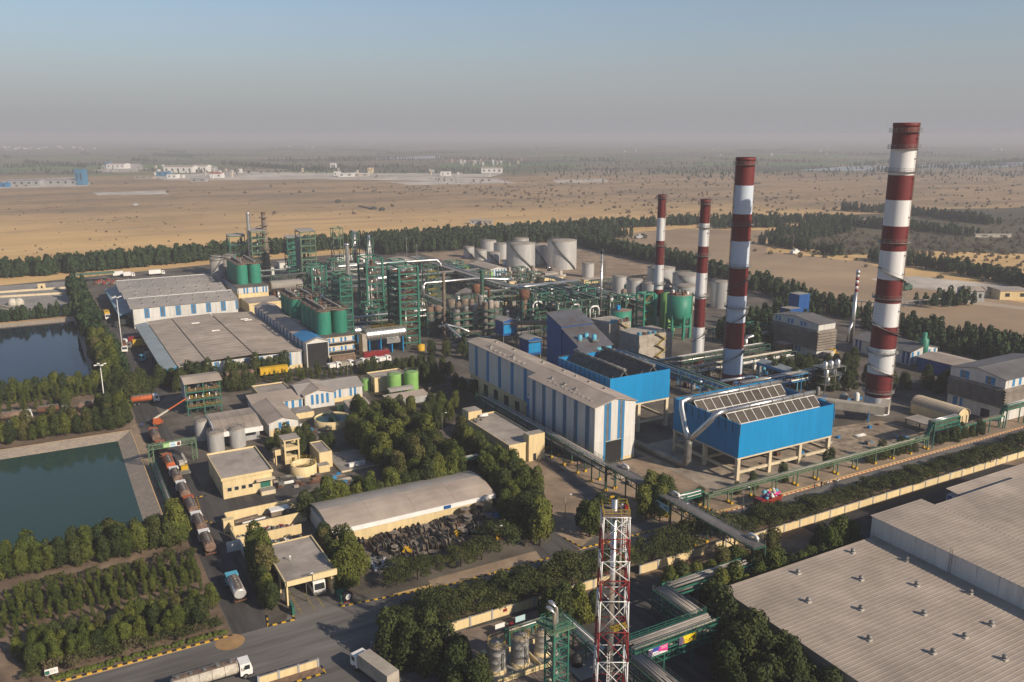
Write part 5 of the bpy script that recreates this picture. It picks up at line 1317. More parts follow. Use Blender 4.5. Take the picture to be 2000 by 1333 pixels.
def tank(a,b,r,h,label,k='silver_tank',group=None,stair=True,cat='tank',name='storage_tank',dome=.5,rows_=5,sa=None):
 t=thing(name,(a,b,0),label,cat,group)
 n_=40 if r>5 else 24
 for i in range(rows_):
  m=MB();z0,z1=h*i/rows_,h*(i+1)/rows_
  rr=r+.012*(i%2);m.lathe((a,b,0),[(rr,z0),(rr,z1)],k,n=n_);part('shell_ring',m,t)
 m=MB();m.lathe((a,b,0),[(r+.1,h-.02),(r+.1,h+.12),(r*.5,h+dome*.8),(0,h+dome)],'tank_roof' if k=='silver_tank' else k,n=n_);part('roof',m,t)
 m=MB()
 for q in(.5,1.0):m.lathe((a,b,0),[(r-.05,h+q),(r+.03,h+q+.04),(r-.05,h+q+.08)],'grey_steel',n=n_)
 for i in range(18):an=6.283*i/18;m.beam((a+r*math.cos(an),b+r*math.sin(an),h),(a+r*math.cos(an),b+r*math.sin(an),h+1.05),.06,'grey_steel')
 part('railing',m,t)
 if stair:
  m=MB();A0=VA-0.8 if sa is None else sa;n2=16;dA=1.75*min(1,h/r/1.4+.2)
  for i in range(n2):
   u,v=i/n2,(i+1)/n2;p,q=A0+dA*u,A0+dA*v
   P_=(a+(r+.5)*math.cos(p),b+(r+.5)*math.sin(p),h*(1-u));Q_=(a+(r+.5)*math.cos(q),b+(r+.5)*math.sin(q),h*(1-v))
   m.beam(P_,Q_,.9,'dark_steel',.35);m.beam((P_[0],P_[1],P_[2]+1),(Q_[0],Q_[1],Q_[2]+1),.12,'dark_steel')
  part('stair',m,t)
 return t
def tankpx(x,yt,yb,rp,label,**kw):
 """place a tank from its outline in the survey photograph"""
 r=rp*mpp(yb)*1.0;A_,B_=g(x,yb);d=math.hypot(A_,B_);a,b=A_+A_/d*r,B_+B_/d*r
 return tank(a,b,r,hgt(x,yb,yt),label,**kw)
GT='silver storage tanks behind the plant'
tankpx(1017,479,530,28.5,'large silver storage tank with a diagonal stair, left of the two largest',group=GT,rows_=7)
tankpx(1097,473,528,29,'largest silver storage tank, right of the other large one',group=GT,rows_=7)
tankpx(1052,480,518,17,'silver storage tank seen between the two largest ones',group=GT)
tankpx(954,472,494,15.5,'silver storage tank at the back left of the tank farm',group=GT,stair=False)
tankpx(980,478,507,16,'silver storage tank just left of the two largest',group=GT,stair=False)
tankpx(916,484,504,10.5,'leftmost small silver storage tank with an outside stair',group=GT)
tankpx(939,490,509,12,'second small silver storage tank from the left',group=GT)
tankpx(964,495,517,12.5,'dull grey storage tank third from the left',group=GT)
tankpx(1017,468,484,16,'farthest silver storage tank showing only its top',group=GT,stair=False)
tankpx(1148,517,543,12,'lone small silver storage tank right of the largest one',group=GT,stair=False)
GR='silver tanks behind the striped stacks'
tankpx(1290,527,562,27,'wide silver tank behind the leftmost striped stack',group=GR)
tankpx(1340,540,575,28,'wide low silver tank between the two slim striped stacks',group=GR)
tankpx(1406,553,604,19,'bright silver tank right of the slim striped stack',group=GR,stair=False,rows_=6)
tankpx(1338,562,606,25,'dull silver tank in front of the wide low one',group=GR)
tankpx(1209,543,574,14.5,'leftmost grey tank of the row before the leftmost stack',group=GR,stair=False)
tankpx(1238,549,587,16,'middle grey tank of the row before the leftmost stack',group=GR,stair=False)
tankpx(1268,556,590,16,'rightmost grey tank of the row before the leftmost stack',group=GR,stair=False)
tankpx(948,533,550,16,'lime green tank beside a blue striped hut in the tank farm',k='green_tank',stair=False)
tankpx(922,523,538,22,'flat lime green tank half hidden behind the inclined gallery',k='green_tank',stair=False)
tankpx(816,468,482,12,'pale lime green tank standing before the tree belt',k='green_tank',stair=False)
tankpx(804,731,769,14,'taller lime green tank, right one of the pair by the cream block',k='green_tank',stair=False,rows_=6)
tankpx(771,735,772,13.5,'left lime green tank of the pair by the cream block',k='green_tank',stair=False,rows_=6)
tankpx(715.5,744,764,9.5,'short lime green tank left of the pair by the cream block',k='green_tank',stair=False,rows_=3)
tankpx(423.5,851,885,16,'left silver tank behind the square cream building',stair=False)
tankpx(465.6,842,876,15.5,'right silver tank behind the square cream building',stair=False)
tankpx(396,826,862,13,'grey silver tank half hidden behind the steep shed',stair=False)
cnp=thing('canopy',(106,264,0),'small curved grey canopy before the lime green tanks','canopy')
m=MB();m.extr([(265.2,3.2),(266.5,3.8),(268.2,3.9),(268.2,4.0),(266.5,3.9),(265.2,3.3)],101.4,110.6,'a','roof_grey');part('roof',m,cnp)
m=MB()
for x in(101.8,106,110.2):
 for y in(265.5,268):m.box(x-.1,x+.1,y-.1,y+.1,0,3.3,'green_bright')
part('post',m,cnp)
bg_=thing('cone_silo',(251,290.5,0),'big green silo with a cone bottom on green legs, between the slim striped stacks','silo')
c_=(251.5,290.5,0)
m=MB();m.lathe(c_,[(1.2,4.6),(5.4,9.8),(5.5,10),(5.5,20),(0,20.6)],'green_silo',n=32,ks=['green_silo','green_silo','green_silo','rust_pipe']);part('shell',m,bg_)
for i in range(6):
 an=6.283*i/6+.3;x,y=c_[0]+5.2*math.cos(an),c_[1]+5.2*math.sin(an)
 m=MB();m.box(x-.45,x+.45,y-.45,y+.45,0,11,'green_silo');part('leg',m,bg_)
m=MB();m.lathe(c_,[(5.0,5.4),(5.6,5.4),(5.6,6.1),(5.0,6.1),(5.0,5.4)],'green_silo',n=6);part('ring_beam',m,bg_)
m=MB();m.beam((257,288,0),(257,288,20.5),.6,'green_pale');part('ladder_shaft',m,bg_)
for i in range(7):
 m=MB();an=i*.9;m.box(c_[0]+3.6*math.cos(an)-.5,c_[0]+3.6*math.cos(an)+.5,c_[1]+3.6*math.sin(an)-.5,c_[1]+3.6*math.sin(an)+.5,20.3,21.5,rnd.choice(['rust','grey_steel','white','blue']));part('roof_box',m,bg_)
m=MB();m.lathe((229.5,304.5,0),[(4.8,0),(4.8,12.5),(0,13.2)],'green_silo',n=24,ks=['green_silo','rust_pipe']);m.box(226.5,228,303,304.4,13,15,'blue');solo('green_tank',m,'stubby green tank with a rusty top and a small blue box on it','tank',loc=(229.5,304.5,0))
m=MB();m.lathe((256,303.5,0),[(3.6,0),(3.6,18),(0,18.5)],'green_tank',n=24);solo('green_tank',m,'lime green tank squeezed between the leftmost stack and the cone silo','tank',loc=(256,303.5,0))
m=MB();m.lathe((246.5,304.5,0),[(3.0,4),(3.0,18),(0,18.5)],'green_silo',n=20);solo('green_silo_column',m,'tall narrow green silo inside the stair frame beside the leftmost stack','silo',loc=(246.5,304.5,0))
PIPEK=['silver','silver','rust_pipe','grey_steel','green_steel','white','green_bright']
def frame_tower(a0,a1,b0,b1,h,lev,label,k='green_steel',roof=None,dens=1.0,xbr=True,stair=False,slab='rust_pipe',louvre=None,name='steel_tower',cw=.46,tall=None):
 t=thing(name,ctr(a0,a1,b0,b1),label,'tower')
 for x in(a0,a1):
  for y in(b0,b1):m=MB();m.box(x-cw/2,x+cw/2,y-cw/2,y+cw/2,0,h,k);part('column',m,t)
 for i in range(1,lev+1):
  z=h*i/lev;zp=h*(i-1)/lev
  m=MB()
  for y in(b0,b1):m.beam((a0,y,z-.2),(a1,y,z-.2),.34,k,.55)
  for x in(a0,a1):m.beam((x,b0,z-.2),(x,b1,z-.2),.34,k,.55)
  part('floor_beam',m,t)
  if i<lev or roof is None:
   m=MB();m.box(a0+.2,a1-.2,b0+.2,b1-.2,z-.1,z-.02,slab);part('grating',m,t)if i<lev else None
  if xbr:
   m=MB();s_=i%2
   m.beam((a0 if s_ else a1,b0,zp),(a1 if s_ else a0,b0,z-.3),.14,k);m.beam((a0,b0 if s_ else b1,zp),(a0,b1 if s_ else b0,z-.3),.24,k)
   part('brace',m,t)
  if i<lev:
   m=MB()
   for q in(.55,1.05):
    m.beam((a0,b0-.05,z+q),(a1,b0-.05,z+q),.07,slab);m.beam((a0-.05,b0,z+q),(a0-.05,b1,z+q),.07,slab)
   for j in range(5):x=a0+(a1-a0)*j/4;m.beam((x,b0-.05,z),(x,b0-.05,z+1.05),.06,slab)
   part('railing',m,t)
   for _ in range(int(rnd.random()*2.2*dens+.4)):
    x,y=rnd.uniform(a0+.9,a1-.9),rnd.uniform(b0+.7,b1-.9);r_=rnd.uniform(.35,.9);hh=(h/lev)*rnd.uniform(.4,.8)
    m=MB();m.lathe((x,y,z),[(0,0),(r_,.05),(r_,hh*.8),(r_*.5,hh),(0,hh)],rnd.choice(['silver','white','rust_pipe','grey_steel','rust']),n=10);part('vessel',m,t)
  if stair:
   m=MB();x0,x1=(a0+.5,a1-.5)if i%2 else(a1-.5,a0+.5)
   m.beam((x0,b0+.4,zp+.1),(x1,b0+.4,z-.1),.8,stair,.15);m.beam((x0,b0+.05,zp+1.1),(x1,b0+.05,z+.9),.09,stair)
   part('stair_flight',m,t)
 for _ in range(int(3*dens)):
  x,y=rnd.uniform(a0+.4,a1-.4),rnd.choice([b0+.4,b1-.4,rnd.uniform(b0+.4,b1-.4)]);m=MB();m.cyl((x,y,0),(x,y,h*rnd.uniform(.5,1.0)),rnd.uniform(.14,.32),rnd.choice(PIPEK),n=8);part('riser_pipe',m,t)
 if tall:
  r_,z1,kk=tall;m=MB();m.cyl(((a0+a1)/2,(b0+b1)/2,0),((a0+a1)/2,(b0+b1)/2,z1),r_,kk,n=14);part('column_vessel',m,t)
  m=MB()
  for z in range(3,int(z1),3):m.lathe(((a0+a1)/2,(b0+b1)/2,0),[(r_,z),(r_+.12,z+.03),(r_+.12,z+.2),(r_,z+.23)],kk,n=14)
  part('band',m,t)
 if roof:
  m=MB();m.extr([(b0-.6,h+.3),(b1+.6,h+.9),(b1+.6,h+1.05),(b0-.6,h+.45)],a0-.6,a1+.6,'a',roof);part('roof',m,t)
 if louvre:
  n_=int(louvre[1]-louvre[0])
  m=MB()
  for i in range(n_):
   z=louvre[0]+i;m.extr([(a0-.7,z),(a0-.1,z+.95),(a0-.05,z+.9),(a0-.65,z-.05)],b0,b1,'b','roof_dark')
  part('louvre',m,t)
 return t
frame_tower(119,127.5,543,554,31,7,'tall green frame tower below the silver flue at the far left of the plant',roof='roof_grey',k='green_pale',slab='green_steel',dens=1.4)
frame_tower(108,117.5,556,564,27.5,5,'lower green frame left of the tall tower with the silver flue',k='green_bright',roof='roof_grey')
frame_tower(143,152,549,557,25,7,'bright green lattice tower left of the louvred frame tower',k='green_bright',slab='green_bright',dens=2,roof='roof_grey',tall=(2.1,22,'green_bright'))
frame_tower(139.5,148.5,505,516,33.5,8,'tall pale green frame tower with a dark louvred side and sloping roof',k='green_pale',roof='roof_grey',louvre=(12,28),slab='green_steel')
frame_tower(183,190,578,584,26.5,4,'slim open frame tower behind the tall silver column',k='green_pale',dens=.4)
frame_tower(190.5,195.5,560,565,25,5,'slim frame with two silver columns behind the spiral wrapped flue',k='green_steel',tall=(1.0,26,'silver'))
frame_tower(197,201,548,552,22,4,'narrow frame carrying a silver column, right of the slim frame',k='green_steel',tall=(.9,24,'silver'))
frame_tower(126.5,134.5,440,449,22.5,4,'bright green portal tower behind the middle silos',k='green_bright',cw=.8,dens=2,xbr=False)
frame_tower(109.8,114.8,341,352,32,12,'narrow green tower full of cross bracing beside the nearest silos',k='green_bright',slab='green_steel',dens=.3,stair='green_bright')
frame_tower(143.5,152,402,414,30,7,'broad dark green frame tower in the middle of the plant',k='green_bright',cw=.95,slab='rust_pipe',dens=2.4,xbr=False,tall=(1.3,28,'white'))
frame_tower(132.4,141.0,331,344,36,12,'highest green frame tower with rust red stair flights, nearest the hall',k='green_bright',cw=.85,slab='rust',dens=1.8,stair='rust_pipe',tall=(1.2,34,'silver'))
frame_tower(186,192.5,423,430,20,6,'green frame tower with orange railings right of the highest tower',k='green_steel',slab='yellow_steel',dens=1.2)
frame_tower(239.5,245.5,300.5,306,19.5,5,'bright green stair frame with yellow flights left of the leftmost striped stack',k='green_silo',cw=.7,stair='yellow_steel',dens=.2,xbr=False)
frame_tower(270,275,262,267,9.5,4,'small green frame between the slim stack and the second stack',k='green_bright',dens=.4)
frame_tower(276.5,279.5,259,262,9.0,3,'small pale green ladder frame right of the slim stack',k='green_pale',dens=.3)
frame_tower(264.5,268.0,265.5,269,9.0,3,'small green braced frame right beside the slim stack',k='green_steel',dens=.4)
def flue(name,a,b,h,r0,r1,k,label,cat='chimney',bandz=None,guy=False,spiral=False,capk=None):
 t=thing(name,(a,b,0),label,cat)
 m=MB();m.lathe((a,b,0),[(r0,0),(r0+(r1-r0)*.4,h*.25),(r1,h)],k,n=16);part('shaft',m,t)
 m=MB();m.lathe((a,b,0),[(r1+.15,h-1),(r1+.25,h-.9),(r1+.25,h),(r1-.2,h+.05),(r1-.2,h-.5)],capk or k,n=16);part('cap',m,t)
 if spiral:
  m=MB();n_=90
  for i in range(n_):
   p,q=i*.55,(i+1)*.55;z0,z1=h*(.05+.8*i/n_),h*(.05+.8*(i+1)/n_);R_=r0+(r1-r0)*i/n_+.08
   m.beam((a+R_*math.cos(p),b+R_*math.sin(p),z0),(a+R_*math.cos(q),b+R_*math.sin(q),z1),.18,'grey_steel')
  part('spiral_band',m,t)
 else:
  m=MB();z=4
  while z<h-2:m.lathe((a,b,0),[(r0+(r1-r0)*z/h,z),(r0+.14,z+.03),(r0+.14,z+.22),(r0+(r1-r0)*z/h,z+.25)],k,n=16);z+=5
  part('band',m,t)
 return t
flue('flue',119.5,551,42.5,1.35,1.15,'silver','tall silver flue at the far left of the plant')
flue('rusty_flue',128.5,548,42.5,3.0,1.25,'rust_pipe','tapering rusty flue with a wide foot, right of the tall silver flue',capk='rust')
flue('spiral_flue',153.5,461,30.5,1.25,1.15,'silver','silver flue wrapped with a spiral band in the middle of the plant',spiral=True)
flue('green_column',158.4,342.6,30,.75,.7,'rust_pipe','tall thin rusty column right of the highest green tower','column')
flue('green_column',183.2,352.8,28,.95,.9,'green_steel','tall mottled green column above the dark evaporator vessels','column')
ms=thing('flare_mast',(236,329.5,0),'thin silver flare mast with small platforms before the silver tanks','mast')
m=MB();m.cyl((236,329.5,0),(236,329.5,35),.62,'silver',.5,n=10);part('pipe',m,ms)
for z in(7,14,21,26.5,31):m=MB();m.box(235,238.4,328.6,330.4,z,z+.15,'grey_steel');part('platform',m,ms)
m=MB();m.cyl((236,329.5,35),(236,329.5,37),.75,'dark_steel',n=10);part('tip',m,ms)
m=MB()
for s_ in(1.6,2.2):m.beam((236+s_,329.5,0),(236+s_,329.5,32),.1,'green_steel')
part('ladder',m,ms)
for j,(x,y,h_)in enumerate(((200,470,26),(172.5,470,22),(214,520,24),(330,560,22))):
 m=MB();m.cyl((x,y,0),(x,y,h_),.22,'grey_steel',.1,n=6);m.box(x-.6,x+.6,y-.1,y+.1,h_-.3,h_,'grey_steel');solo('lightning_mast',m,('thin grey lightning mast above the inclined gallery','thin grey lightning mast behind the dark frame tower','thin lightning mast before the tree belt','thin lightning mast by the farthest tanks')[j],'mast',loc=(x,y,0))
def rack(p,q,w,zs,label,k='green_steel',step=6.0,npipe=5,pk=None,name='pipe_rack',rail=None,cat='pipe rack',foot=None,truss=False,zbase=0.0,pr=(.10,.28),tray=False):
 """trestles from p to q (along one axis) carrying pipes on one or more tiers"""
 t=thing(name,((p[0]+q[0])/2,(p[1]+q[1])/2,0),label,cat)
 d=Vector((q[0]-p[0],q[1]-p[1],0));L=d.length;d.normalize();nrm=Vector((-d.y,d.x,0))*(w/2)
 n_=max(1,round(L/step));P0=Vector((p[0],p[1],0))
 for i in range(n_+1):
  c=P0+d*(L*i/n_);m=MB()
  for s_ in(-1,1):e=c+nrm*s_;m.beam((e.x,e.y,zbase),(e.x,e.y,zs[-1]+.1),.26,k)
  for z in zs:e,f=c-nrm,c+nrm;m.beam((e.x,e.y,z-.15),(f.x,f.y,z-.15),.24,k)
  if foot:
   for s_ in(-1,1):e=c+nrm*s_;m.box(e.x-.35,e.x+.35,e.y-.35,e.y+.35,0,.6,foot)
  part('trestle',m,t)
 for z in zs:
  for s_ in(-1,1):
   m=MB();e,f=P0+nrm*s_,P0+d*L+nrm*s_;m.beam((e.x,e.y,z),(f.x,f.y,z),.2,k,.3)
   part('stringer',m,t)
  if truss:
   m=MB();n2=max(2,round(L/2.2));hh=truss
   for s_ in(-1,1):
    e0=P0+nrm*s_
    for i in range(n2):
     A_,B_=e0+d*(L*i/n2),e0+d*(L*(i+1)/n2);z0,z1=(z-hh,z)if i%2 else(z,z-hh)
     m.beam((A_.x,A_.y,z0),(B_.x,B_.y,z1),.12,k);m.beam((A_.x,A_.y,z-hh),(A_.x,A_.y,z),.12,k)
    f=e0+d*L;m.beam((e0.x,e0.y,z-hh),(f.x,f.y,z-hh),.18,k)
   part('truss',m,t)
  if tray:
   m=MB();e,f=P0,P0+d*L
   m.beam((e.x,e.y,z+.2),(f.x,f.y,z+.2),w*.9,tray,.12);part('tray',m,t)
  for j in range(npipe):
   off=nrm*(-.82+1.64*(j+.5)/npipe+rnd.uniform(-.06,.06));r_=rnd.uniform(*pr)
   e,f=P0+off+d*rnd.uniform(0,L*.06),P0+off+d*L*rnd.uniform(.92,1)
   m=MB();m.cyl((e.x,e.y,z+.15+r_),(f.x,f.y,z+.15+r_),r_,rnd.choice(pk or PIPEK),n=8);part('pipe',m,t)
 if rail:
  m=MB()
  for s_ in(-1,1):
   e,f=P0+nrm*s_,P0+d*L+nrm*s_
   for h_ in(.55,1.05):m.beam((e.x,e.y,zs[-1]+h_),(f.x,f.y,zs[-1]+h_),.07,rail)
   n3=max(2,int(L/1.8))
   for i in range(n3+1):c=e+(f-e)*(i/n3);m.beam((c.x,c.y,zs[-1]),(c.x,c.y,zs[-1]+1.05),.07,rail)
  part('handrail',m,t)
 return t
rack((112,364),(200,364),5,(6,9),'long green pipe rack crossing behind the nearest silos')
rack((122,452),(235,452),6,(7,10.5),'pipe rack carrying big silver pipes behind the dark green tower',pk=['silver','silver','rust_pipe'],pr=(.3,.6),npipe=4)
rack((120,500),(230,500),6,(6,9),'pipe rack behind the spiral wrapped flue')
rack((160,378),(160,500),5,(6,9),'pipe rack running away from the highest green tower')
rack((176,366),(176,520),4,(5,8),'narrow pipe rack left of the inclined gallery',npipe=4)
rack((112,520),(200,520),5,(6,9.5),'far pipe rack before the tree belt on the left')
rack((219,384),(219,520),7,(8,11.5),'covered green gallery slanting across the plant to the silver tanks',truss=2.6,tray='roof_grey',npipe=3,step=9)
rack((186,384),(222,384),5,(7.5,10.5),'green rack with a bright silver pipe joining the covered gallery',npipe=3)
rack((222.6,386.5),(262,386.5),4,(7.5,10.8),'green rack under a bright silver main before the chillers',pk=['silver'],pr=(.3,.65),npipe=2)
rack((238,330),(238,384),5,(8,12),'dark green rack along the right side of the big dark frame',truss=1.4)
rack((262,320),(262,420),5,(6,9),'green rack before the silver tanks with a long green roof',tray='green_pale')
rack((240,352),(300,352),4,(5,8),'low green rack left of the tanks behind the stacks',tray='green_pale')
rack((290,420),(372,420),3,(3.5,),'low green rack beside the dark tree belt',k='green_bright')
rack((300,330),(300,420),3,(3,),'low rack between the two groups of silver tanks',npipe=4)
rack((156,318),(200,318),4,(4,7),'rusty pipe rack at the foot of the dark vessels',k='green_steel',npipe=6,pk=['rust','rust_pipe','grey_steel','silver'])
rack((262,280),(330,280),3,(4.2,),'low rack crossing between slim stack and blue plant house',npipe=3)
rack((200,190),(200,262),4,(4,6.5),'pipe rack left of the second striped stack',npipe=5,k='blue_stripe')
rack((206,205),(246,205),4,(4,6.5),'blue pipe rack behind the right cooling block',npipe=6,k='blue_stripe',pk=['silver','rust_pipe','white','grey_steel'])
rack((204,232),(262,232),3,(3.5,5.5),'rack carrying beige pipes right of the second stack',npipe=4,pk=['rust_pipe','hay_white','white'])
rack((196,246),(262,246),3,(3.5,5.5),'rack between slim stack and second stack',npipe=4)
for i,(a0,a1,b0,b1,h,lv_,k,sl,lab)in enumerate(((154,161,404,412,14,4,'green_bright','rust_pipe','squat green frame right of the dark green tower'),(163,170,404,412,11,3,'green_steel','green_steel','low green frame second right of the dark green tower'),(122,129,396,404,13,4,'green_steel','rust_pipe','green frame between the nearest silos and the dark green tower'),(133,140,376,384,12,4,'green_bright','green_steel','green frame behind the highest tower'),(166,173,424,432,15,5,'green_bright','rust_pipe','green frame behind the low ones left of the gallery'),(176,183,436,444,13,4,'green_steel','yellow_steel','green frame with yellowish decks left of the gallery'),(150,158,470,478,13,4,'green_pale','green_steel','pale green frame beside the spiral flue'),(136,143,470,478,16,5,'green_bright','rust_pipe','green frame left of the spiral flue'),(160,168,512,520,14,4,'green_bright','green_steel','green frame at the back behind the spiral flue'),(196,204,500,508,13,4,'green_bright','green_steel','green frame at the back left of the gallery'),(206,213,478,486,15,5,'green_steel','rust_pipe','dark frame close to the back of the gallery'),(228,236,480,490,12,4,'green_bright','green_steel','green frame right behind the gallery'),(146,152,356,363,12,4,'green_bright','rust_pipe','green frame with a white tank right of the highest tower'),(187,194,350,358,13,4,'green_steel','rust_pipe','dark green frame right of the evaporator vessels'),(196,203,326,333,11,4,'green_steel','dark_steel','dark frame behind the dark blue cabins'),(246,254,360,368,12,4,'green_bright','green_steel','green frame left of the tanks behind the stacks'),(256,263,336,343,11,4,'green_bright','rust_pipe','green frame before the tanks behind the stacks'),(244,251,334,342,13,4,'green_steel','green_steel','dark green frame right of the flare mast'))):
 frame_tower(a0,a1,b0,b1,h,lv_,lab,k=k,slab=sl,dens=3.0)
for i in range(14):
 a0,b0=224+11*(i%5)+rnd.uniform(-2,2),444+24*(i//5)+rnd.uniform(-4,4)
 if 247<a0<264 and b0>462:continue
 frame_tower(a0,a0+rnd.uniform(5,8),b0,b0+rnd.uniform(5,8),rnd.uniform(5,9.5),rnd.choice([2,3]),'%s low pipe frame before the silver tanks, %s row from the chillers'%(('leftmost','second','middle','fourth','rightmost')[i%5],('first','second','third')[i//5]),k=rnd.choice(['green_steel','green_bright','grey_steel']),slab='rust_pipe',dens=3.0)
for i in range(44):
 x,y=rnd.uniform(222,300),rnd.uniform(425,530)
 m=MB();r_=rnd.uniform(.6,1.6);h_=rnd.uniform(1.6,5);m.lathe((x,y,0),[(r_,0),(r_,h_*.85),(r_*.5,h_),(0,h_)],rnd.choice(['silver','white','rust_pipe','hay_white','green_bright']),n=10);m.box(x+r_,x+r_+2.4,y-.8,y+.8,.1,1.4,rnd.choice(['grey_steel','hay_white','yellow_steel','beige_panel']))
 solo('process_vessel',m,'small vessel with a pump on the ground before the silver tanks','vessel','small vessels before the silver tanks',loc=(x,y,0))
for i,(a0,b0)in enumerate(((148,318),(152,312),(158,308),(150,304),(164,314),(144,310),(156,318),(162,302),(140,316),(170,322))):
 tree('dark_tree',a0,b0,.62+.05*(i%3),'dark tree on the ground before the evaporator vessels','trees before the evaporator vessels')
for i in range(16):
 tree('dark_tree',rnd.uniform(144,172),rnd.uniform(366,396),rnd.uniform(.4,.6),'dark tree in the green patch between the two tall green towers','trees between the tall green towers')
def bent(pts,r,label,k='silver',name='pipe',cat='pipe',loc=None,n=10):
 m=MB();m.tube(pts,r,k,n);return solo(name,m,label,cat,loc=loc or pts[0])
bent([(153,478,15),(153.5,478,15.2),(216,478,14.6),(217.4,477.5,14.2),(217.8,476,12.5),(217.8,476,0)],.95,'long fat silver pipe high behind the dark green tower, bending down at its right end','silver')
bent([(171,395,9),(171,395,15),(171.6,395.5,15.8),(173,396,16),(203,396,16),(217,384,16)],.7,'silver pipe running right from the top of the highest tower','silver')
bent([(217.5,380.5,12.2),(222,380.2,12.2),(246,381,12.2)],.85,'bright silver main on the corner of the covered gallery')
bent([(161,385,10),(163,372,4),(164,366,2.5),(167,360,2.4)],.35,'thin white pipe slanting down from the dark green tower','white')
bent([(151,326,10.5),(156,322,5),(160.2,317.4,2),(160.4,317,.2)],.6,'silver pipe slanting down right of the highest tower','silver')
bent([(149,328,9),(153,328,9.4),(158,326,8),(166,320,4)],.5,'second silver pipe bending down behind the slanting one','silver')
for i,(x,y)in enumerate(((207,345),(213,338),(219,330),(224.5,322))):
 bent([(x,y,5.5),(x,y,10),(x+.6,y,11),(x+1.6,y,11.4),(x+3.4,y,11.4),(x+4.4,y,11),(x+5,y,10),(x+5,y,5.5)],.45,('leftmost','second','third','rightmost')[i]+' of four white pipe loops above the blue boiler house','white')
bent([(283,258,6.0),(270,258.5,6.0),(262,258,5.6),(261.4,258,4.6),(261.4,258,0)],.9,'fat silver pipe with a yellow valve between slim stack and second stack','silver')
bent([(222,213,.2),(222,213,3.8),(221.4,213,4.8),(220,213,5.2),(206,214,5.2)],.6,'silver pipe bending down before the second striped stack','silver')
def vessel(a0,a1,b,z,r,label,k='silver',legs=True,lk='blue',bands_=12,name='horizontal_vessel'):
 t=thing(name,((a0+a1)/2,b,0),label,'vessel')
 m=MB();m.tube([(a0-.6,b,z),(a0,b,z),(a1,b,z),(a1+.6,b,z)],r,k,20);part('shell',m,t)
 m=MB()
 for i in range(bands_+1):x=a0+(a1-a0)*i/bands_;m.cyl((x-.06,b,z),(x+.06,b,z),r+.07,'grey_steel',n=20)
 part('band',m,t)
 if legs:
  for i in range(4):
   x=a0+1+(a1-a0-2)*i/3;m=MB();m.box(x-.2,x+.2,b-r*.8,b+r*.8,0,z-r*.7,lk);part('saddle',m,t)
 return t
v=vessel(116.5,133.5,331,8.2,2.7,'big shiny horizontal vessel on blue legs beside the nearest silos')
m=MB()
for q in(.5,1.0):m.beam((116,331-2.2,10.6+q),(134,331-2.2,10.6+q),.08,'yellow_steel');m.beam((116,333.2,10.6+q),(134,333.2,10.6+q),.08,'yellow_steel')
for i in range(10):m.beam((116+2*i,328.8,10),(116+2*i,328.8,11.6),.07,'yellow_steel')
part('railing',m,v)
m=MB();m.box(125,131,328.2,329.5,4.2,6.2,'silver');part('header_box',m,v)
m=MB();m.box(114.2,116.2,328.4,333,0,9.4,'beige_panel');part('end_housing',m,v)
vessel(119.5,126,354,5.2,2.1,'smaller shiny horizontal vessel behind the big one',bands_=6)
v=vessel(114.5,132,481,6.3,3.2,'long grey ribbed drum in front of the louvred frame tower',k='roof_grey',lk='rust',bands_=18)
for i in range(7):m=MB();m.box(115+2.4*i,116.2+2.4*i,478.5,479.2,0,3.4,('rust','white','tan_rust','grey_steel')[i%4]);part('support_box',m,v)
for j,(x,y,L)in enumerate(((165,445,6),(176,447,5),(182,470,6),(196,455,7))):
 vessel(x,x+L,y,11.9,1.4,('left','middle','rear','right')[j]+' small silver drum up on the rack behind the dark green tower',bands_=4,legs=False)
def vessel_tower(a,b,r,h,label,k='grey_steel',top='tan_rust',group=None,name='evaporator_vessel',z0=0):
 t=thing(name,(a,b,z0),label,'vessel',group)
 m=MB();m.lathe((a,b,z0),[(r*.5,0),(r,1.4),(r,h*.80)],k,n=18);part('body',m,t)
 m=MB();m.lathe((a,b,z0),[(r*1.04,h*.80),(r*1.06,h*.96),(r*.9,h*.99),(0,h)],top,n=18);part('head',m,t)
 m=MB()
 for q in(.2,.45,.68):m.lathe((a,b,z0),[(r,h*q),(r+.12,h*q+.02),(r+.12,h*q+.2),(r,h*q+.22)],k,n=18)
 part('flange',m,t)
 return t
ev=[(160.3,333.5,1.5,14.6),(165.2,334,1.35,15.6),(170.0,335.5,1.5,15.2),(174.8,334.0,1.3,16.6),(179,336.2,1.25,16.6),(171.5,341,1.3,17),(165.0,341.5,1.3,16),(183.5,340,1.7,15),(177.6,343.5,1.4,18)]
for i,(x,y,r_,h_)in enumerate(ev):
 vessel_tower(x,y,r_,h_,('leftmost grey','second, pale topped','third, grey','fourth, brown topped','fifth, mottled')[i]+' evaporator vessel in the front row behind the hall' if i<5 else('middle','left','right','tallest')[i-5]+' evaporator vessel in the back row behind the hall',group='evaporator vessels behind the hall',top=rnd.choice(['rust_pipe','tank_roof','grey_steel']),k=rnd.choice(['grey_steel','concrete','grey_steel']))
for i,(x,y)in enumerate(((154.2,349),(158.8,350.5))):vessel_tower(x,y,1.7,13.6,('left','right')[i]+' of two stubby rust topped vessels left of the evaporators',group='rust topped vessels')
for i,(x,y)in enumerate(((171,362),(177.5,360))):vessel_tower(x,y,2.0,13.5,('left','right')[i]+' of two wide vessels with white pipes behind the evaporators',top='rust_pipe',k='grey_steel',group='wide vessels behind the evaporators')
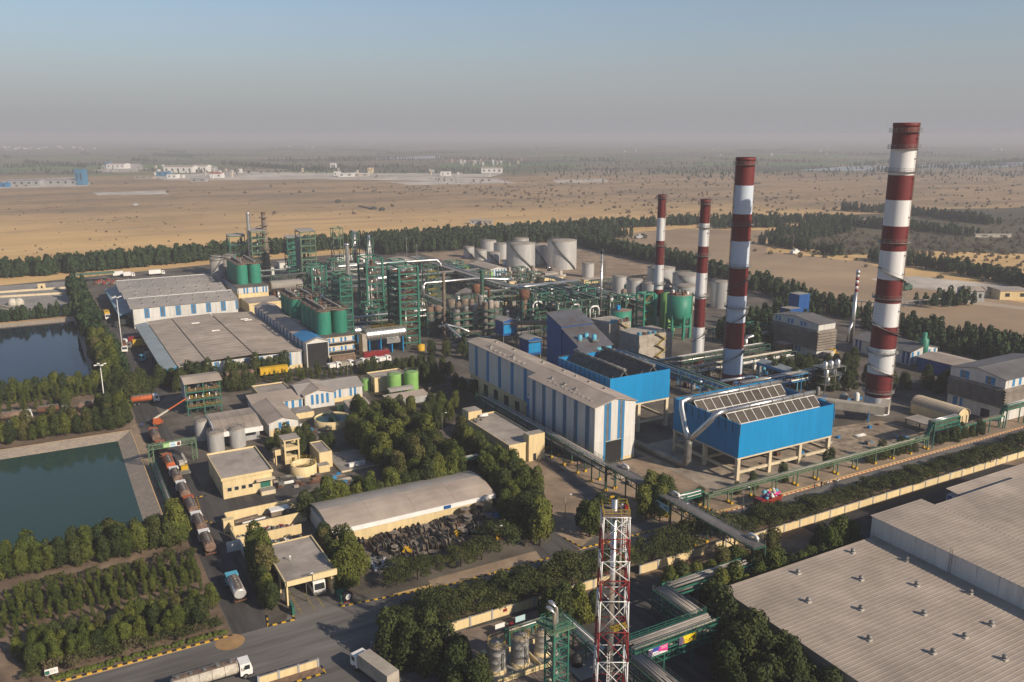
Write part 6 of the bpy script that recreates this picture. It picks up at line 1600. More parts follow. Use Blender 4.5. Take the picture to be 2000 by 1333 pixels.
def deck(a0,a1,b0,b1,zs,label,k='green_bright',slab='rust_pipe',cols=4,name='steel_deck'):
 t=thing(name,ctr(a0,a1,b0,b1),label,'platform')
 for i in range(cols):
  for y in(b0,b1):x=a0+(a1-a0)*i/(cols-1);m=MB();m.beam((x,y,0),(x,y,zs[-1]+1),.24,k);part('column',m,t)
 for z in zs:
  m=MB()
  for y in(b0,b1):m.beam((a0,y,z),(a1,y,z),.24,k,.34)
  for i in range(cols):x=a0+(a1-a0)*i/(cols-1);m.beam((x,b0,z),(x,b1,z),.2,k,.3)
  part('floor_beam',m,t)
  m=MB();m.box(a0,a1,b0,b0+.9,z+.17,z+.24,slab);m.box(a0,a1,b1-.9,b1,z+.17,z+.24,slab);part('grating',m,t)
  m=MB()
  for q in(.5,1):m.beam((a0,b0-.03,z+q+.2),(a1,b0-.03,z+q+.2),.07,slab)
  for i in range(int((a1-a0)/1.6)+1):m.beam((a0+1.6*i,b0-.03,z+.2),(a0+1.6*i,b0-.03,z+1.2),.06,slab)
  part('railing',m,t)
 m=MB()
 for i in range(cols-1):
  x0,x1=a0+(a1-a0)*i/(cols-1),a0+(a1-a0)*(i+1)/(cols-1)
  m.beam((x0,b0,0),(x1,b0,zs[0]),.12,k)if i%2 else m.beam((x1,b0,zs[0]),(x0,b0,zs[min(1,len(zs)-1)]),.12,k)
 part('brace',m,t)
 return t
deck(157.8,182,331.2,337.5,(3.6,6.8,10,12.8),'open green frame with brown gratings round the front evaporators',cols=6)
deck(160,187,339,345.5,(4,8,12),'open green frame round the back evaporators',cols=6,k='green_steel')
deck(152,161.5,347,352.5,(4,8,11),'open frame round the two stubby rust topped vessels',cols=3)
deck(168.5,181,357.5,364.5,(5,10),'open frame under the two wide vessels',cols=3,k='green_steel')
for i,(x,y,h_,hb)in enumerate(((190,372,17.5,13.5),(199,340,19.0,15.0))):
 t=thing('elevated_tank',(x,y,0),('rusty drum on a green frame with a brown downpipe before the small gabled shed','large rusty drum on a green frame right of the small gabled shed')[i],'tank')
 m=MB();m.lathe((x,y,0),[(2.4,hb),(2.5,hb+.1),(2.5,h_),(0,h_+.3)],'rust',n=20);part('drum',m,t)
 m=MB();m.lathe((x,y,0),[(.8,6),(1.6,hb)],'tan_rust',n=16);part('cone',m,t)
 for sx in(-2,2):
  for sy in(-2,2):m=MB();m.beam((x+sx,y+sy,0),(x+sx,y+sy,hb),.24,'green_bright');part('leg',m,t)
 m=MB()
 for z in(5,9,12.5):
  for s_ in(-2,2):m.beam((x-2,y+s_,z),(x+2,y+s_,z),.2,'green_bright');m.beam((x+s_,y-2,z),(x+s_,y+2,z),.2,'green_bright')
 part('frame',m,t)
bent([(192,372,15.5),(194.5,371,15.5),(196,370.5,15),(196.2,370.3,14),(196.2,370.3,3)],.7,'brown downpipe hanging from the rusty drum','rust')
for i in range(5):
 a_=211+4.6*i
 frame_tower(a_,a_+4.3,329.5+i*.02,345,13.5,4,('first','second','third','fourth','fifth')[i]+' bay from the left of the big dark green equipment frame',k='green_steel',slab='dark_steel',dens=3.2,name='equipment_tower')
for i in range(5):
 a_=211+4.6*i
 frame_tower(a_,a_+4.3,352,368,14,4,('first','second','third','fourth','fifth')[i]+' rear bay of the big dark green equipment frame, before the gallery',k='green_bright' if i%2 else 'green_steel',slab='green_steel',dens=2.6,name='equipment_tower')
tr=MB();tr.box(222,262,392,440,0,2.2,'concrete');solo('equipment_terrace',tr,'flat concrete terrace carrying white chillers before the silver tanks','terrace',loc=(240,415,0))
for i,(x,y,la,lb,h_)in enumerate(((232,396,9,3.4,3.2),(244,396,10,3.4,3.0),(244,402,9,3.4,3.4),(233,403,8,4,3.8),(226,410,5,6,4.6),(246,410,7,4,3.0),(254,404,5,5,3.0))):
 m=MB();m.box(x,x+la,y,y+lb,2.2,2.2+h_,'hay_white' if i%2 else 'white')
 for j in range(int(la/2.2)):m.cyl((x+1.1+2.2*j,y+lb/2,2.2+h_),(x+1.1+2.2*j,y+lb/2,2.6+h_),.8,'grey_steel',n=10)
 solo('chiller',m,('front left white','front right cream','second row right white','second row left cream','tallest, leftmost white','third row cream','rightmost short white')[i]+' chiller box on the concrete terrace','chiller','chillers on the terrace',loc=(x+la/2,y+lb/2,2.2))
def hut(a0,a1,b0,b1,h,label,k='white_wall',roof='roof_sheet',stripes=True,zr=None):
 t=thing('shed',ctr(a0,a1,b0,b1),label,'building');gable_body(t,a0,a1,b0,b1,0,h,zr or h+1.3,'b',k,roof,over=.3)
 if stripes:panels(t,'wall_panel','-b',b0,a0+.3,a1-.3,[(1.2,k),(.9,'blue_stripe')],.8,h-.2)
 return t
hut(250,262,470,500,7,'pale roofed shed with a white and blue front beside the lime green tank')
hut(199.5,212,394.5,416,4.6,'small gabled shed with a pale roof and blue windows in the dark trees',zr=7.4)
hut(168,186,530,545,5,'low pale roofed shed at the back of the plant left of the racks',stripes=False)
hut(215,232,545,560,5,'low white roofed shed before the tree belt behind the gallery',stripes=False)
for i,(x,y,la,lb,h_,k)in enumerate(((272,440,14,8,4,'cream'),(295,430,16,4,2.4,'cream'),(282,455,10,6,4,'beige_panel'),(250,445,12,6,3,'cream'),(330,425,9,3,2,'cream'),(216,396,18,5,5,'cream'),(225,470,12,8,5,'white_wall'),(126,560,10,7,5,'white_wall'),(146,585,9,8,4,'white_wall'),(192,600,26,7,4,'white_wall'),(272,246,7,5,3.6,'tan_rust'))):
 m=MB();m.box(x,x+la,y,y+lb,0,h_,k);m.box(x-.2,x+la+.2,y-.2,y+lb+.2,h_+.002,h_+.3,'roof_flat')
 m.box(x+la*.3,x+la*.3+1,y-.04,y-.001,.1,2.2,'black');m.box(x+la*.6,x+la*.6+1.4,y-.04,y-.001,1,2.2,'glass')
 solo('flat_hut',m,('flat cream hut before the largest silver tank','long low cream bund right of the largest silver tank','beige hut between terrace and silver tanks','cream hut behind the chillers','low cream bund beside the dark tree belt','cream building under the silver main','white flat block behind the covered gallery','white box with blue drums beside the rusty flue','white hut before the tree belt','long white hut half hidden by the tree belt','brownish flat hut between the slim stack and second stack')[i],'building',loc=(x,y,0))
bh=thing('boiler_house',ctr(166.5,180,240,262),'deep blue boiler house with long sloping metal roofs','building')
def skew(root,a0,a1,b0,b1,zf,zb_,label=None):
 m=MB();m.extr([(b0,0),(b1,0),(b1,zb_),(b0,zf)],a0,a1,'a','blue_deep');part('wall',m,root)
 m=MB();m.extr([(b0-.6,zf+.03-.6*(zb_-zf)/(b1-b0)),(b1+.3,zb_+.03),(b1+.3,zb_+.25),(b0-.6,zf+.25-.6*(zb_-zf)/(b1-b0))],a0-.4,a1+.4,'a','boiler_roof');part('roof_slope',m,root)
defmat('boiler_roof',(0.20,0.21,0.23),0.42,0.5,var=0.16,scale=0.3,col2=(0.17,0.14,0.125))
skew(bh,167,181,258,268,21.0,24.2);skew(bh,167.4,181.4,245.6,257.9,15.0,20.0);skew(bh,166.0,172.8,239.5,245.5,13.6,15.2)
m=MB();m.box(167,172,239.4,239.48,4,13,'skyblue');m.box(174,181,245.4,245.58,5,14.6,'skyblue');part('front_sheet',m,bh)
for x,y in((170,250),(173.5,251),(175,248)):m=MB();m.lathe((x,y,17),[(.9,0),(.9,1.8),(0,2)],'skyblue',n=10);m.box(x-1.3,x+1.3,y-1.3,y+1.3,16.6,17,'grey_steel');part('roof_unit',m,bh)
for i,(a0,a1,b0,b1,z0,z1,lab)in enumerate(((168.8,175.2,306,313,7,14.2,'dark blue cabin with a gable roof above the pipe bridge'),(181.6,186.2,284,290,8,17.0,'tall blue cabin on legs left of the boiler house'),(171,177.5,289,296,2.0,9.5,'deep blue wall box between the two blue cabins'))):
 t=thing('blue_cabin',ctr(a0,a1,b0,b1),lab,'cabin')
 gable_body(t,a0,a1,b0,b1,z0,z1-1,z1,'b','blue_deep','roof_grey',over=.3)
 for x in(a0+.3,a1-.3):
  for y in(b0+.3,b1-.3):m=MB();m.box(x-.15,x+.15,y-.15,y+.15,0,z0,'grey_steel');part('leg',m,t)
 m=MB();m.box(a0+.5,a1-.5,b0-.06,b0-.001,z0+1,z1-1.6,'blue');part('front_sheet',m,t)
 m=MB();m.box(a0-.5,a1+.5,b0-1,b0-.1,z1-1.9,z1-1.75,'rust_pipe');part('canopy',m,t)
conv=thing('covered_conveyor',(176,300,0),'rusty covered conveyor bridge linking the blue cabins','conveyor')
m=MB();m.beam((173,307,12),(184,289,14.6),2.4,'rust_pipe',1.6);m.beam((176,312,10.6),(196,330,4),2.0,'roof_grey',1.4);part('gallery',m,conv)
m=MB()
for u in(.2,.5,.8):x,y,z=173+11*u,307-18*u,12+2.6*u;m.beam((x-1,y,0),(x-1,y,z-.8),.25,'grey_steel');m.beam((x+1,y,0),(x+1,y,z-.8),.25,'grey_steel')
part('trestle',m,conv)
for i,(a0,a1,b0,b1,h_)in enumerate(((207.2,224.5,262.4,276,11.5),(209.5,221,286,300,11.6))):
 t=thing('filter_house',ctr(a0,a1,b0,b1),('nearer grey filter house with a yellow zigzag stair, behind the left blue block','rear grey filter house with a yellow zigzag stair')[i],'building')
 m=MB();m.box(a0,a1,b0,b1,0,h_,'beige_panel');part('wall',m,t)
 for r_ in range(7):
  for c_i in range(4):
   x0=a0+(a1-a0)*c_i/4+.05;x1=a0+(a1-a0)*(c_i+1)/4-.05;z0=h_*r_/7+.05;z1=h_*(r_+1)/7-.05
   m=MB();m.box(x0,x1,b0-.06-.02*((r_+c_i)%2),b0,z0,z1,'beige_panel');part('cladding_panel',m,t)
 m=MB();xs=a0+(a1-a0)*.62
 for q in range(5):
  z0,z1=h_*q/5,h_*(q+1)/5;x0,x1=(xs-2,xs+2)if q%2 else(xs+2,xs-2)
  m.beam((x0,b0-.7,z0),(x1,b0-.7,z1),.9,'yellow_steel',.14);m.beam((x0,b0-1.1,z0+1),(x1,b0-1.1,z1+1),.09,'yellow_steel');m.box(x1-.7,x1+.7,b0-1.4,b0-.1,z1-.05,z1+.05,'yellow_steel')
 part('zigzag_stair',m,t)
 for q in range(7):m=MB();x=a0+1+(a1-a0-2)*q/6;m.box(x-.5,x+.5,b0+.5,b0+2,h_,h_+rnd.uniform(.6,1.6),rnd.choice(['skyblue','grey_steel','rust','skyblue']));part('roof_unit',m,t)
 m=MB()
 for q in(.5,1.0):m.beam((a0,b0,h_+q),(a1,b0,h_+q),.07,'grey_steel')
 part('railing',m,t)
for i in range(46):
 x,y=rnd.uniform(198,246),rnd.uniform(186,240)
 if abs(x-222)<5 and abs(y-223)<6:continue
 m=MB();r_=rnd.uniform(.5,1.3);h_=rnd.uniform(1.5,4.5);m.lathe((x,y,0),[(r_,0),(r_,h_*.8),(r_*.4,h_),(0,h_)],rnd.choice(['silver','grey_steel','white','rust','skyblue','concrete']),n=10)
 m.box(x+r_,x+r_+1.5,y-.4,y+.4,.2,1.0,rnd.choice(['grey_steel','blue_stripe','rust_pipe']))
 solo('process_vessel',m,'small upright vessel with a pump among the pipework behind the right cooling block','vessel','small vessels behind the right cooling block',loc=(x,y,0))
for i in range(70):
 x,y=rnd.choice([(rnd.uniform(112,200),rnd.uniform(366,530)),(rnd.uniform(165,235),rnd.uniform(300,400)),(rnd.uniform(222,300),rnd.uniform(300,420))])
 if 165<x<187 and 245<y<345:continue
 m=MB();r_=rnd.uniform(.7,1.8);h_=rnd.uniform(2.5,8);m.lathe((x,y,0),[(r_,0),(r_,h_*.85),(r_*.5,h_),(0,h_)],rnd.choice(['silver','grey_steel','rust_pipe','white','green_bright','tan_rust']),n=12)
 solo('process_vessel',m,'upright process vessel among the green racks of the plant','vessel','process vessels among the racks',loc=(x,y,0))
for i in range(9):
 x,y=150+14*(i%5)+rnd.uniform(-3,3),396+34*(i//5)+rnd.uniform(-4,4)
 deck(x,x+rnd.uniform(7,11),y,y+rnd.uniform(5,8),(3.5,7.0,10.2)[:rnd.choice([2,3])],('first','second','third','fourth','fifth','sixth','seventh','eighth','ninth')[i]+' platform from the near left among the racks behind the dark green tower',k=rnd.choice(['green_steel','green_bright','green_pale']),cols=3)
t=thing('canopy',(240,214,0),'long low canopy with a blue edge right of the second stack','canopy')
m=MB();m.extr([(233.5,6.2),(236.5,7.0),(239.5,6.2),(239.5,6.35),(236.5,7.2),(233.5,6.35)],203,224,'b','roof_cool');part('roof',m,t)
m=MB();m.box(233.3,233.5,203,224,5.3,6.3,'blue_stripe');part('fascia',m,t)
for y in(204,210,216,223):
 m=MB();m.box(233.6,233.9,y-.15,y+.15,0,5.4,'skyblue');part('post',m,t);m=MB();m.box(239,239.3,y-.15,y+.15,0,6.2,'skyblue');part('post',m,t)
t=thing('pump_tower',(244,200,0),'grey open frame crowded with silver vessels right of the canopy','platform')
for x in(240,245,250):
 for y in(197,203):m=MB();m.box(x-.15,x+.15,y-.15,y+.15,0,9,'grey_steel');part('column',m,t)
for z in(3,6,9):m=MB();m.box(239.8,250.2,196.8,203.2,z-.12,z,'grey_steel');part('floor',m,t)
for x,z in((241,9),(244,9),(247.5,9),(242,6),(246,6),(249,3),(243,3)):m=MB();m.lathe((x,198.5,z),[(.9,0),(.9,2),(.3,2.6),(0,2.6)],'silver',n=12);part('vessel',m,t)
t=thing('covered_conveyor',(218,172,0),'beige covered duct running from the pipework to the foot of the tallest stack','duct')
m=MB();m.beam((210,187,6),(231,166,4.2),3.0,'beige_panel',2.6);m.beam((231,166,4.2),(236,169,5.2),2.6,'beige_panel',2.6);part('duct',m,t)
m=MB()
for u in(.15,.5,.85):x,y=210+21*u,187-21*u;m.beam((x-1,y-1,0),(x-1,y-1,4),.24,'blue_stripe');m.beam((x+1,y+1,0),(x+1,y+1,4),.24,'blue_stripe')
part('support',m,t)
m=MB();m.box(206,212,184,191,0,7.5,'beige_panel',top='roof_grey');solo('duct_house',m,'beige duct house at the head of the covered duct','building',loc=(209,187,0))
m=MB();m.box(214.5,216.3,176.8,178.6,4,7.2,'blue');m.box(215,215.8,177.2,178,0,4,'blue_stripe');solo('blue_cabinet',m,'small bright blue cabinet beside the covered duct','cabinet',loc=(215,177.6,0))
def wall_run(a0,a1,b,step,label,h=1.9,k='cream',name='boundary_wall',ang=None):
 t=thing(name,((a0+a1)/2,b,0),label,'wall')
 n_=max(1,round((a1-a0)/step))
 for i in range(n_+1):
  x=a0+(a1-a0)*i/n_
  m=MB();m.box(x-.17,x+.17,b-.2,b+.2,0,h+.15,'grey_wall');part('post',m,t)
  if i<n_:
   x1=a0+(a1-a0)*(i+1)/n_;m=MB();m.box(x+.17,x1-.17,b-.1,b+.1,0,h,k);m.box(x+.17,x1-.17,b-.15,b+.15,h+.002,h+.1,'concrete');part('panel',m,t)
 return t
wall_run(58.4,96,127.6,4.7,'cream panel wall behind the tank compound')
wall_run(103,132,127.4,4.8,'cream panel wall under the conveyor end, half hidden by flat trees')
wall_run(134,305,126.4,5.2,'long yellowish boundary wall along the trees of the main road',name='boundary_wall')
wall_run(24.2,34.4,129.4,3.4,'low cream wall with a kerbed island beside the white tanker',h=1.5)
wall_run(44.2,51,129.2,3.0,'short cream wall in tree shade at the yard corner',h=1.7)
m=MB();m.box(26,34.8,127.2,129.2,.0,.16,'tan_rust');solo('traffic_island',m,'red paved island before the low cream wall','island',kind='structure')
kerb([(26,127.1),(34.9,127.1),(34.9,129.3)],'yellow and black kerb round the red paved island')
m=MB();m.lathe((25.2,147.6,0),[(3.0,.03),(1.6,.16),(0,.22)],'sand_heap',n=20)if False else None
defmat('sand_heap',(0.36,0.22,0.10),0.95,var=0.12,scale=0.6)
m=MB();m.lathe((22.6,144.6,0.03),[(2.6,0),(1.3,.10),(0,.16)],'sand_heap',n=24);solo('sand_heap',m,'flat spill of orange sand at the kerb of the plantation','sand',kind='stuff')
tw=thing('lattice_mast',(71.2,94.2,0),'tall red and white lattice mast with a silver flue inside, bottom centre','mast')
cx_,cy_,rot=71.1,94.2,R(8)
lv=[(-.2,'white_band'),(5.8,'red_paint'),(11.1,'white_band'),(16.2,'red_paint'),(21.4,'white_band'),(24.8,'red_paint'),(28.0,'white_band'),(31.6,'red_paint'),(35.1,None)]
lv=[(-.2,'red_paint'),(5.8,'white_band'),(11.1,'red_paint'),(16.2,'white_band'),(21.4,'red_paint'),(24.8,'white_band'),(28.0,'red_paint'),(31.6,'white_band'),(35.1,None)]
def tc(z,i):
 hw=2.45+(1.92-2.45)*z/35;an=YAW+R(45)+i*R(90);return(cx_+hw*1.414*math.cos(an),cy_+hw*1.414*math.sin(an),z)
for(z0,k),(z1,_)in zip(lv,lv[1:]):
 for i in range(4):
  m=MB();m.cyl(tc(z0,i),tc(z1,i),.125,k,n=8);m.cyl((*tc(z1,i)[:2],z1-.15),(*tc(z1,i)[:2],z1+.05),.2,k,n=8);part('leg',m,tw)
 for i in range(4):
  j=(i+1)%4
  m=MB();m.cyl(tc(z0,i),tc(z1,j),.065 if i!=2 else .055,k,n=6);part('brace',m,tw);m=MB();m.cyl(tc(z0,j),tc(z1,i),.065,k,n=6);part('brace',m,tw)
  m=MB();m.cyl(tc(z1,i),tc(z1,j),.075,k,n=6);part('strut',m,tw)
m=MB();m.cyl((cx_,cy_+.2,0),(cx_,cy_+.2,37.2),.46,'silver',n=16);m.cyl((cx_,cy_+.2,37.2),(cx_,cy_+.2,37.25),.4,'black',n=16)
for z in range(2,36,3):m.cyl((cx_,cy_+.2,z),(cx_,cy_+.2,z+.18),.54,'grey_steel',n=16)
part('flue',m,tw)
m=MB();m.cyl((cx_+1.1,cy_-.2,14),(cx_+1.1,cy_-.2,36.3),.17,'silver',n=10);part('thin_flue',m,tw)
m=MB()
for s_ in(-.22,.22):m.beam((cx_+1.45+s_,cy_-.6,28.5),(cx_+1.45+s_,cy_-.6,36),.07,'white');m.beam((cx_-.9+s_,cy_-.6,0),(cx_-.9+s_,cy_-.6,12),.07,'white');m.beam((cx_+.4+s_,cy_+1,16.2),(cx_+.4+s_,cy_+1,28),.07,'red_paint')
for z in range(0,24):m.beam((cx_+1.23,cy_-.6,28.5+z*.32),(cx_+1.67,cy_-.6,28.5+z*.32),.05,'white');m.beam((cx_-1.12,cy_-.6,z*.5),(cx_-.68,cy_-.6,z*.5),.05,'white');m.beam((cx_+.18,cy_+1,16.4+z*.48),(cx_+.62,cy_+1,16.4+z*.48),.05,'red_paint')
part('ladder',m,tw)
def tplat(z,k1,k2):
 m=MB();P=[tc(z,i)for i in range(4)]
 m.prism([(cx_+(p[0]-cx_)*1.05,cy_+(p[1]-cy_)*1.05)for p in P],z,z+.12,k1);part('platform',m,tw)
 m=MB()
 for i in range(4):
  p,q=P[i],P[(i+1)%4]
  for h_ in(.55,1.1):m.beam((p[0],p[1],z+h_),(q[0],q[1],z+h_),.08,k2)
  for u in(0,.33,.66):m.beam((p[0]+(q[0]-p[0])*u,p[1]+(q[1]-p[1])*u,z),(p[0]+(q[0]-p[0])*u,p[1]+(q[1]-p[1])*u,z+1.1),.07,k2)
 part('railing',m,tw)
tplat(35.25,'rust_pipe','yellow_steel')
m=MB();m.prism([(cx_-1.0,cy_-2.0),(cx_+1.6,cy_-2.0),(cx_+1.6,cy_-.6),(cx_-1.0,cy_-.6)],16.3,16.42,'yellow_steel')
for h_ in(.5,1.0):m.beam((cx_-1,cy_-2,16.3+h_),(cx_+1.6,cy_-2,16.3+h_),.08,'yellow_steel')
for i in range(5):m.beam((cx_-1+.65*i,cy_-2,16.3),(cx_-1+.65*i,cy_-2,17.3),.07,'yellow_steel')
part('middle_platform',m,tw)
m=MB();m.box(cx_-.2,cx_+.5,cy_+1.0,cy_+1.3,36.3,37.2,'yellow');m.box(cx_+1.1,cx_+1.7,cy_-.9,cy_-.5,35.4,36.2,'red_paint');part('beacon',m,tw)
vt=thing('vent_tower',(63.6,98.2,0),'green stair tower with two curved silver vent pipes, bottom centre','tower')
for x in(62.3,64.9):
 for y in(97.0,99.6):m=MB();m.box(x-.12,x+.12,y-.12,y+.12,0,16.2,'green_bright');part('column',m,vt)
for i in range(10):
 z=1.62*i
 m=MB()
 for y in(97,99.6):m.beam((62.3,y,z),(64.9,y,z),.14,'green_bright')
 for x in(62.3,64.9):m.beam((x,97,z),(x,99.6,z),.14,'green_bright')
 m.beam((62.3 if i%2 else 64.9,97,z),(64.9 if i%2 else 62.3,97,z+1.62),.12,'green_bright');m.beam((62.3,97 if i%2 else 99.6,z),(62.3,99.6 if i%2 else 97,z+1.62),.12,'green_bright')
 part('bracing',m,vt)
 m=MB();m.box(62.6 if i%2 else 63.7,63.6 if i%2 else 64.7,97.3,99.3,z,z+.06,'grey_steel');m.beam((63.2,97.4 if i%2 else 99.2,z),(63.2,99.2 if i%2 else 97.4,z+1.62),.7,'grey_steel',.08);part('stair_flight',m,vt)
m=MB();m.box(61.2,65.9,96.2,100.6,16.2,16.36,'green_pale');part('top_platform',m,vt)
m=MB()
for h_ in(.55,1.1):
 for(p,q)in(((61.8,96.6),(65.4,96.6)),((65.4,96.6),(65.4,100.2)),((65.4,100.2),(61.8,100.2)),((61.8,100.2),(61.8,96.6))):m.beam((*p,16.36+h_),(*q,16.36+h_),.08,'green_bright')
for i in range(5):
 for(x,y)in((61.8+.9*i,96.6),(61.8,96.6+.9*i),(65.4,96.6+.9*i)):m.beam((x,y,16.3),(x,y,17.45),.07,'green_bright')
part('railing',m,vt)
for x,y in((62.6,97.4),(63.7,98.6)):
 m=MB();m.tube([(x,y,0),(x,y,18.3),(x-.05,y+.1,18.9),(x-.2,y+.4,19.4),(x-.45,y+.9,19.6),(x-.6,y+1.2,19.5)],.34,'silver',12);part('vent_pipe',m,vt)
for i,(x,y,r_,h_,lab)in enumerate(((61.1,113.3,1.62,5.0,'front left silver fuel tank with a cream foot and yellow railing'),(65.5,113.0,1.6,5.2,'middle silver fuel tank with a cream foot and yellow railing'),(70.5,113.6,1.35,4.2,'right silver fuel tank, half hidden by the green vent tower'))):
 t=thing('fuel_tank',(x,y,0),lab,'tank','fuel tanks in the cream bund')
 m=MB();m.lathe((x,y,0),[(r_+.18,0),(r_+.16,.7),(r_,.72)],'cream',n=28);part('foot',m,t)
 for j in range(3):m=MB();m.lathe((x,y,.72),[(r_,(h_-.7)*j/3),(r_,(h_-.7)*(j+1)/3-.05),(r_+.03,(h_-.7)*(j+1)/3-.04),(r_+.03,(h_-.7)*(j+1)/3)],'silver_tank',n=28);part('shell_ring',m,t)
 m=MB();m.lathe((x,y,0),[(r_+.05,h_),(r_+.05,h_+.08),(0,h_+.3)],'tank_roof',n=28);m.cyl((x+.2,y,h_+.2),(x+.2,y,h_+.42),.35,'roof_grey',n=12);part('roof',m,t)
 m=MB()
 for q in(.5,1.0):m.lathe((x,y,0),[(r_-.03,h_+q),(r_+.03,h_+q+.03),(r_-.03,h_+q+.07)],'yellow_steel',n=28)
 for j in range(12):an=6.283*j/12;m.beam((x+r_*math.cos(an),y+r_*math.sin(an),h_),(x+r_*math.cos(an),y+r_*math.sin(an),h_+1.05),.06,'yellow_steel')
 part('railing',m,t)
 m=MB();an=VA+.55;px_,py_=x+(r_+.1)*math.cos(an),y+(r_+.1)*math.sin(an);m.tube([(px_,py_,.9),(px_,py_,h_-1.0)],.06,'dark_steel',6);m.tube([(px_+.32,py_+.12,.9),(px_+.32,py_+.12,h_-1.0)],.06,'dark_steel',6);m.beam((px_,py_,h_-1.0),(px_+.32,py_+.12,h_-1.0),.1,'dark_steel');part('level_gauge',m,t)
bw=thing('bund_wall',(64,112,0),'low cream bund wall round the silver fuel tanks','wall')
for ar in((57.2,75,109.6,109.85),(57.2,57.45,109.85,116.8),(57.2,75,116.8,117.05),(67.9,68.1,109.85,116.8),(74.8,75,109.85,116.8)):
 m=MB();m.box(*ar,0,.85,'cream');part('wall_side',m,bw)
fl=MB();fl.box(57.45,74.8,109.85,116.8,.03,.08,'concrete');solo('bund_floor',fl,'concrete floor of the fuel tank bund','floor',kind='structure')
m=MB();m.box(60.0,60.7,116.0,117.2,.85,1.9,'cream');m.box(63.1,63.8,114.6,115.4,0,1.6,'cream');solo('pump_box',m,'small cream pump boxes at the bund wall','box',loc=(62,115,0))
fn=thing('mesh_fence',(56.4,114,0),'green mesh fence left of the fuel tanks','fence')
for i in range(9):
 b0_=104.5+1.95*i;m=MB();m.cyl((56.4,b0_,0),(56.4,b0_,2.3),.06,'green_bright',n=6);part('post',m,fn)
 if i<8:m=MB();m.box(56.37,56.43,b0_+.08,b0_+1.87,.15,2.1,'green_mesh' if False else 'green_steel');part('mesh_panel',m,fn)
fn=thing('mesh_fence',(66,109,0),'thin green wire fence in front of the bund wall','fence')
for i in range(8):x=57.2+2.3*i;m=MB();m.cyl((x,109.2,0),(x,109.2,2.1),.05,'green_pale',n=6);part('post',m,fn)
m=MB()
for q in(.7,1.3,1.9):m.beam((57.2,109.2,q),(73.3,109.2,q),.03,'green_pale')
part('wire',m,fn)
for nm,x,y,w_,k,lab in(('notice_board',67.0,123.0,2.0,'white','white notice board on two legs inside the tank compound'),('notice_board',71.6,123.4,2.1,'notice_blue','pale blue notice board right of the white one')):
 if k=='notice_blue':defmat('notice_blue',(0.42,0.58,0.62),0.5,var=0.06)
 t=thing(nm,(x,y,0),lab,'sign');m=MB();m.box(x-w_/2,x+w_/2,y-.05,y,.7,1.9,k);part('board',m,t)
 for s_ in(-.8,.8):m=MB();m.box(x+s_-.04,x+s_+.04,y+.01,y+.08,0,1.6,'grey_steel');part('leg',m,t)
m=MB();m.box(68.6,69.4,122.6,123.3,0,.8,'red_paint');m.box(69.2,69.9,122.9,123.4,.3,1.2,'red_paint');m.lathe((68.4,122.6,0),[(.3,0),(.3,.6),(0,.7)],'red_paint',n=8);solo('fire_cart',m,'red fire equipment cart by the notice boards','cart',loc=(69,123,0))
m=MB();m.box(70.2,71.0,127.4,127.48,.9,1.5,'red_paint');solo('red_sign',m,'small red sign on the cream wall behind the notice boards','sign')
m=MB();m.lathe((73.9,107.6,0),[(.95,0),(1.0,.1),(1.0,1.7),(.7,2.0),(.35,2.1),(.3,2.3),(0,2.32)],'black',n=20);solo('black_water_tank',m,'black plastic water tank on the paving right of the vent tower','tank',loc=(73.9,107.6,0))
m=MB();m.box(72,79,103.5,110.5,.03,.12,'concrete');solo('concrete_pad',m,'pale concrete pad under the black water tank','pad',kind='structure')
m=MB();m.lathe((64.1,119.8,0),[(.5,.2),(.75,.5),(.6,1.0),(0,1.2)],'black',n=12);m.box(63.4,64.8,119.4,120.2,0,.3,'dark_steel');solo('pump_set',m,'dark pump set standing behind the front left fuel tank','pump',loc=(62.2,117.8,0))
rack((66.5,119.2),(75,119.2),1.4,(2.6,),'short green pipe rack behind the fuel tanks',k='green_bright',npipe=3,step=3,pr=(.06,.12))
rack((77,104),(77,124),2.0,(2.4,3.6),'low green pipe rack between vent tower and lattice mast',k='green_steel',npipe=4,step=4,pr=(.06,.14))
DK=['roof_flat','concrete','grey_steel','roof_grey']
rack((78.6,99.4),(97.4,99.4),3.6,(4.6,6.6),'green pipe bridge carrying two banners beside the lattice mast',k='green_bright',npipe=7,step=6.2,pk=DK,pr=(.12,.24),rail='green_bright',truss=1.2)
rack((95.6,101.4),(95.6,112),3.4,(4.6,6.6),'pipe bridge arm running back from the banner bridge',k='green_steel',npipe=6,step=5.2,pk=DK,pr=(.12,.24),rail='grey_steel',truss=1.4)
rack((97.5,112.2),(118,112.2),3.0,(4.8,6.0),'pipe bridge behind the row of trees above the big roof',k='green_bright',npipe=5,step=6.5,pk=DK,pr=(.12,.24))
rack((78.4,86),(78.4,97.4),3.4,(4.4,6.4),'pipe bridge arm coming towards the viewer right of the mast',k='green_steel',npipe=6,step=5.5,pk=DK,pr=(.12,.24),rail='dark_steel',truss=1.4)
m=MB();m.tube([(79,90,6.7),(79,86.5,6.7),(79,85.9,6.4),(79,85.6,5.6),(79,85.6,0)],.3,'concrete_dark',10);m.tube([(78,90,6.7),(78,86.9,6.7),(78,86.3,6.4),(78,86,5.6),(78,86,0)],.3,'concrete_dark',10);solo('down_pipe',m,'pair of fat pipes turning down at the near end of the pipe bridge','pipe',loc=(78.5,86,0))
def banner(name,a0,a1,b,z0,z1,label,draw):
 t=thing(name,((a0+a1)/2,b,z0),label,'banner');draw(t,a0,a1,b,z0,z1);return t
def flat(root,nm,pts,b,k,off):
 m=MB();m.face([(x,b-off,z)for x,z in pts],k);part(nm,m,root)
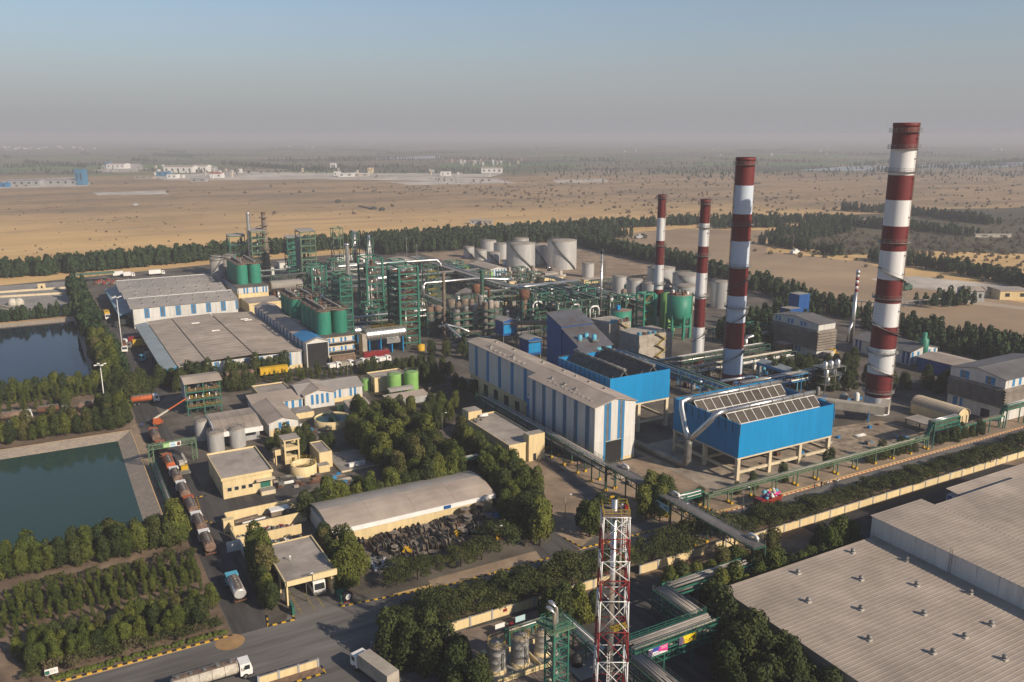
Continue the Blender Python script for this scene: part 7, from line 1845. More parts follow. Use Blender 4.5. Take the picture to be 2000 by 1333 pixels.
def text_lines(root,a0,a1,b,zs,k,hgt_=.10,seed=1):
 r_=random.Random(seed)
 for z in zs:
  x=a0
  while x<a1-.15:
   w_=r_.uniform(.12,.4);m=MB();m.box(x,min(a1,x+w_),b-.012,b-.006,z,z+hgt_,k);part('printed_word',m,root);x+=w_+.1
defmat('banner_blue',(.03,.06,.3),.6,var=.03);defmat('banner_yellow',(.75,.55,.02),.6,var=.03);defmat('banner_violet',(.14,.10,.22),.6,var=.15,scale=1.5);defmat('skin_print',(.34,.20,.14),.6,var=.3,scale=2.5)
def d1(t,a0,a1,b,z0,z1):
 m=MB();m.box(a0,a1,b,b+.03,z0,z1,'white');part('sheet',m,t);L=a1-a0;H_=z1-z0
 flat(t,'printed_field',[(a0+L*.46,z0+H_*.42),(a1,z0+H_*.1),(a1,z1),(a0+L*.62,z1)],b,'pink',.004)
 flat(t,'printed_field',[(a0+L*.18,z0+H_*.5),(a0+L*.5,z0+H_*.5),(a0+L*.6,z1),(a0+L*.2,z1)],b,'banner_blue',.005)
 flat(t,'printed_field',[(a0,z0),(a0+L*.2,z0),(a0+L*.24,z0+H_*.9),(a0,z0+H_*.9)],b,'banner_violet',.006)
 text_lines(t,a0+L*.28,a0+L*.62,b,(z0+.18,z0+.42),'banner_blue',.11);text_lines(t,a0+L*.66,a0+L*.96,b,(z0+H_*.6,z0+H_*.8),'white',.1,5)
def d2(t,a0,a1,b,z0,z1):
 m=MB();m.box(a0,a1,b,b+.03,z0,z1,'banner_yellow');part('sheet',m,t);L=a1-a0;H_=z1-z0
 flat(t,'printed_field',[(a0,z0),(a0+L*.2,z0),(a0+L*.24,z1),(a0,z1)],b,'banner_violet',.004)
 flat(t,'printed_field',[(a0+L*.16,z0),(a0+L*.34,z0),(a0+L*.28,z0+H_*.75),(a0+L*.2,z0+H_*.75)],b,'skin_print',.006)
 text_lines(t,a0+L*.36,a0+L*.76,b,(z0+.3,z0+.62),'rust',.12,3)
 cx2,cz2=a0+L*.87,z0+H_*.42;flat(t,'printed_emblem',[(cx2-.3,cz2),(cx2,cz2-.34),(cx2+.3,cz2),(cx2,cz2+.34)],b,'orange',.006)
banner('banner',81.3,85.4,97.35,5.0,6.5,'pink, blue and white banner on the pipe bridge',d1)
banner('banner',87.9,91.7,97.35,5.2,6.7,'yellow banner with an orange emblem on the pipe bridge',d2)
rack((123.4,166),(123.4,240),2.6,(4.6,6.2),'green pipe bridge along the foot of the white hall',k='green_steel',npipe=6,step=7,pk=['grey_steel','silver','rust_pipe','roof_flat'],pr=(.1,.2),rail='green_steel',foot='yellow')
cvb=rack((123.4,114),(123.4,166),3.4,(7.0,),'long dark covered bridge crossing over the main road',k='green_steel',npipe=0,step=8.5,tray='roof_dark',rail='grey_steel',truss=1.6,foot='yellow',name='conveyor_bridge',cat='bridge')
for i,(x,y)in enumerate(((1224,913),(1334,964),(1484,1047))):
 a_,b_=g(x,y,7.6);b_=max(b_,115.5)
 m=MB();m.tube([(124.6,b_-1.5,7.2),(124.6,b_-1.3,7.9),(124.6,b_-.8,8.2),(124.6,b_+.8,8.2),(124.6,b_+1.3,7.9),(124.6,b_+1.5,7.2)],.3,'white',8);solo('pipe_loop',m,('white pipe loop on the bridge by the hall gable','white pipe loop on the bridge near the cooling block leg','white pipe loop at the road end of the covered bridge')[i],'pipe',loc=(124.6,b_,7.2))
rack((137,144.6),(222,144.4),1.3,(4.0,),'long green pipe bridge beside the main road below the right cooling block',k='green_pale',npipe=4,step=8.0,pk=['green_pale','concrete','grey_steel','roof_flat'],pr=(.1,.18),foot='yellow',truss=.7)
rack((126,146.4),(137,146.4),1.4,(3.4,4.4),'short green pipe bridge joining the covered bridge',k='green_bright',npipe=4,step=5.5,pr=(.1,.18),foot='yellow')
rack((224,144.6),(236,144.6),2.0,(6.6,8.0),'raised green pipe gateway over the side road',k='green_bright',npipe=4,step=12,pr=(.1,.2),truss=1.2,tray='green_pale')
rack((237,144.4),(259,144.2),1.5,(4.2,),'green pipe bridge in front of the barrel vault hall',k='green_bright',npipe=4,step=7.3,pr=(.1,.18),tray='green_pale')
rack((260,144.2),(300,144.0),1.6,(6.0,7.2),'raised green pipe bridge at the right edge',k='green_bright',npipe=4,step=10,pr=(.1,.18),tray='green_pale')
for(x0,x1,z0,z1)in((222,224,4.4,7.9),(236,237,7.9,4.5),(259,260,4.5,7.1)):
 m=MB()
 for q in(-.5,0,.5):m.beam((x0,144.5+q,z0),(x1,144.5+q,z1),.3,'green_bright')
 solo('pipe_riser',m,('sloping green riser at the left leg of the gateway' if x0==222 else 'sloping green riser at the right leg of the gateway' if x0==236 else 'sloping green riser at the right edge pipe bridge'),'pipe',loc=(x0,144.5,z0))
t=thing('direction_sign',(121.6,143.5,4),'pale board with two dark green arrows hanging under the covered bridge','sign')
m=MB();m.box(121.45,121.55,140.3,145.5,4.5,5.9,'notice_blue');part('board',m,t)
for s_,c in((1,144.3),(-1,141.5)):
 m=MB();m.face([(121.44,c-.7*s_,5.05),(121.44,c-.7*s_,5.35),(121.44,c+.1*s_,5.35),(121.44,c+.1*s_,5.7),(121.44,c+.8*s_,5.2),(121.44,c+.1*s_,4.7),(121.44,c+.1*s_,5.05)],'green_steel');part('arrow',m,t)
m=MB();m.box(121.4,121.6,140.2,140.35,0,6.6,'green_bright');m.box(121.4,121.6,145.5,145.65,0,6.6,'green_bright');part('post',m,t)
rack((94.4,193.6),(101.6,193.6),1.2,(4.2,4.9),'small green pipe bridge crossing the tree lane',k='green_bright',npipe=3,step=7,pr=(.08,.15),pk=['green_pale','white'])
gt=thing('road_gantry',(27,241.8,0),'green lattice gantry with a printed banner over the tanker road','gantry')
for x0,x1 in((20.8,22.0),(32.2,33.4)):
 for x in(x0,x1):
  for y in(241.2,242.6):m=MB();m.beam((x,y,0),(x,y,6.4),.18,'green_pale');part('column',m,gt)
 m=MB()
 for i in range(5):m.beam((x0,241.2,1.2*i),(x1,241.2,1.2*(i+1)),.1,'green_pale');m.beam((x0,242.6,1.2*i),(x0,241.2,1.2*(i+1)),.1,'green_pale')
 part('bracing',m,gt)
m=MB()
for y in(241.2,242.6):
 for z in(5.2,6.4):m.beam((20.8,y,z),(33.4,y,z),.2,'green_pale')
for i in range(10):x=20.8+1.26*i;m.beam((x,241.2,5.2 if i%2 else 6.4),(x+1.26,241.2,6.4 if i%2 else 5.2),.1,'green_pale');m.beam((x,241.2,6.4),(x+1.26,242.6,6.4),.09,'green_pale');m.beam((x,241.2,6.4),(x,242.6,6.4),.1,'green_pale')
part('truss',m,gt)
for i in range(4):m=MB();m.cyl((20.8,241.5+.3*i,6.1),(33.4,241.5+.3*i,6.1),.1,'concrete',n=6);part('pipe',m,gt)
def d3(t,a0,a1,b,z0,z1):
 L=a1-a0;m=MB();m.box(a0,a1,b,b+.03,z0,z1,'white');part('sheet',m,t)
 flat(t,'printed_field',[(a0,z0),(a0+L*.36,z0),(a0+L*.36,z1),(a0,z1)],b,'green_tank',.004);flat(t,'printed_field',[(a0+L*.4,z0),(a0+L*.72,z0),(a0+L*.66,z1),(a0+L*.44,z1)],b,'notice_blue',.004);flat(t,'printed_field',[(a0+L*.76,z0+.2),(a0+L*.98,z0+.15),(a0+L*.94,z1-.1),(a0+L*.8,z1-.2)],b,'rust',.004)
 text_lines(t,a0+.3,a0+L*.34,b,(z0+.3,z0+.7),'white',.2,8);text_lines(t,a0+L*.46,a0+L*.64,b,(z0+.5,),'banner_blue',.18,9)
banner('banner',24.6,29.3,241.0,5.15,6.55,'green, blue and red banner fixed to the road gantry',d3)
rack((21.6,196),(21.6,241),1.2,(.9,1.5),'low pipe rack along the left edge of the tanker road',k='green_steel',npipe=4,step=4.5,pr=(.07,.14),pk=['grey_steel','green_steel','concrete'])
def wheels(root,xs,tr_,r_=.5,dual=False):
 for x in xs:
  for s_ in(-1,1):
   m=MB();w_=.3 if not dual else .5
   m.cyl((x,s_*tr_-w_/2*s_,r_),(x,s_*tr_+w_/2*s_,r_),r_,'tyre',n=14)
   o=part('wheel',m,root,True)
   h=MB();h.cyl((x,s_*(tr_+w_/2),r_),(x,s_*(tr_+w_/2+.02),r_),r_*.5,'grey_steel',n=10)
   hm_=h.mesh('hub');ho_=bpy.data.objects.new('hub',hm_);link(ho_,o)
def cab(root,x0,k,h=2.9,L=2.0,w=2.4):
 m=MB();m.extr([(x0,.7),(x0+L,.7),(x0+L+.05,1.7),(x0+L-.25,h),(x0,h)],-w/2,w/2,'b',k)
 m.v=[(y if False else p[0],p[1],p[2])for p in m.v];part('cab',m,root,True)
 m=MB();m.face([(x0+L+.06,-w/2+.15,1.75),(x0+L+.06,w/2-.15,1.75),(x0+L-.19,w/2-.2,h-.2),(x0+L-.19,-w/2+.2,h-.2)],'glass');part('windscreen',m,root,True)
 for s_ in(-1,1):m=MB();m.box(x0+L*.35,x0+L*.8,s_*w/2-.02,s_*w/2+.02,1.75,h-.35,'glass');part('side_window',m,root,True)
 m=MB();m.box(x0+L,x0+L+.2,-w/2,w/2,.45,.8,'black');part('bumper',m,root,True)
 for s_ in(-.8,.8):m=MB();m.box(x0+L+.2,x0+L+.24,s_-.18,s_+.18,.55,.72,'white');part('headlight',m,root,True)
def tanker(loc,rz,label,tk,ck,group=None,L=9.2,topk='tank_brown',num=None):
 t=thing('tanker_lorry',(loc[0],loc[1],0.04),label,'lorry',group,rz)
 r_=1.15;x1=L/2-2.4;x0=-L/2
 m=MB();n_=16;i0=len(m.v)
 xs=[x0,x0+.15,x1-.15,x1];sc_=[.82,1,1,.82]
 for x,s_ in zip(xs,sc_):
  for j in range(n_):a=6.283*j/n_;m.v.append((x,1.22*s_*math.cos(a),2.1+r_*.92*s_*math.sin(a)))
 for q in range(3):
  for j in range(n_):m.f.append((q*n_+j,q*n_+(j+1)%n_,(q+1)*n_+(j+1)%n_,(q+1)*n_+j));m.m.append(m.mi(tk));m.sm.append(True)
 m.f.append(tuple(reversed(range(n_))));m.m.append(0);m.sm.append(False);m.f.append(tuple(3*n_+j for j in range(n_)));m.m.append(0);m.sm.append(False)
 part('tank',m,t,True)
 m=MB();m.box(x0+.4,x1-.3,-.55,.55,3.08,3.2,topk)
 for s_ in(-.6,.6):m.beam((x0+.3,s_,3.3),(x1-.2,s_,3.3),.07,'grey_steel')
 part('catwalk',m,t,True)
 for i in range(5):x=x0+1+(x1-x0-2)*i/4;m=MB();m.cyl((x,0,3.2),(x,0,3.42),.33,'grey_steel',n=10);part('hatch',m,t,True)
 m=MB()
 for i in range(6):x=x0+.2+(x1-x0-.4)*i/5;m.tube([(x,1.24*math.cos(a),2.1+1.08*math.sin(a))for a in[6.283*j/12 for j in range(13)]],.05,topk,5)
 part('band',m,t,True)
 m=MB();m.box(x0+.2,L/2-.3,-.45,.45,.75,1.1,'black');m.box(x0-.1,x0+.1,-1.15,1.15,.6,.85,'rust');part('chassis',m,t,True)
 cab(t,L/2-2.2,ck);wheels(t,(x0+1.0,x0+2.3,L/2-1.4),1.0,.5,True)
 if num:
  x=L/2-2.0;y=-1.235
  m=MB();m.box(x,x+.09,y,y+.02,1.65,2.2,'black');m.box(x-.09,x,y,y+.02,2.05,2.14,'black');part('digit',m,t,True)
  x+=.2;m=MB();m.box(x,x+.3,y,y+.02,2.11,2.2,'black');m.box(x+.21,x+.3,y,y+.02,1.93,2.11,'black');m.box(x,x+.3,y,y+.02,1.86,1.93,'black');m.box(x,x+.09,y,y+.02,1.73,1.86,'black');m.box(x,x+.3,y,y+.02,1.65,1.73,'black');part('digit',m,t,True)
 return t
def lorry(loc,rz,label,bk,ck,group=None,L=10.5,hb=3.7,flat_=False,name='box_lorry'):
 t=thing(name,(loc[0],loc[1],0.04),label,'lorry',group,rz)
 x0=-L/2;x1=L/2-2.6
 m=MB();m.box(x0,x1,-1.22,1.22,1.15,hb,bk);part('box_body',m,t,True)
 m=MB()
 for i in range(int((x1-x0)/.8)):
  for s_ in(-1,1):m.box(x0+.3+.8*i,x0+.42+.8*i,s_*1.22-.04,s_*1.22+.04,1.25,hb-.1,bk)
 part('rib',m,t,True)
 m=MB();m.box(x0,L/2-.3,-.45,.45,.75,1.12,'black');part('chassis',m,t,True)
 cab(t,L/2-2.2,ck);wheels(t,(x0+1.0,x0+2.2,L/2-1.4),1.0,.5,True)
 return t
QG='tanker lorries queuing on the road by the lower pond'
for i,(a_,b_,tk,ck,lab)in enumerate(((24.9,264,'tank_brown','orange','farthest brown tanker lorry of the queue, beyond the gantry'),(25.2,251,'tan_rust','orange','rusty tanker lorry right behind the road gantry'),(25.4,238.6,'orange','orange','bright orange ended tanker lorry just before the gantry'),(25.6,227.6,'tan_rust','white','dusty tanker lorry second before the gantry'),(25.7,216.6,'tank_brown','white','dark brown tanker lorry in the middle of the queue'),(25.9,205.8,'tank_brown','orange','brown tanker lorry with a pale roof edge, near the pond hedge'),(25.9,195.2,'tank_brown','white','second last brown tanker lorry of the queue'),(25.8,184.4,'tank_brown','white','last tanker lorry of the queue, nearest the plantation'))):
 tanker((a_,b_),R(90),lab,tk,ck,QG)
tanker((27.2,161.4),R(90),'lone silver blue tanker lorry on the road beside the plantation','silver_tank','skyblue')
tanker((17.6,133.3),R(0),'white tanker lorry numbered 12 at the bottom edge','hay_white','white',L=13.0,num='12')
for i,(a_,b_,lab)in enumerate(((10.8,305.4,'tanker lorry with a white cab parked by the sandy clearing between the ponds'),(-11.5,305.6,'leftmost tanker lorry in the strip between the ponds'),(-1.0,307.0,'middle tanker lorry half hidden by young trees between the ponds'),(27.0,304.2,'orange tanker lorry at the dark grove by the road junction'))):
 tanker((a_,b_),0,lab,('tan_rust','tan_rust','rust','orange')[i],'white')
WG='lorries at the warehouse docks'
lorry((33.6,398),R(180),'red box lorry backed into the near warehouse dock','red_paint','white',WG)
lorry((34.6,391),R(180),'yellow box lorry backed into the near warehouse dock','yellow','grey_steel',WG)
lorry((36.6,366),R(200),'beige box lorry with a pale blue cab at the near end of the dock','beige_panel','skyblue',WG)
lorry((28.0,388),R(-90),'red lorry with a white cab driving along the pond hedge','rust','white',WG)
lorry((27.6,464),R(-90),'yellow lorry far along the pond hedge','yellow','white',WG)
lorry((34,440),R(180),'dark lorry under the far warehouse canopy','dark_steel','dark_steel',WG)
lorry((41.8,121.6),R(105),'beige box lorry with a white cab at the bottom edge under the trees','beige_panel','white',L=11)
CG='lorries and containers before the silo building'
for i,(a0,a1,b,k,lab)in enumerate(((98.2,108,320.6,'tan_rust','brown container in front of the nearest silo building'),(111.6,122.6,320.6,'red_paint','dark red container below the big shiny vessel'),(69.0,79.6,317.5,'yellow','yellow trailer before the near warehouse front'),(56.4,66.5,316.6,'tan_rust','brown trailer half hidden by trees before the near warehouse'))):
 t=thing('container',((a0+a1)/2,b,0),lab,'container',CG);m=MB();m.box(a0,a1,b-1.22,b+1.22,1.1,3.8,k);part('box',m,t)
 m=MB()
 for j in range(int((a1-a0)/.6)):m.box(a0+.15+.6*j,a0+.35+.6*j,b-1.27,b-1.22,1.2,3.7,k)
 part('corrugation',m,t);m=MB();m.box(a0,a1,b-.5,b+.5,.6,1.1,'black')
 for x in(a0+1,a0+2.2,a1-1.4):
  for s_ in(-1,1):m.cyl((x,b+s_*.8,.45),(x,b+s_*1.15,.45),.45,'tyre',n=12)
 part('trailer_chassis',m,t)
for i in range(5):
 lorry((97.5+5.2*i,314.6+.3*(i%2)),R(8*(i%3)),('first','second','third','fourth','fifth')[i]+' small pale lorry from the left before the brown containers',('white','beige_panel','grey_steel','hay_white','white')[i],'white','small pale lorries before the containers',L=5.6,hb=2.6)
m=MB();m.lathe((139.5,326.2,0),[(1.6,0),(1.7,2.4),(0,2.9)],'yellow',n=16);solo('yellow_tank',m,'squat yellow tank at the foot of the highest green tower','tank',loc=(139.5,326.2,0))
m=MB();m.box(164,172,372,375,.6,2.6,'orange');m.box(164.4,166,371.9,375.1,2.6,4.0,'orange')
for x in(165,168,171):m.cyl((x,371.8,.6),(x,375.2,.6),.6,'tyre',n=12)
solo('orange_machine',m,'orange wheeled machine parked between the two tall green towers','machine',loc=(168,373,0))
bu=thing('bus',(41.7,156.6,0.05),'white bus driving out under the gatehouse roof','bus',None,R(-90))
m=MB();m.extr([(-4.6,.5),(4.5,.5),(4.65,1.5),(4.45,3.0),(4.2,3.2),(-4.5,3.2),(-4.6,3.0)],-1.22,1.22,'b','white');part('body',m,bu,True)
m=MB();m.face([(4.67,-1.05,1.5),(4.67,1.05,1.5),(4.5,1.0,2.75),(4.5,-1.0,2.75)],'glass');part('windscreen',m,bu,True)
for s_ in(-1,1):
 for j in range(6):m=MB();m.box(-4.1+1.35*j,-2.95+1.35*j,s_*1.22-.02,s_*1.22+.02,1.7,2.65,'glass');part('side_window',m,bu,True)
for x in(-2.5,.3,2.4):m=MB();m.box(x-.5,x+.5,-.45,.45,3.2,3.38,'grey_steel' if x!=.3 else 'rust_pipe');part('roof_hatch',m,bu,True)
m=MB();m.box(4.6,4.78,-1.2,1.2,.45,.85,'grey_steel');part('bumper',m,bu,True)
for s_ in(-.85,.85):m=MB();m.box(4.66,4.72,s_-.2,s_+.2,.9,1.15,'silver');part('headlight',m,bu,True)
wheels(bu,(-2.6,2.9),1.02,.48)
lorry((43.2,160.5),R(-90),'dark red lorry beside the bus under the gatehouse roof','red_paint','red_paint',L=7.5,hb=3.0)
ll=thing('loaded_lorry',(151.6,138.6,0.05),'red open lorry piled with colourful sacks on the main road','lorry',None,R(186))
m=MB();m.box(-4,2,-1.2,1.2,1.0,1.2,'red_paint');m.box(-4,2,-1.25,-1.15,1.2,2.4,'red_paint');m.box(-4,2,1.15,1.25,1.2,2.4,'red_paint');m.box(-4.1,-4,-1.25,1.25,1.2,2.4,'red_paint');part('cargo_bed',m,ll,True)
m=MB()
for j in range(10):
 for s_ in(-1.27,1.27):m.box(-3.9+.6*j,-3.8+.6*j,s_-.03,s_+.03,1.1,2.4,'orange')
part('bed_post',m,ll,True)
cab(ll,2.1,'red_paint',2.7,1.8);wheels(ll,(-2.6,-1.4,2.9),1.0,.5,True)
for i in range(44):
 x,y=rnd.uniform(-3.6,1.6),rnd.uniform(-.95,.95);z=2.3+rnd.uniform(0,1.9)*(1-abs(y)*.5);s_=rnd.uniform(.35,.65)
 m=MB();m.lathe((x,y,z),[(0,-s_),(s_*.8,-s_*.6),(s_,0),(s_*.8,s_*.6),(0,s_)],rnd.choice(['hay_white','white','yellow','pink','banner_violet','hay_white','skyblue']),n=8);part('sack',m,ll,True)
bl=thing('boom_lift',(27.6,278.6,0.04),'orange boom lift with its red and white boom raised on the tanker road','machine',None,R(0))
m=MB();m.box(-1.6,1.6,-1.2,1.2,.5,1.2,'orange');part('chassis',m,bl,True);m=MB();m.box(-1.4,.9,-1.0,1.0,1.2,2.3,'orange');part('turret',m,bl,True)
m=MB();m.beam((-1,0,2.2),(3.6,.9,4.2),.5,'hay_white');m.beam((3.6,.9,4.2),(9.6,2.0,6.9),.36,'orange');part('boom',m,bl,True)
m=MB();m.box(9.4,10.4,1.5,2.6,6.2,7.2,'grey_steel');part('basket',m,bl,True);wheels(bl,(-1.1,1.1),1.1,.5)
cr=thing('mobile_crane',(28.6,234.6,0.04),'white and yellow mobile crane standing beside the tanker queue','crane',None,R(-92))
m=MB();m.box(-3.6,3.4,-1.2,1.2,.7,1.3,'grey_steel');part('chassis',m,cr,True);m=MB();m.box(-.6,1.6,-1.1,.2,1.3,3.0,'hay_white');part('cabin',m,cr,True);m=MB();m.box(2.0,3.3,-.9,.9,1.3,2.4,'yellow');part('engine_hood',m,cr,True)
m=MB();m.beam((1.4,.6,2.9),(-6.2,.5,2.4),.6,'hay_white');m.beam((-6.0,.5,2.4),(-8.6,.5,2.2),.42,'grey_steel');part('boom',m,cr,True);m=MB();m.box(3.4,3.9,-1.4,1.4,.3,.9,'grey_steel');part('bumper',m,cr,True);wheels(cr,(-2.6,-1.2,2.4),1.05,.6)
dm=thing('wheel_loader',(286,196,0),'yellow wheel loader by the grove before the louvred block','machine',None,R(20))
a_,b_=g(1622,698);dm.location=(a_,b_,0)
m=MB();m.box(-5,0,-1.5,1.5,1,3,'hay_white');part('body',m,dm,True);m=MB();m.box(.3,2.5,-1.2,1.2,1,3.2,'yellow');part('cabin',m,dm,True);m=MB();m.beam((2,0,1.5),(4.5,0,.8),.5,'yellow');m.box(4.2,5.2,-1.4,1.4,.2,1.2,'yellow');part('bucket',m,dm,True);wheels(dm,(-3.5,1.4),1.3,.8)
t=thing('round_sign',(45.6,147.3,0),'black round drum with a white printed disc beside the gatehouse exit','sign')
m=MB();m.cyl((45.6,147.9,1.25),(45.9,146.9,1.25),1.05,'black',n=24);part('drum',m,t)
d_=Vector((.3,-1.0,0)).normalized()
m=MB();m.cyl(Vector((45.9,146.9,1.25)),Vector((45.9,146.9,1.25))+d_*.03,.62,'white',n=24);part('disc',m,t)
for q,(z,w_)in enumerate(((1.42,.5),(1.2,.7),(1.0,.4))):
 c=Vector((45.9,146.9,z))+d_*.045;x_=Vector((-d_.y,d_.x,0));m=MB();m.beam(c-x_*w_/2,c+x_*w_/2,.02,'rust',.07);part('printed_line',m,t)
m=MB();m.box(45.0,46.4,146.9,148,0,.25,'red_paint');part('base',m,t)
t=thing('green_white_sign',(-6,148.8,0),'white board with a green emblem in the kerb planting, bottom left','sign')
m=MB();m.box(-7.0,-5.0,148.75,148.82,.7,1.8,'white');part('board',m,t);m=MB();m.box(-6.95,-6.3,148.72,148.745,.8,1.5,'green_bright');part('emblem',m,t);text_lines(t,-6.2,-5.1,148.75,(1.0,1.2,1.4),'green_steel',.07,4)
for s_ in(-.7,.7):m=MB();m.box(-6+s_-.05,-6+s_+.05,148.83,148.9,0,1.4,'grey_steel');part('post',m,t)
def mast(a,b,h,label,heads=True):
 t=thing('light_mast',(a,b,0),label,'lamp',None)
 m=MB();m.cyl((a,b,0),(a,b,h),.22,'white',.10,n=8);part('pole',m,t)
 m=MB()
 for i in range(4):an=i*1.57+.3;m.beam((a,b,h-.1),(a+1.6*math.cos(an),b+1.6*math.sin(an),h+.2),.12,'white');m.box(a+1.6*math.cos(an)-.4,a+1.6*math.cos(an)+.4,b+1.6*math.sin(an)-.25,b+1.6*math.sin(an)+.25,h,h+.3,'white')
 part('lamp_head',m,t);return t
a_,b_=g(206,800);mast(a_,b_,hgt(206,800,713),'tall white light mast at the road bend between the ponds')
a_,b_=g(239,691);mast(a_+.2,b_,hgt(239,691,581),'taller light mast beside the near warehouse dock')
for i,(x,y,h_)in enumerate(((600,1176,6),(968,1078,6),(1186,1058,6),(1330,1040,7),(1450,998,6),(1258,1000,6),(864,850,7),(362,700,6),(1104,1013,6),(510,722,7),(560,705,8),(680,745,7))):
 a_,b_=g(x,y);t=thing('street_lamp',(a_,b_,0),('thin street lamp by the kerb right of the gatehouse','thin street lamp at the lane mouth right of the drum yard','street lamp before the trees at the junction','street lamp under the arrow sign','street lamp beside the loaded lorry','street lamp left of the covered bridge','street lamp in the lane beside the wood','street lamp at the dark grove','street lamp at the bend near the flat cream building','street lamp before the small trees by the warehouse','taller street lamp before the near warehouse corner','street lamp behind the striped sheds')[i],'lamp','thin street lamps')
 m=MB();m.cyl((a_,b_,0),(a_,b_,h_),.09,'grey_steel',.05,n=6);part('pole',m,t);m=MB();m.beam((a_,b_,h_),(a_+1.1,b_-.5,h_+.25),.08,'grey_steel');m.box(a_+.8,a_+1.4,b_-.7,b_-.4,h_+.2,h_+.32,'white');part('lamp_head',m,t)
def drum_mesh(name,r_,w_,fk,ck):
 m=MB()
 for s_ in(-1,1):
  m.cyl((s_*w_/2,0,0),(s_*(w_/2-.09),0,0),r_,fk,n=16)
  m.cyl((s_*(w_/2+.01),0,0),(s_*(w_/2-.1),0,0),r_*.16,'black',n=8)
 m.cyl((-w_/2+.09,0,0),(w_/2-.09,0,0),r_*.55,ck,n=14,caps=False)
 return m.mesh(name)
defmat('drum_grey',(.27,.225,.185),.9,var=.25,scale=1.2);defmat('drum_brown',(.19,.145,.105),.9,var=.25,scale=1.2);defmat('drum_pale',(.38,.31,.24),.9,var=.25,scale=1.2)
DM=[(drum_mesh('cable_drum',r_*1.12,w_*1.1,fk,ck),r_*1.12,w_*1.1)for r_,w_,fk,ck in((.95,1.0,'drum_grey','black'),(.8,.9,'drum_brown','black'),(1.1,1.1,'drum_grey','drum_brown'),(.7,.8,'drum_pale','black'),(.9,.9,'drum_grey','dark_steel'),(1.0,1.2,'drum_brown','black'))]
def drum(a,b,z,me,r_,w_,rz,lying,label,group):
 o=bpy.data.objects.new('cable_drum',me);link(o);o.location=(a,b,z+(w_/2 if lying else r_));o.rotation_euler=(0,R(90)if lying else 0,rz);tag(o,label,'cable drum',group);return o
rd=random.Random(5)
for j in range(7):
 b_=156.6+1.95*j;a_=57.5+rd.uniform(0,1.5)-.35*j+(3.5 if j in(0,6)else 0)
 while a_<88-.3*j:
  me,r_,w_=rd.choice(DM);ly=rd.random()<.16;st=(2*r_ if ly else w_)+rd.uniform(.1,.5)
  if rd.random()>.06:
   drum(a_+st/2,b_+rd.uniform(-.25,.25),.03,me,r_,w_,rd.gauss(.12,.22),ly,'grey flat lying cable drum in the crowded drum yard' if ly else 'weathered upright cable drum in the crowded drum yard','flat lying cable drums' if ly else 'upright cable drums')
   if not ly and rd.random()<.1:
    m2,r2,w2=rd.choice(DM);drum(a_+st/2,b_+.3,2*r_+.02,m2,r2,w2,rd.uniform(0,3),True,'grey flat lying cable drum stacked on top of the others','cable drums stacked on others')
  a_+=st
for i,(x,y,lab)in enumerate(((795,1080,'yellow flanged cable drum at the front left of the drum yard'),(896,1046,'big yellow flanged cable drum right of the middle of the drum yard'),(908,1008,'yellow flanged cable drum close to the shed wall'),(972,1046,'yellow flanged cable drum at the shaded right end'))):
 a_,b_=g(x,y,1);me=drum_mesh('cable_drum',1.15,1.0,'yellow','black');drum(a_,b_,.03,me,1.15,1.0,R(70+15*i),False,lab,'yellow flanged cable drums')
for i,(x,y,k,lab)in enumerate(((880,1060,'green_silo','green cable drum before the flat crowned tree'),(893,1030,'rust','rust red cable drum in the drum yard'),(770,1064,'rust','second rust red cable drum, left part of the drum yard'))):
 a_,b_=g(x,y,1);me=drum_mesh('cable_drum',.9,.9,k,'black');drum(a_,b_,.03,me,.9,.9,R(40),False,lab,None)
for i in range(3):
 a_,b_=g(690+8*i,1058,.7);me,r_,w_=DM[1];drum(a_,b_,.03,me,.75,.9,.1,False,('left','middle','right')[i]+' of three small dark drums against the cream shed wall','small drums by the shed wall')
solo('scrap_heap',scrap(55.0,62,154.5,161.5,300,.6,['grey_steel','silver','white','concrete','grey_steel'],1.3),'pale metal scrap at the left front of the drum yard','scrap heap',kind='stuff')
for i,(x,y)in enumerate(((955,1012),(972,1010))):a_,b_=g(x,y);m=MB();m.box(a_-1.4,a_+1.4,b_-1,b_+1,0,.7,'blue_stripe');solo('tarpaulin',m,('left','right')[i]+' blue tarpaulin heap in the shade at the end of the drum yard','tarpaulin','blue tarpaulins',loc=(a_,b_,0))
def pile(x,y,label,k):
 m=MB();t=rd.random()
 if t<.45:
  for i in range(rd.randint(2,5)):m.box(x-.6,x+.6,y-.5,y+.5,.02+.16*i,.14+.16*i,k)
 elif t<.75:
  for i in range(6):m.cyl((x-2,y-.5+.2*i,.15+.18*(i%2)),(x+2,y-.5+.2*i,.15+.18*(i%2)),.1,k,n=6)
 else:
  m.box(x-.7,x+.7,y-.6,y+.6,.02,1.1,k);m.box(x-.74,x+.74,y-.64,y+.64,1.1,1.18,'grey_steel')
 nm='pallet_stack' if t<.45 else 'pipe_stack' if t<.75 else 'crate'
 solo(nm,m,('stack of flat pallets ' if t<.45 else 'small stack of pipes ' if t<.75 else 'single lidded crate ')+label,nm.replace('_',' '),nm.replace('_',' ')+'s '+label,loc=(x,y,0))
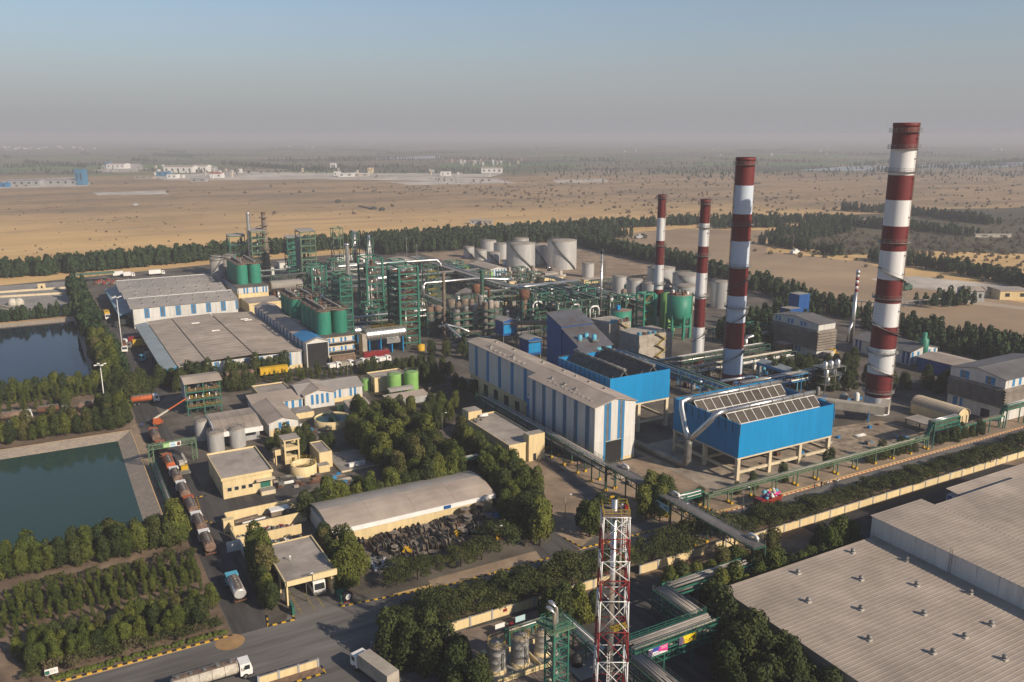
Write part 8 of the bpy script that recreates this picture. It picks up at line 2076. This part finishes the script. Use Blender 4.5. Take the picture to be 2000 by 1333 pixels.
for lab,n_,ar in(('on the dusty ground behind the square cream building',9,(48.5,53.5,206,226)),('in the yard before the open cream tower',7,(52,60,208,214)),('beside the concrete tank cover',6,(62,65,204,212)),('in the yard left of the round clarifier',6,(66,71,244,258)),('at the foot of the white hall',8,(124.8,128.2,184,214)),('under the right cooling block',8,(158,190,156,178)),('on the verge by the covered bridge',5,(126,134,152,172)),('beside the lime green tanks',6,(112,120,262,276)),('on the rough earth beside the tallest stack',9,(196,230,152,166)),('by the two louvred blocks',6,(255,262,150,168))):
 for i in range(n_):pile(rd.uniform(ar[0],ar[1]),rd.uniform(ar[2],ar[3]),lab,rd.choice(['rust_pipe','beige_panel','grey_steel','rust','blue_stripe','white','tan_rust']))
def person(a,b,rz,shirt,trousers,label):
 o=bpy.data.objects.new('person',None);o.location=(a,b,.045);o.rotation_euler=(0,0,rz);link(o);tag(o,label,'person','people on foot')
 def skin(nm,V,E,Rr,k,root_i=0):
  me=bpy.data.meshes.new(nm);me.from_pydata(V,E,[]);me.materials.append(M[k]);ob=bpy.data.objects.new(nm,me);link(ob,o)
  sv=me.skin_vertices[0].data if me.skin_vertices else None
  md=ob.modifiers.new('skin','SKIN')
  if not me.skin_vertices:pass
  sv=me.skin_vertices[0].data
  for i,r_ in enumerate(Rr):sv[i].radius=(r_,r_)
  sv[root_i].use_root=True
  sb=ob.modifiers.new('subd','SUBSURF');sb.levels=1;sb.render_levels=1
  return ob
 V=[(0,0,.92),(0,0,1.15),(0,0,1.38),(0,0,1.5),(0,0,1.6),(0,0,1.7),(.02,.2,1.4),(-.06,.24,1.12),(.04,.25,.88),(.02,-.2,1.4),(.1,-.24,1.13),(.22,-.24,.92)]
 E=[(0,1),(1,2),(2,3),(3,4),(4,5),(2,6),(6,7),(7,8),(2,9),(9,10),(10,11)]
 skin('body',V,E,[.14,.13,.16,.06,.095,.08,.065,.05,.035,.065,.05,.035],shirt)
 V=[(0,0,.95),(.0,.1,.85),(.14,.1,.46),(.08,.1,.06),(.2,.1,.03),(0,-.1,.85),(-.04,-.1,.48),(-.22,-.1,.1),(-.12,-.1,.03)]
 skin('trousers',V,[(0,1),(1,2),(2,3),(3,4),(0,5),(5,6),(6,7),(7,8)],[.15,.105,.075,.055,.045,.105,.075,.055,.045],trousers)
 h=MB();h.lathe((0,0,1.6),[(.1,.02),(.11,.09),(.07,.17),(0,.19)],'black',n=10);hm2=h.mesh('hair');ob=bpy.data.objects.new('hair',hm2);link(ob,o)
person(170.4,140.2,R(200),'hay_white','dark_steel','person in a pale shirt walking at the kerb of the main road')
person(172.6,139.9,R(190),'dark_steel','black','person in dark clothes a few steps right of the pale shirted one')
person(157.4,140.0,R(10),'rust','dark_steel','person in a reddish shirt near the loaded lorry')
person(22.8,278.0,R(-80),'banner_blue','black','person in dark blue walking beside the road near the boom lift')
person(27.4,199.8,R(60),'hay_white','grey_steel','person in a pale shirt on the traffic island by the tankers')
for i,(x,y)in enumerate(((1612,944),(1632,940))):
 a_,b_=g(x,y);t=thing('motorbike',(a_,b_-.8,.05),('left','right')[i]+' white motorbike parked at the road kerb below the cooling block','motorbike','motorbikes at the kerb',R(15))
 for x_ in(-.6,.6):m=MB();m.cyl((x_,-.05,.3),(x_,.05,.3),.3,'tyre',n=12);part('wheel',m,t,True)
 m=MB();m.beam((-.5,0,.45),(.45,0,.65),.22,'white',.3);part('body',m,t,True);m=MB();m.beam((-.5,0,.8),(.1,0,.78),.24,'black',.1);part('saddle',m,t,True);m=MB();m.beam((.6,0,.3),(.42,0,1.0),.07,'grey_steel');m.beam((.42,-.3,1.0),(.42,.3,1.0),.05,'black');part('fork',m,t,True)
defmat('chalk',(0.62,0.55,0.47),0.95,var=0.2,scale=0.03)
defmat('sand_road',(0.42,0.33,0.24),0.95,var=0.12,scale=0.05)
defmat('far_grass',(0.115,0.10,0.055),0.95,var=0.2,scale=0.02)
defmat('pale_field',(0.36,0.255,0.155),0.95,var=0.16,scale=0.02,col2=(0.27,0.19,0.12))
defmat('far_water',(0.30,0.32,0.33),0.3,var=0.05,scale=0.01)
def patch(name,pxs,z,k,label,n_=6,wob=.16):
 """irregular ground patch with a ragged edge, outline given in survey pixels"""
 P=[g(x,y)for x,y in pxs];out=[]
 for p,q in zip(P,P[1:]+P[:1]):
  L=math.hypot(q[0]-p[0],q[1]-p[1]);nx,ny=-(q[1]-p[1])/L,(q[0]-p[0])/L
  for i in range(n_):u=i/n_;w_=0 if i==0 else rnd.uniform(-wob,wob)*L/n_;out.append((p[0]+(q[0]-p[0])*u+nx*w_,p[1]+(q[1]-p[1])*u+ny*w_))
 return sheet(name,out,z,k,label)
patch('bare_field',[(1130,466),(1330,446),(1520,452),(1492,475),(1500,492),(1690,512),(1760,540),(2080,610),(2080,690),(1900,668),(1700,620),(1560,575),(1380,535),(1200,490)],0.006,'pale_field','bare sandy field beyond the silver tanks')
patch('track',[(1640,598),(1760,592),(1900,586),(2000,600),(2000,606),(1880,592),(1760,598),(1640,604)],0.02,'sand_road','pale track along the bare field')
patch('chalk_ground',[(1700,545),(1790,540),(1990,560),(1960,578),(1760,562)],0.012,'chalk','whitish disturbed ground at the right')
patch('scrub_ground',[(1500,470),(1640,420),(2080,400),(2080,500),(1800,490),(1640,500)],0.004,'far_grass','scrub covered ground beyond the right belt')
for i,p in enumerate(([(200,322),(270,320),(290,330),(190,334)],[(300,345),(440,336),(700,338),(980,340),(960,346),(720,347),(520,352),(320,352)],[(0,352),(150,346),(170,364),(0,368)],[(560,345),(700,342),(860,346),(980,349),(960,356),(620,350)],[(180,377),(320,372),(330,380),(190,382)],[(760,356),(980,352),(1010,358),(800,362)],[(1080,352),(1180,350),(1190,356),(1090,358)],[(210,331),(280,330),(270,336),(200,337)])):
 patch('chalk_ground',p,0.010+.001*i,'chalk','white quarried ground on the far plain')
patch('far_pond',[(1560,333),(1640,326),(1960,320),(2010,322),(1960,327),(1660,334)],0.02,'far_water','pale flooded field far off on the right')
patch('far_pond',[(730,309),(850,305),(870,309),(740,312)],0.02,'far_water','pale flooded field far off in the middle')
patch('far_pond',[(1820,321),(2010,318),(2010,322),(1830,324)],0.02,'far_water','narrow pale flooded strip far off on the right')
def far_block(x0,x1,yb,h,dep,k,roof,label,group='far buildings on the plain',name='far_building',gable=True):
 """building far across the plain: front edge from pixel x0 to x1 on ground line yb"""
 A_,B_=Vector((*g(x0,yb),0)),Vector((*g(x1,yb),0));d=(B_-A_);L=d.length;an=math.atan2(d.y,d.x)
 t=thing(name,tuple(A_),label,'building',group,an)
 m=MB()
 if gable:m.extr([(0,0),(dep,0),(dep,h),(dep/2,h*1.22),(0,h)],0,L,'a',k)
 else:m.box(0,L,0,dep,0,h,k)
 part('wall',m,t,True)
 m=MB()
 if gable:m.extr([(-.6,h+.1),(dep/2,h*1.22+.15),(dep+.6,h+.1),(dep/2,h*1.22+.5)],-.5,L+.5,'a',roof)
 else:m.box(-.4,L+.4,-.4,dep+.4,h+.02,h+.5,roof)
 part('roof',m,t,True)
 m=MB();n_=max(2,int(L/12))
 for i in range(n_):m.box(L*(i+.35)/n_,L*(i+.65)/n_,-.08,-.01,h*.35,h*.75,'glass')
 part('window_row',m,t,True)
 return t
FB=((8,78,363,9,30,'grey_wall','roof_grey','long grey sheds at the far left edge of the plain'),(78,150,362,9,30,'grey_wall','roof_grey','long grey shed left of the tall blue far block'),(148,163,362,28,20,'far_blue','far_blue','tall pale blue block on the far plain at the left'),(-12,14,366,7,12,'blue_stripe','blue_stripe','low blue roofed shed at the far left edge'),(208,243,330,12,40,'white','roof_sheet','white far shed left of the quarry'),(206,216,328,16,14,'far_blue','far_blue','small pale blue far tower'),(306,330,345,10,16,'far_blue','blue_stripe','small blue far shed beside the white halls'),(320,376,338,14,40,'white','roof_sheet','long white far hall on the left'),(374,404,336,14,40,'white','roof_sheet','second white far hall'),(326,345,349,8,20,'white','white','low white far block'),(410,433,348,9,20,'white','orange','orange roofed far block'),(404,420,335,10,20,'grey_wall','roof_grey','grey far shed behind the orange roof'),(262,300,350,5,18,'beige_panel','roof_flat','low beige far block'),(372,402,356,6,12,'grey_wall','roof_grey','grey far hut in front of the halls'),(940,981,339,12,60,'white','roof_sheet','white far hall in the middle of the plain'),(645,655,328,12,20,'white','white','small white far tower house'),(652,664,345,10,14,'white','white','white far block by the quarry'),(718,728,338,12,16,'cream','roof_flat','cream far block by the quarry'),(660,690,346,8,16,'white','white','white far wall block'),(690,720,345,6,16,'hay_white','white','pale far stone yard block'),(860,880,344,9,16,'white','white','white far block right of the quarry'),(1680,1712,443,6,14,'white','roof_sheet','white hut on the right plain'),(942,962,440,4,10,'beige_panel','roof_sheet','low hut with a pale roof at the belt edge'),(966,990,446,4,8,'cream','yellow','yellow roofed hut at the belt edge'),(985,1000,448,5,8,'beige_panel','roof_flat','small beige hut at the belt edge'),(918,940,438,3.5,8,'grey_wall','roof_grey','grey hut at the belt edge'))
for f in FB:far_block(*f[:7],f[7],gable=f[6]in('roof_grey','roof_sheet','orange'))
r_=random.Random(11)
for i in range(120):
 x,y=r_.choice([(r_.uniform(0,190),r_.uniform(288,293)),(r_.uniform(560,612),r_.uniform(287,291)),(r_.uniform(880,1020),r_.uniform(316,325)),(r_.uniform(300,470),r_.uniform(326,350)),(r_.uniform(570,980),r_.uniform(336,348)),(r_.uniform(1180,2000),r_.uniform(284,306)),(r_.uniform(130,180),r_.uniform(271,278))])
 w_=r_.uniform(6,14)*(1+(340-y)/40);far_block(x,x+max(2.2,w_/mpp(y)*.35),y,r_.uniform(5,11),w_,r_.choice(['white','white','hay_white','cream_pale']),'white','small whitish house far out on the plain','small far houses','far_house',False)
for x0,x1,yb,h,dep,k,rf,lab in((1889,1921,590,6,12,'grey_wall','roof_sheet','grey gabled shed by the disturbed ground at the right'),(1925,1962,580,4,8,'cream_pale','roof_sheet','low pale roofed shed at the right'),(1952,2010,586,5,12,'cream','roof_flat','cream flat block at the right edge')):
 far_block(x0,x1,yb,h,dep,k,rf,lab,'sheds at the right edge','shed',rf=='roof_sheet')
far_block(1905,1975,464,2.5,2,'hay_white','hay_white','long pale wall crossing the scrub at the right',None,'far_wall',False)
a0,b0=g(1572,590);a1,b1=g(1720,604);a2,b2=g(1895,590)
m=MB()
for(p,q)in(((a0,b0),(a1,b1)),((a1,b1),(a2,b2))):
 m.beam((*p,3.2),(*q,3.2),1.3,'concrete',.5);n_=16
 for i in range(n_):u=i/n_;x,y=p[0]+(q[0]-p[0])*u,p[1]+(q[1]-p[1])*u;m.beam((x,y,0),(x,y,3),.25,'green_steel')
solo('pipeline',m,'long low pipeline on trestles along the bare field','pipeline')
sheet('settling_yard',[(-60,488),(15,486),(15,600),(-60,600)],0.018,'concrete')
for i,(x,y)in enumerate(((25,596),(38,595))):
 a_,b_=g(x,y);m=MB();m.lathe((a_,b_,0),[(2.4,0),(2.4,1.5),(2.0,2.6),(1.1,3.4),(0,3.7)],'hay_white',n=16);solo('dome_tank',m,('left','right')[i]+' pale domed tank behind the upper pond','tank','domed tanks',loc=(a_,b_,0))
t=thing('cream_building',(*g(82,566),0),'little cream hut standing in the settling yard','building');a_,b_=g(82,566);m=MB();m.box(a_-2,a_+2,b_,b_+3,0,3.5,'cream',top='roof_flat');m.box(a_-.5,a_+.5,b_-.05,b_-.001,.2,2.2,'black');part('wall',m,t)
for i,(x0,y0,x1,y1)in enumerate(((0,573,128,564),(0,582,138,574),(0,600,20,604))):
 A_,B_=g(x0,y0),g(x1,y1);m=MB();m.beam((*A_,.6),(*B_,.6),.5,'cream_pale',1.2);solo('low_wall',m,('rear','middle','front left')[i]+' low pale wall of the settling yard','wall','walls of the settling yard')
m=MB();a_,b_=g(178,553)
m.extr([(b_,5),(b_+6,5.6),(b_+6,5.8),(b_,5.2)],a_-10,a_+14,'a','green_pale')
for i in range(6):m.beam((a_-9+4.4*i,b_+3,0),(a_-9+4.4*i,b_+3,5.2),.2,'green_steel')
solo('green_canopy',m,'long green canopy behind the upper pond hedge','canopy')
for i in range(9):
 a_,b_=g(188+5.0*i,556-(i%3)*2);m=MB();m.lathe((a_,b_,0),[(.9,0),(1.0,1.8),(0,2.4)],'red_paint' if i%2 else 'rust',n=8);m.box(a_+1,a_+2,b_,b_+1,0,1.1,'grey_steel');solo('red_pump',m,'small red pump set on the pump yard behind the far warehouse','pump','red pump sets',loc=(a_,b_,0))
for i,(x,y)in enumerate(((235,541),(253,542),(307,538))):
 a_,b_=g(x,y);lorry((a_,b_),0,('white box lorry','small white lorry','long low white lorry')[i]+' behind the far warehouse roof','white','white','white lorries behind the far warehouse',L=(9,7,10)[i])
for i,(x,y,k)in enumerate(((730,410,'dark_steel'),(746,412,'dark_steel'),(1247,467,'grey_wall'),(1256,466,'dark_steel'),(1138,458,'rust'),(1196,459,'grey_wall'),(265,403,'grey_wall'),(1552,497,'white'),(660,396,'dark_steel'),(1770,567,'green_steel'))):
 a_,b_=g(x,y);m=MB();m.box(a_-3.5,a_+3.5,b_-1.5,b_+1.5,.5,3,k);m.box(a_-1,a_+1.5,b_-1.4,b_+1.4,3,4.2,k)
 for x_ in(-2.4,2.2):m.cyl((a_+x_,b_-1.7,.6),(a_+x_,b_+1.7,.6),.6,'tyre',n=10)
 solo('parked_machine',m,('left dark','right dark','grey','dark','rusty','small grey','pale','white','small dark','green')[i]+(' machine parked out on the golden plain',' machine parked out on the golden plain',' machine on the bare field behind the slim stack',' machine on the bare field beside the grey one',' machine at the edge of the bare field',' machine near the belt of the bare field',' vehicle far out on the left plain',' vehicle by the belt right of the second stack',' machine beside an earth bank on the plain',' machine on the disturbed ground at the right')[i],'machine',loc=(a_,b_,0))
m=MB();p,q=g(704,404),g(728,409);m.beam((*p,.6),(*q,.6),5,'dry_soil',1.6);solo('earth_bank',m,'dark earth bank beside the machines on the plain','bank',kind='structure')
m=MB();a_,b_=g(1200,462);m.cyl((a_,b_,0),(a_,b_,22),.3,'grey_steel',.15,n=6);solo('thin_mast',m,'thin mast standing on the bare field','mast',loc=(a_,b_,0))
def spray(n_,boxes,s0,s1,seed,clump=0):
 r_=random.Random(seed);out=[];w_=[b[4]for b in boxes]
 while len(out)<n_:
  x0,x1,y0,y1,_=r_.choices(boxes,w_)[0];x,y=r_.uniform(x0,x1),r_.uniform(y0,y1);c=g(x,y);k=1+int(r_.random()*clump)
  for _ in range(k):
   out.append((c[0]+r_.gauss(0,6*k),c[1]+r_.gauss(0,6*k),r_.uniform(s0,s1)))
 return out
gn_scatter('scrub',spray(260,[(0,420,470,515,2),(-20,800,385,470,2),(160,280,424,434,.5),(640,1100,385,440,1)],.10,.42,3,3),SCRUB,'dusty bushes scattered over the golden plain','scrub')
gn_scatter('scrub',spray(950,[(960,2050,350,412,5),(700,1400,345,380,2),(1240,1700,380,440,1.2),(0,980,352,378,1.0)],.22,.95,4,6),SCRUB,'brownish scrub beyond the golden plain','scrub')
gn_scatter('scrub',spray(900,[(1520,2060,425,500,3),(1850,2060,470,540,1),(1560,1800,470,500,1)],.25,.8,9,4),SCRUB,'grey green scrub on the right beyond the bare field','scrub')
gn_scatter('far_trees',spray(3400,[(-40,2050,278,318,5),(1050,2050,318,350,3),(-40,1050,318,340,2)],.3,.8,5,10),BELT,'far trees and hedges fading into the haze','far trees')
pts=[]
r_=random.Random(21)
for i in range(46):
 x,y=r_.uniform(-40,2050),r_.uniform(276,336);p=Vector(g(x,y));an=r_.choice([R(12),R(102)])+r_.uniform(-.1,.1);L=r_.uniform(150,700)
 for j in range(int(L/9)):pts.append((p.x+math.cos(an)*9*j+r_.gauss(0,2),p.y+math.sin(an)*9*j+r_.gauss(0,2),r_.uniform(.7,1.3)))
gn_scatter('far_trees',pts,BELT,'hedge rows between the far fields','far trees')
def pxband(x0,y0,x1,y1,w_,dens,s0,s1):return band(g(x0,y0),g(x1,y1),w_,dens,s0,s1)
gn_scatter('tree_belt',pxband(1640,412,1760,418,16,.06,.7,1)+pxband(1760,418,1945,440,16,.06,.7,1)+pxband(1640,440,1800,452,20,.05,.7,1)+pxband(1800,452,1900,462,20,.05,.6,.9),BELT,'dark far double hedge on the right plain','tree belt')
gn_scatter('tree_belt',pxband(1490,476,1640,500,12,.08,.6,.85)+pxband(1690,506,1760,518,12,.09,.6,.85)+pxband(1750,514,1860,532,12,.09,.65,.9)+pxband(1850,528,2060,572,14,.09,.65,.9),BELT,'dark hedge along the near edge of the scrub on the right','tree belt')
gn_scatter('tree_belt',pxband(1500,466,1630,440,20,.05,.5,.8)+pxband(1560,470,1660,452,14,.05,.5,.8)+pxband(1390,446,1530,442,26,.06,.7,1.0),BELT,'hedges along the track on the right plain','tree belt')
gn_scatter('tree_belt',pxband(1790,600,1900,592,14,.06,.5,.8)+pxband(1860,690,2040,716,26,.06,.7,1.0)+pxband(1700,640,1880,690,16,.06,.5,.8),BELT,'dark trees behind the open shed at the right','tree belt')
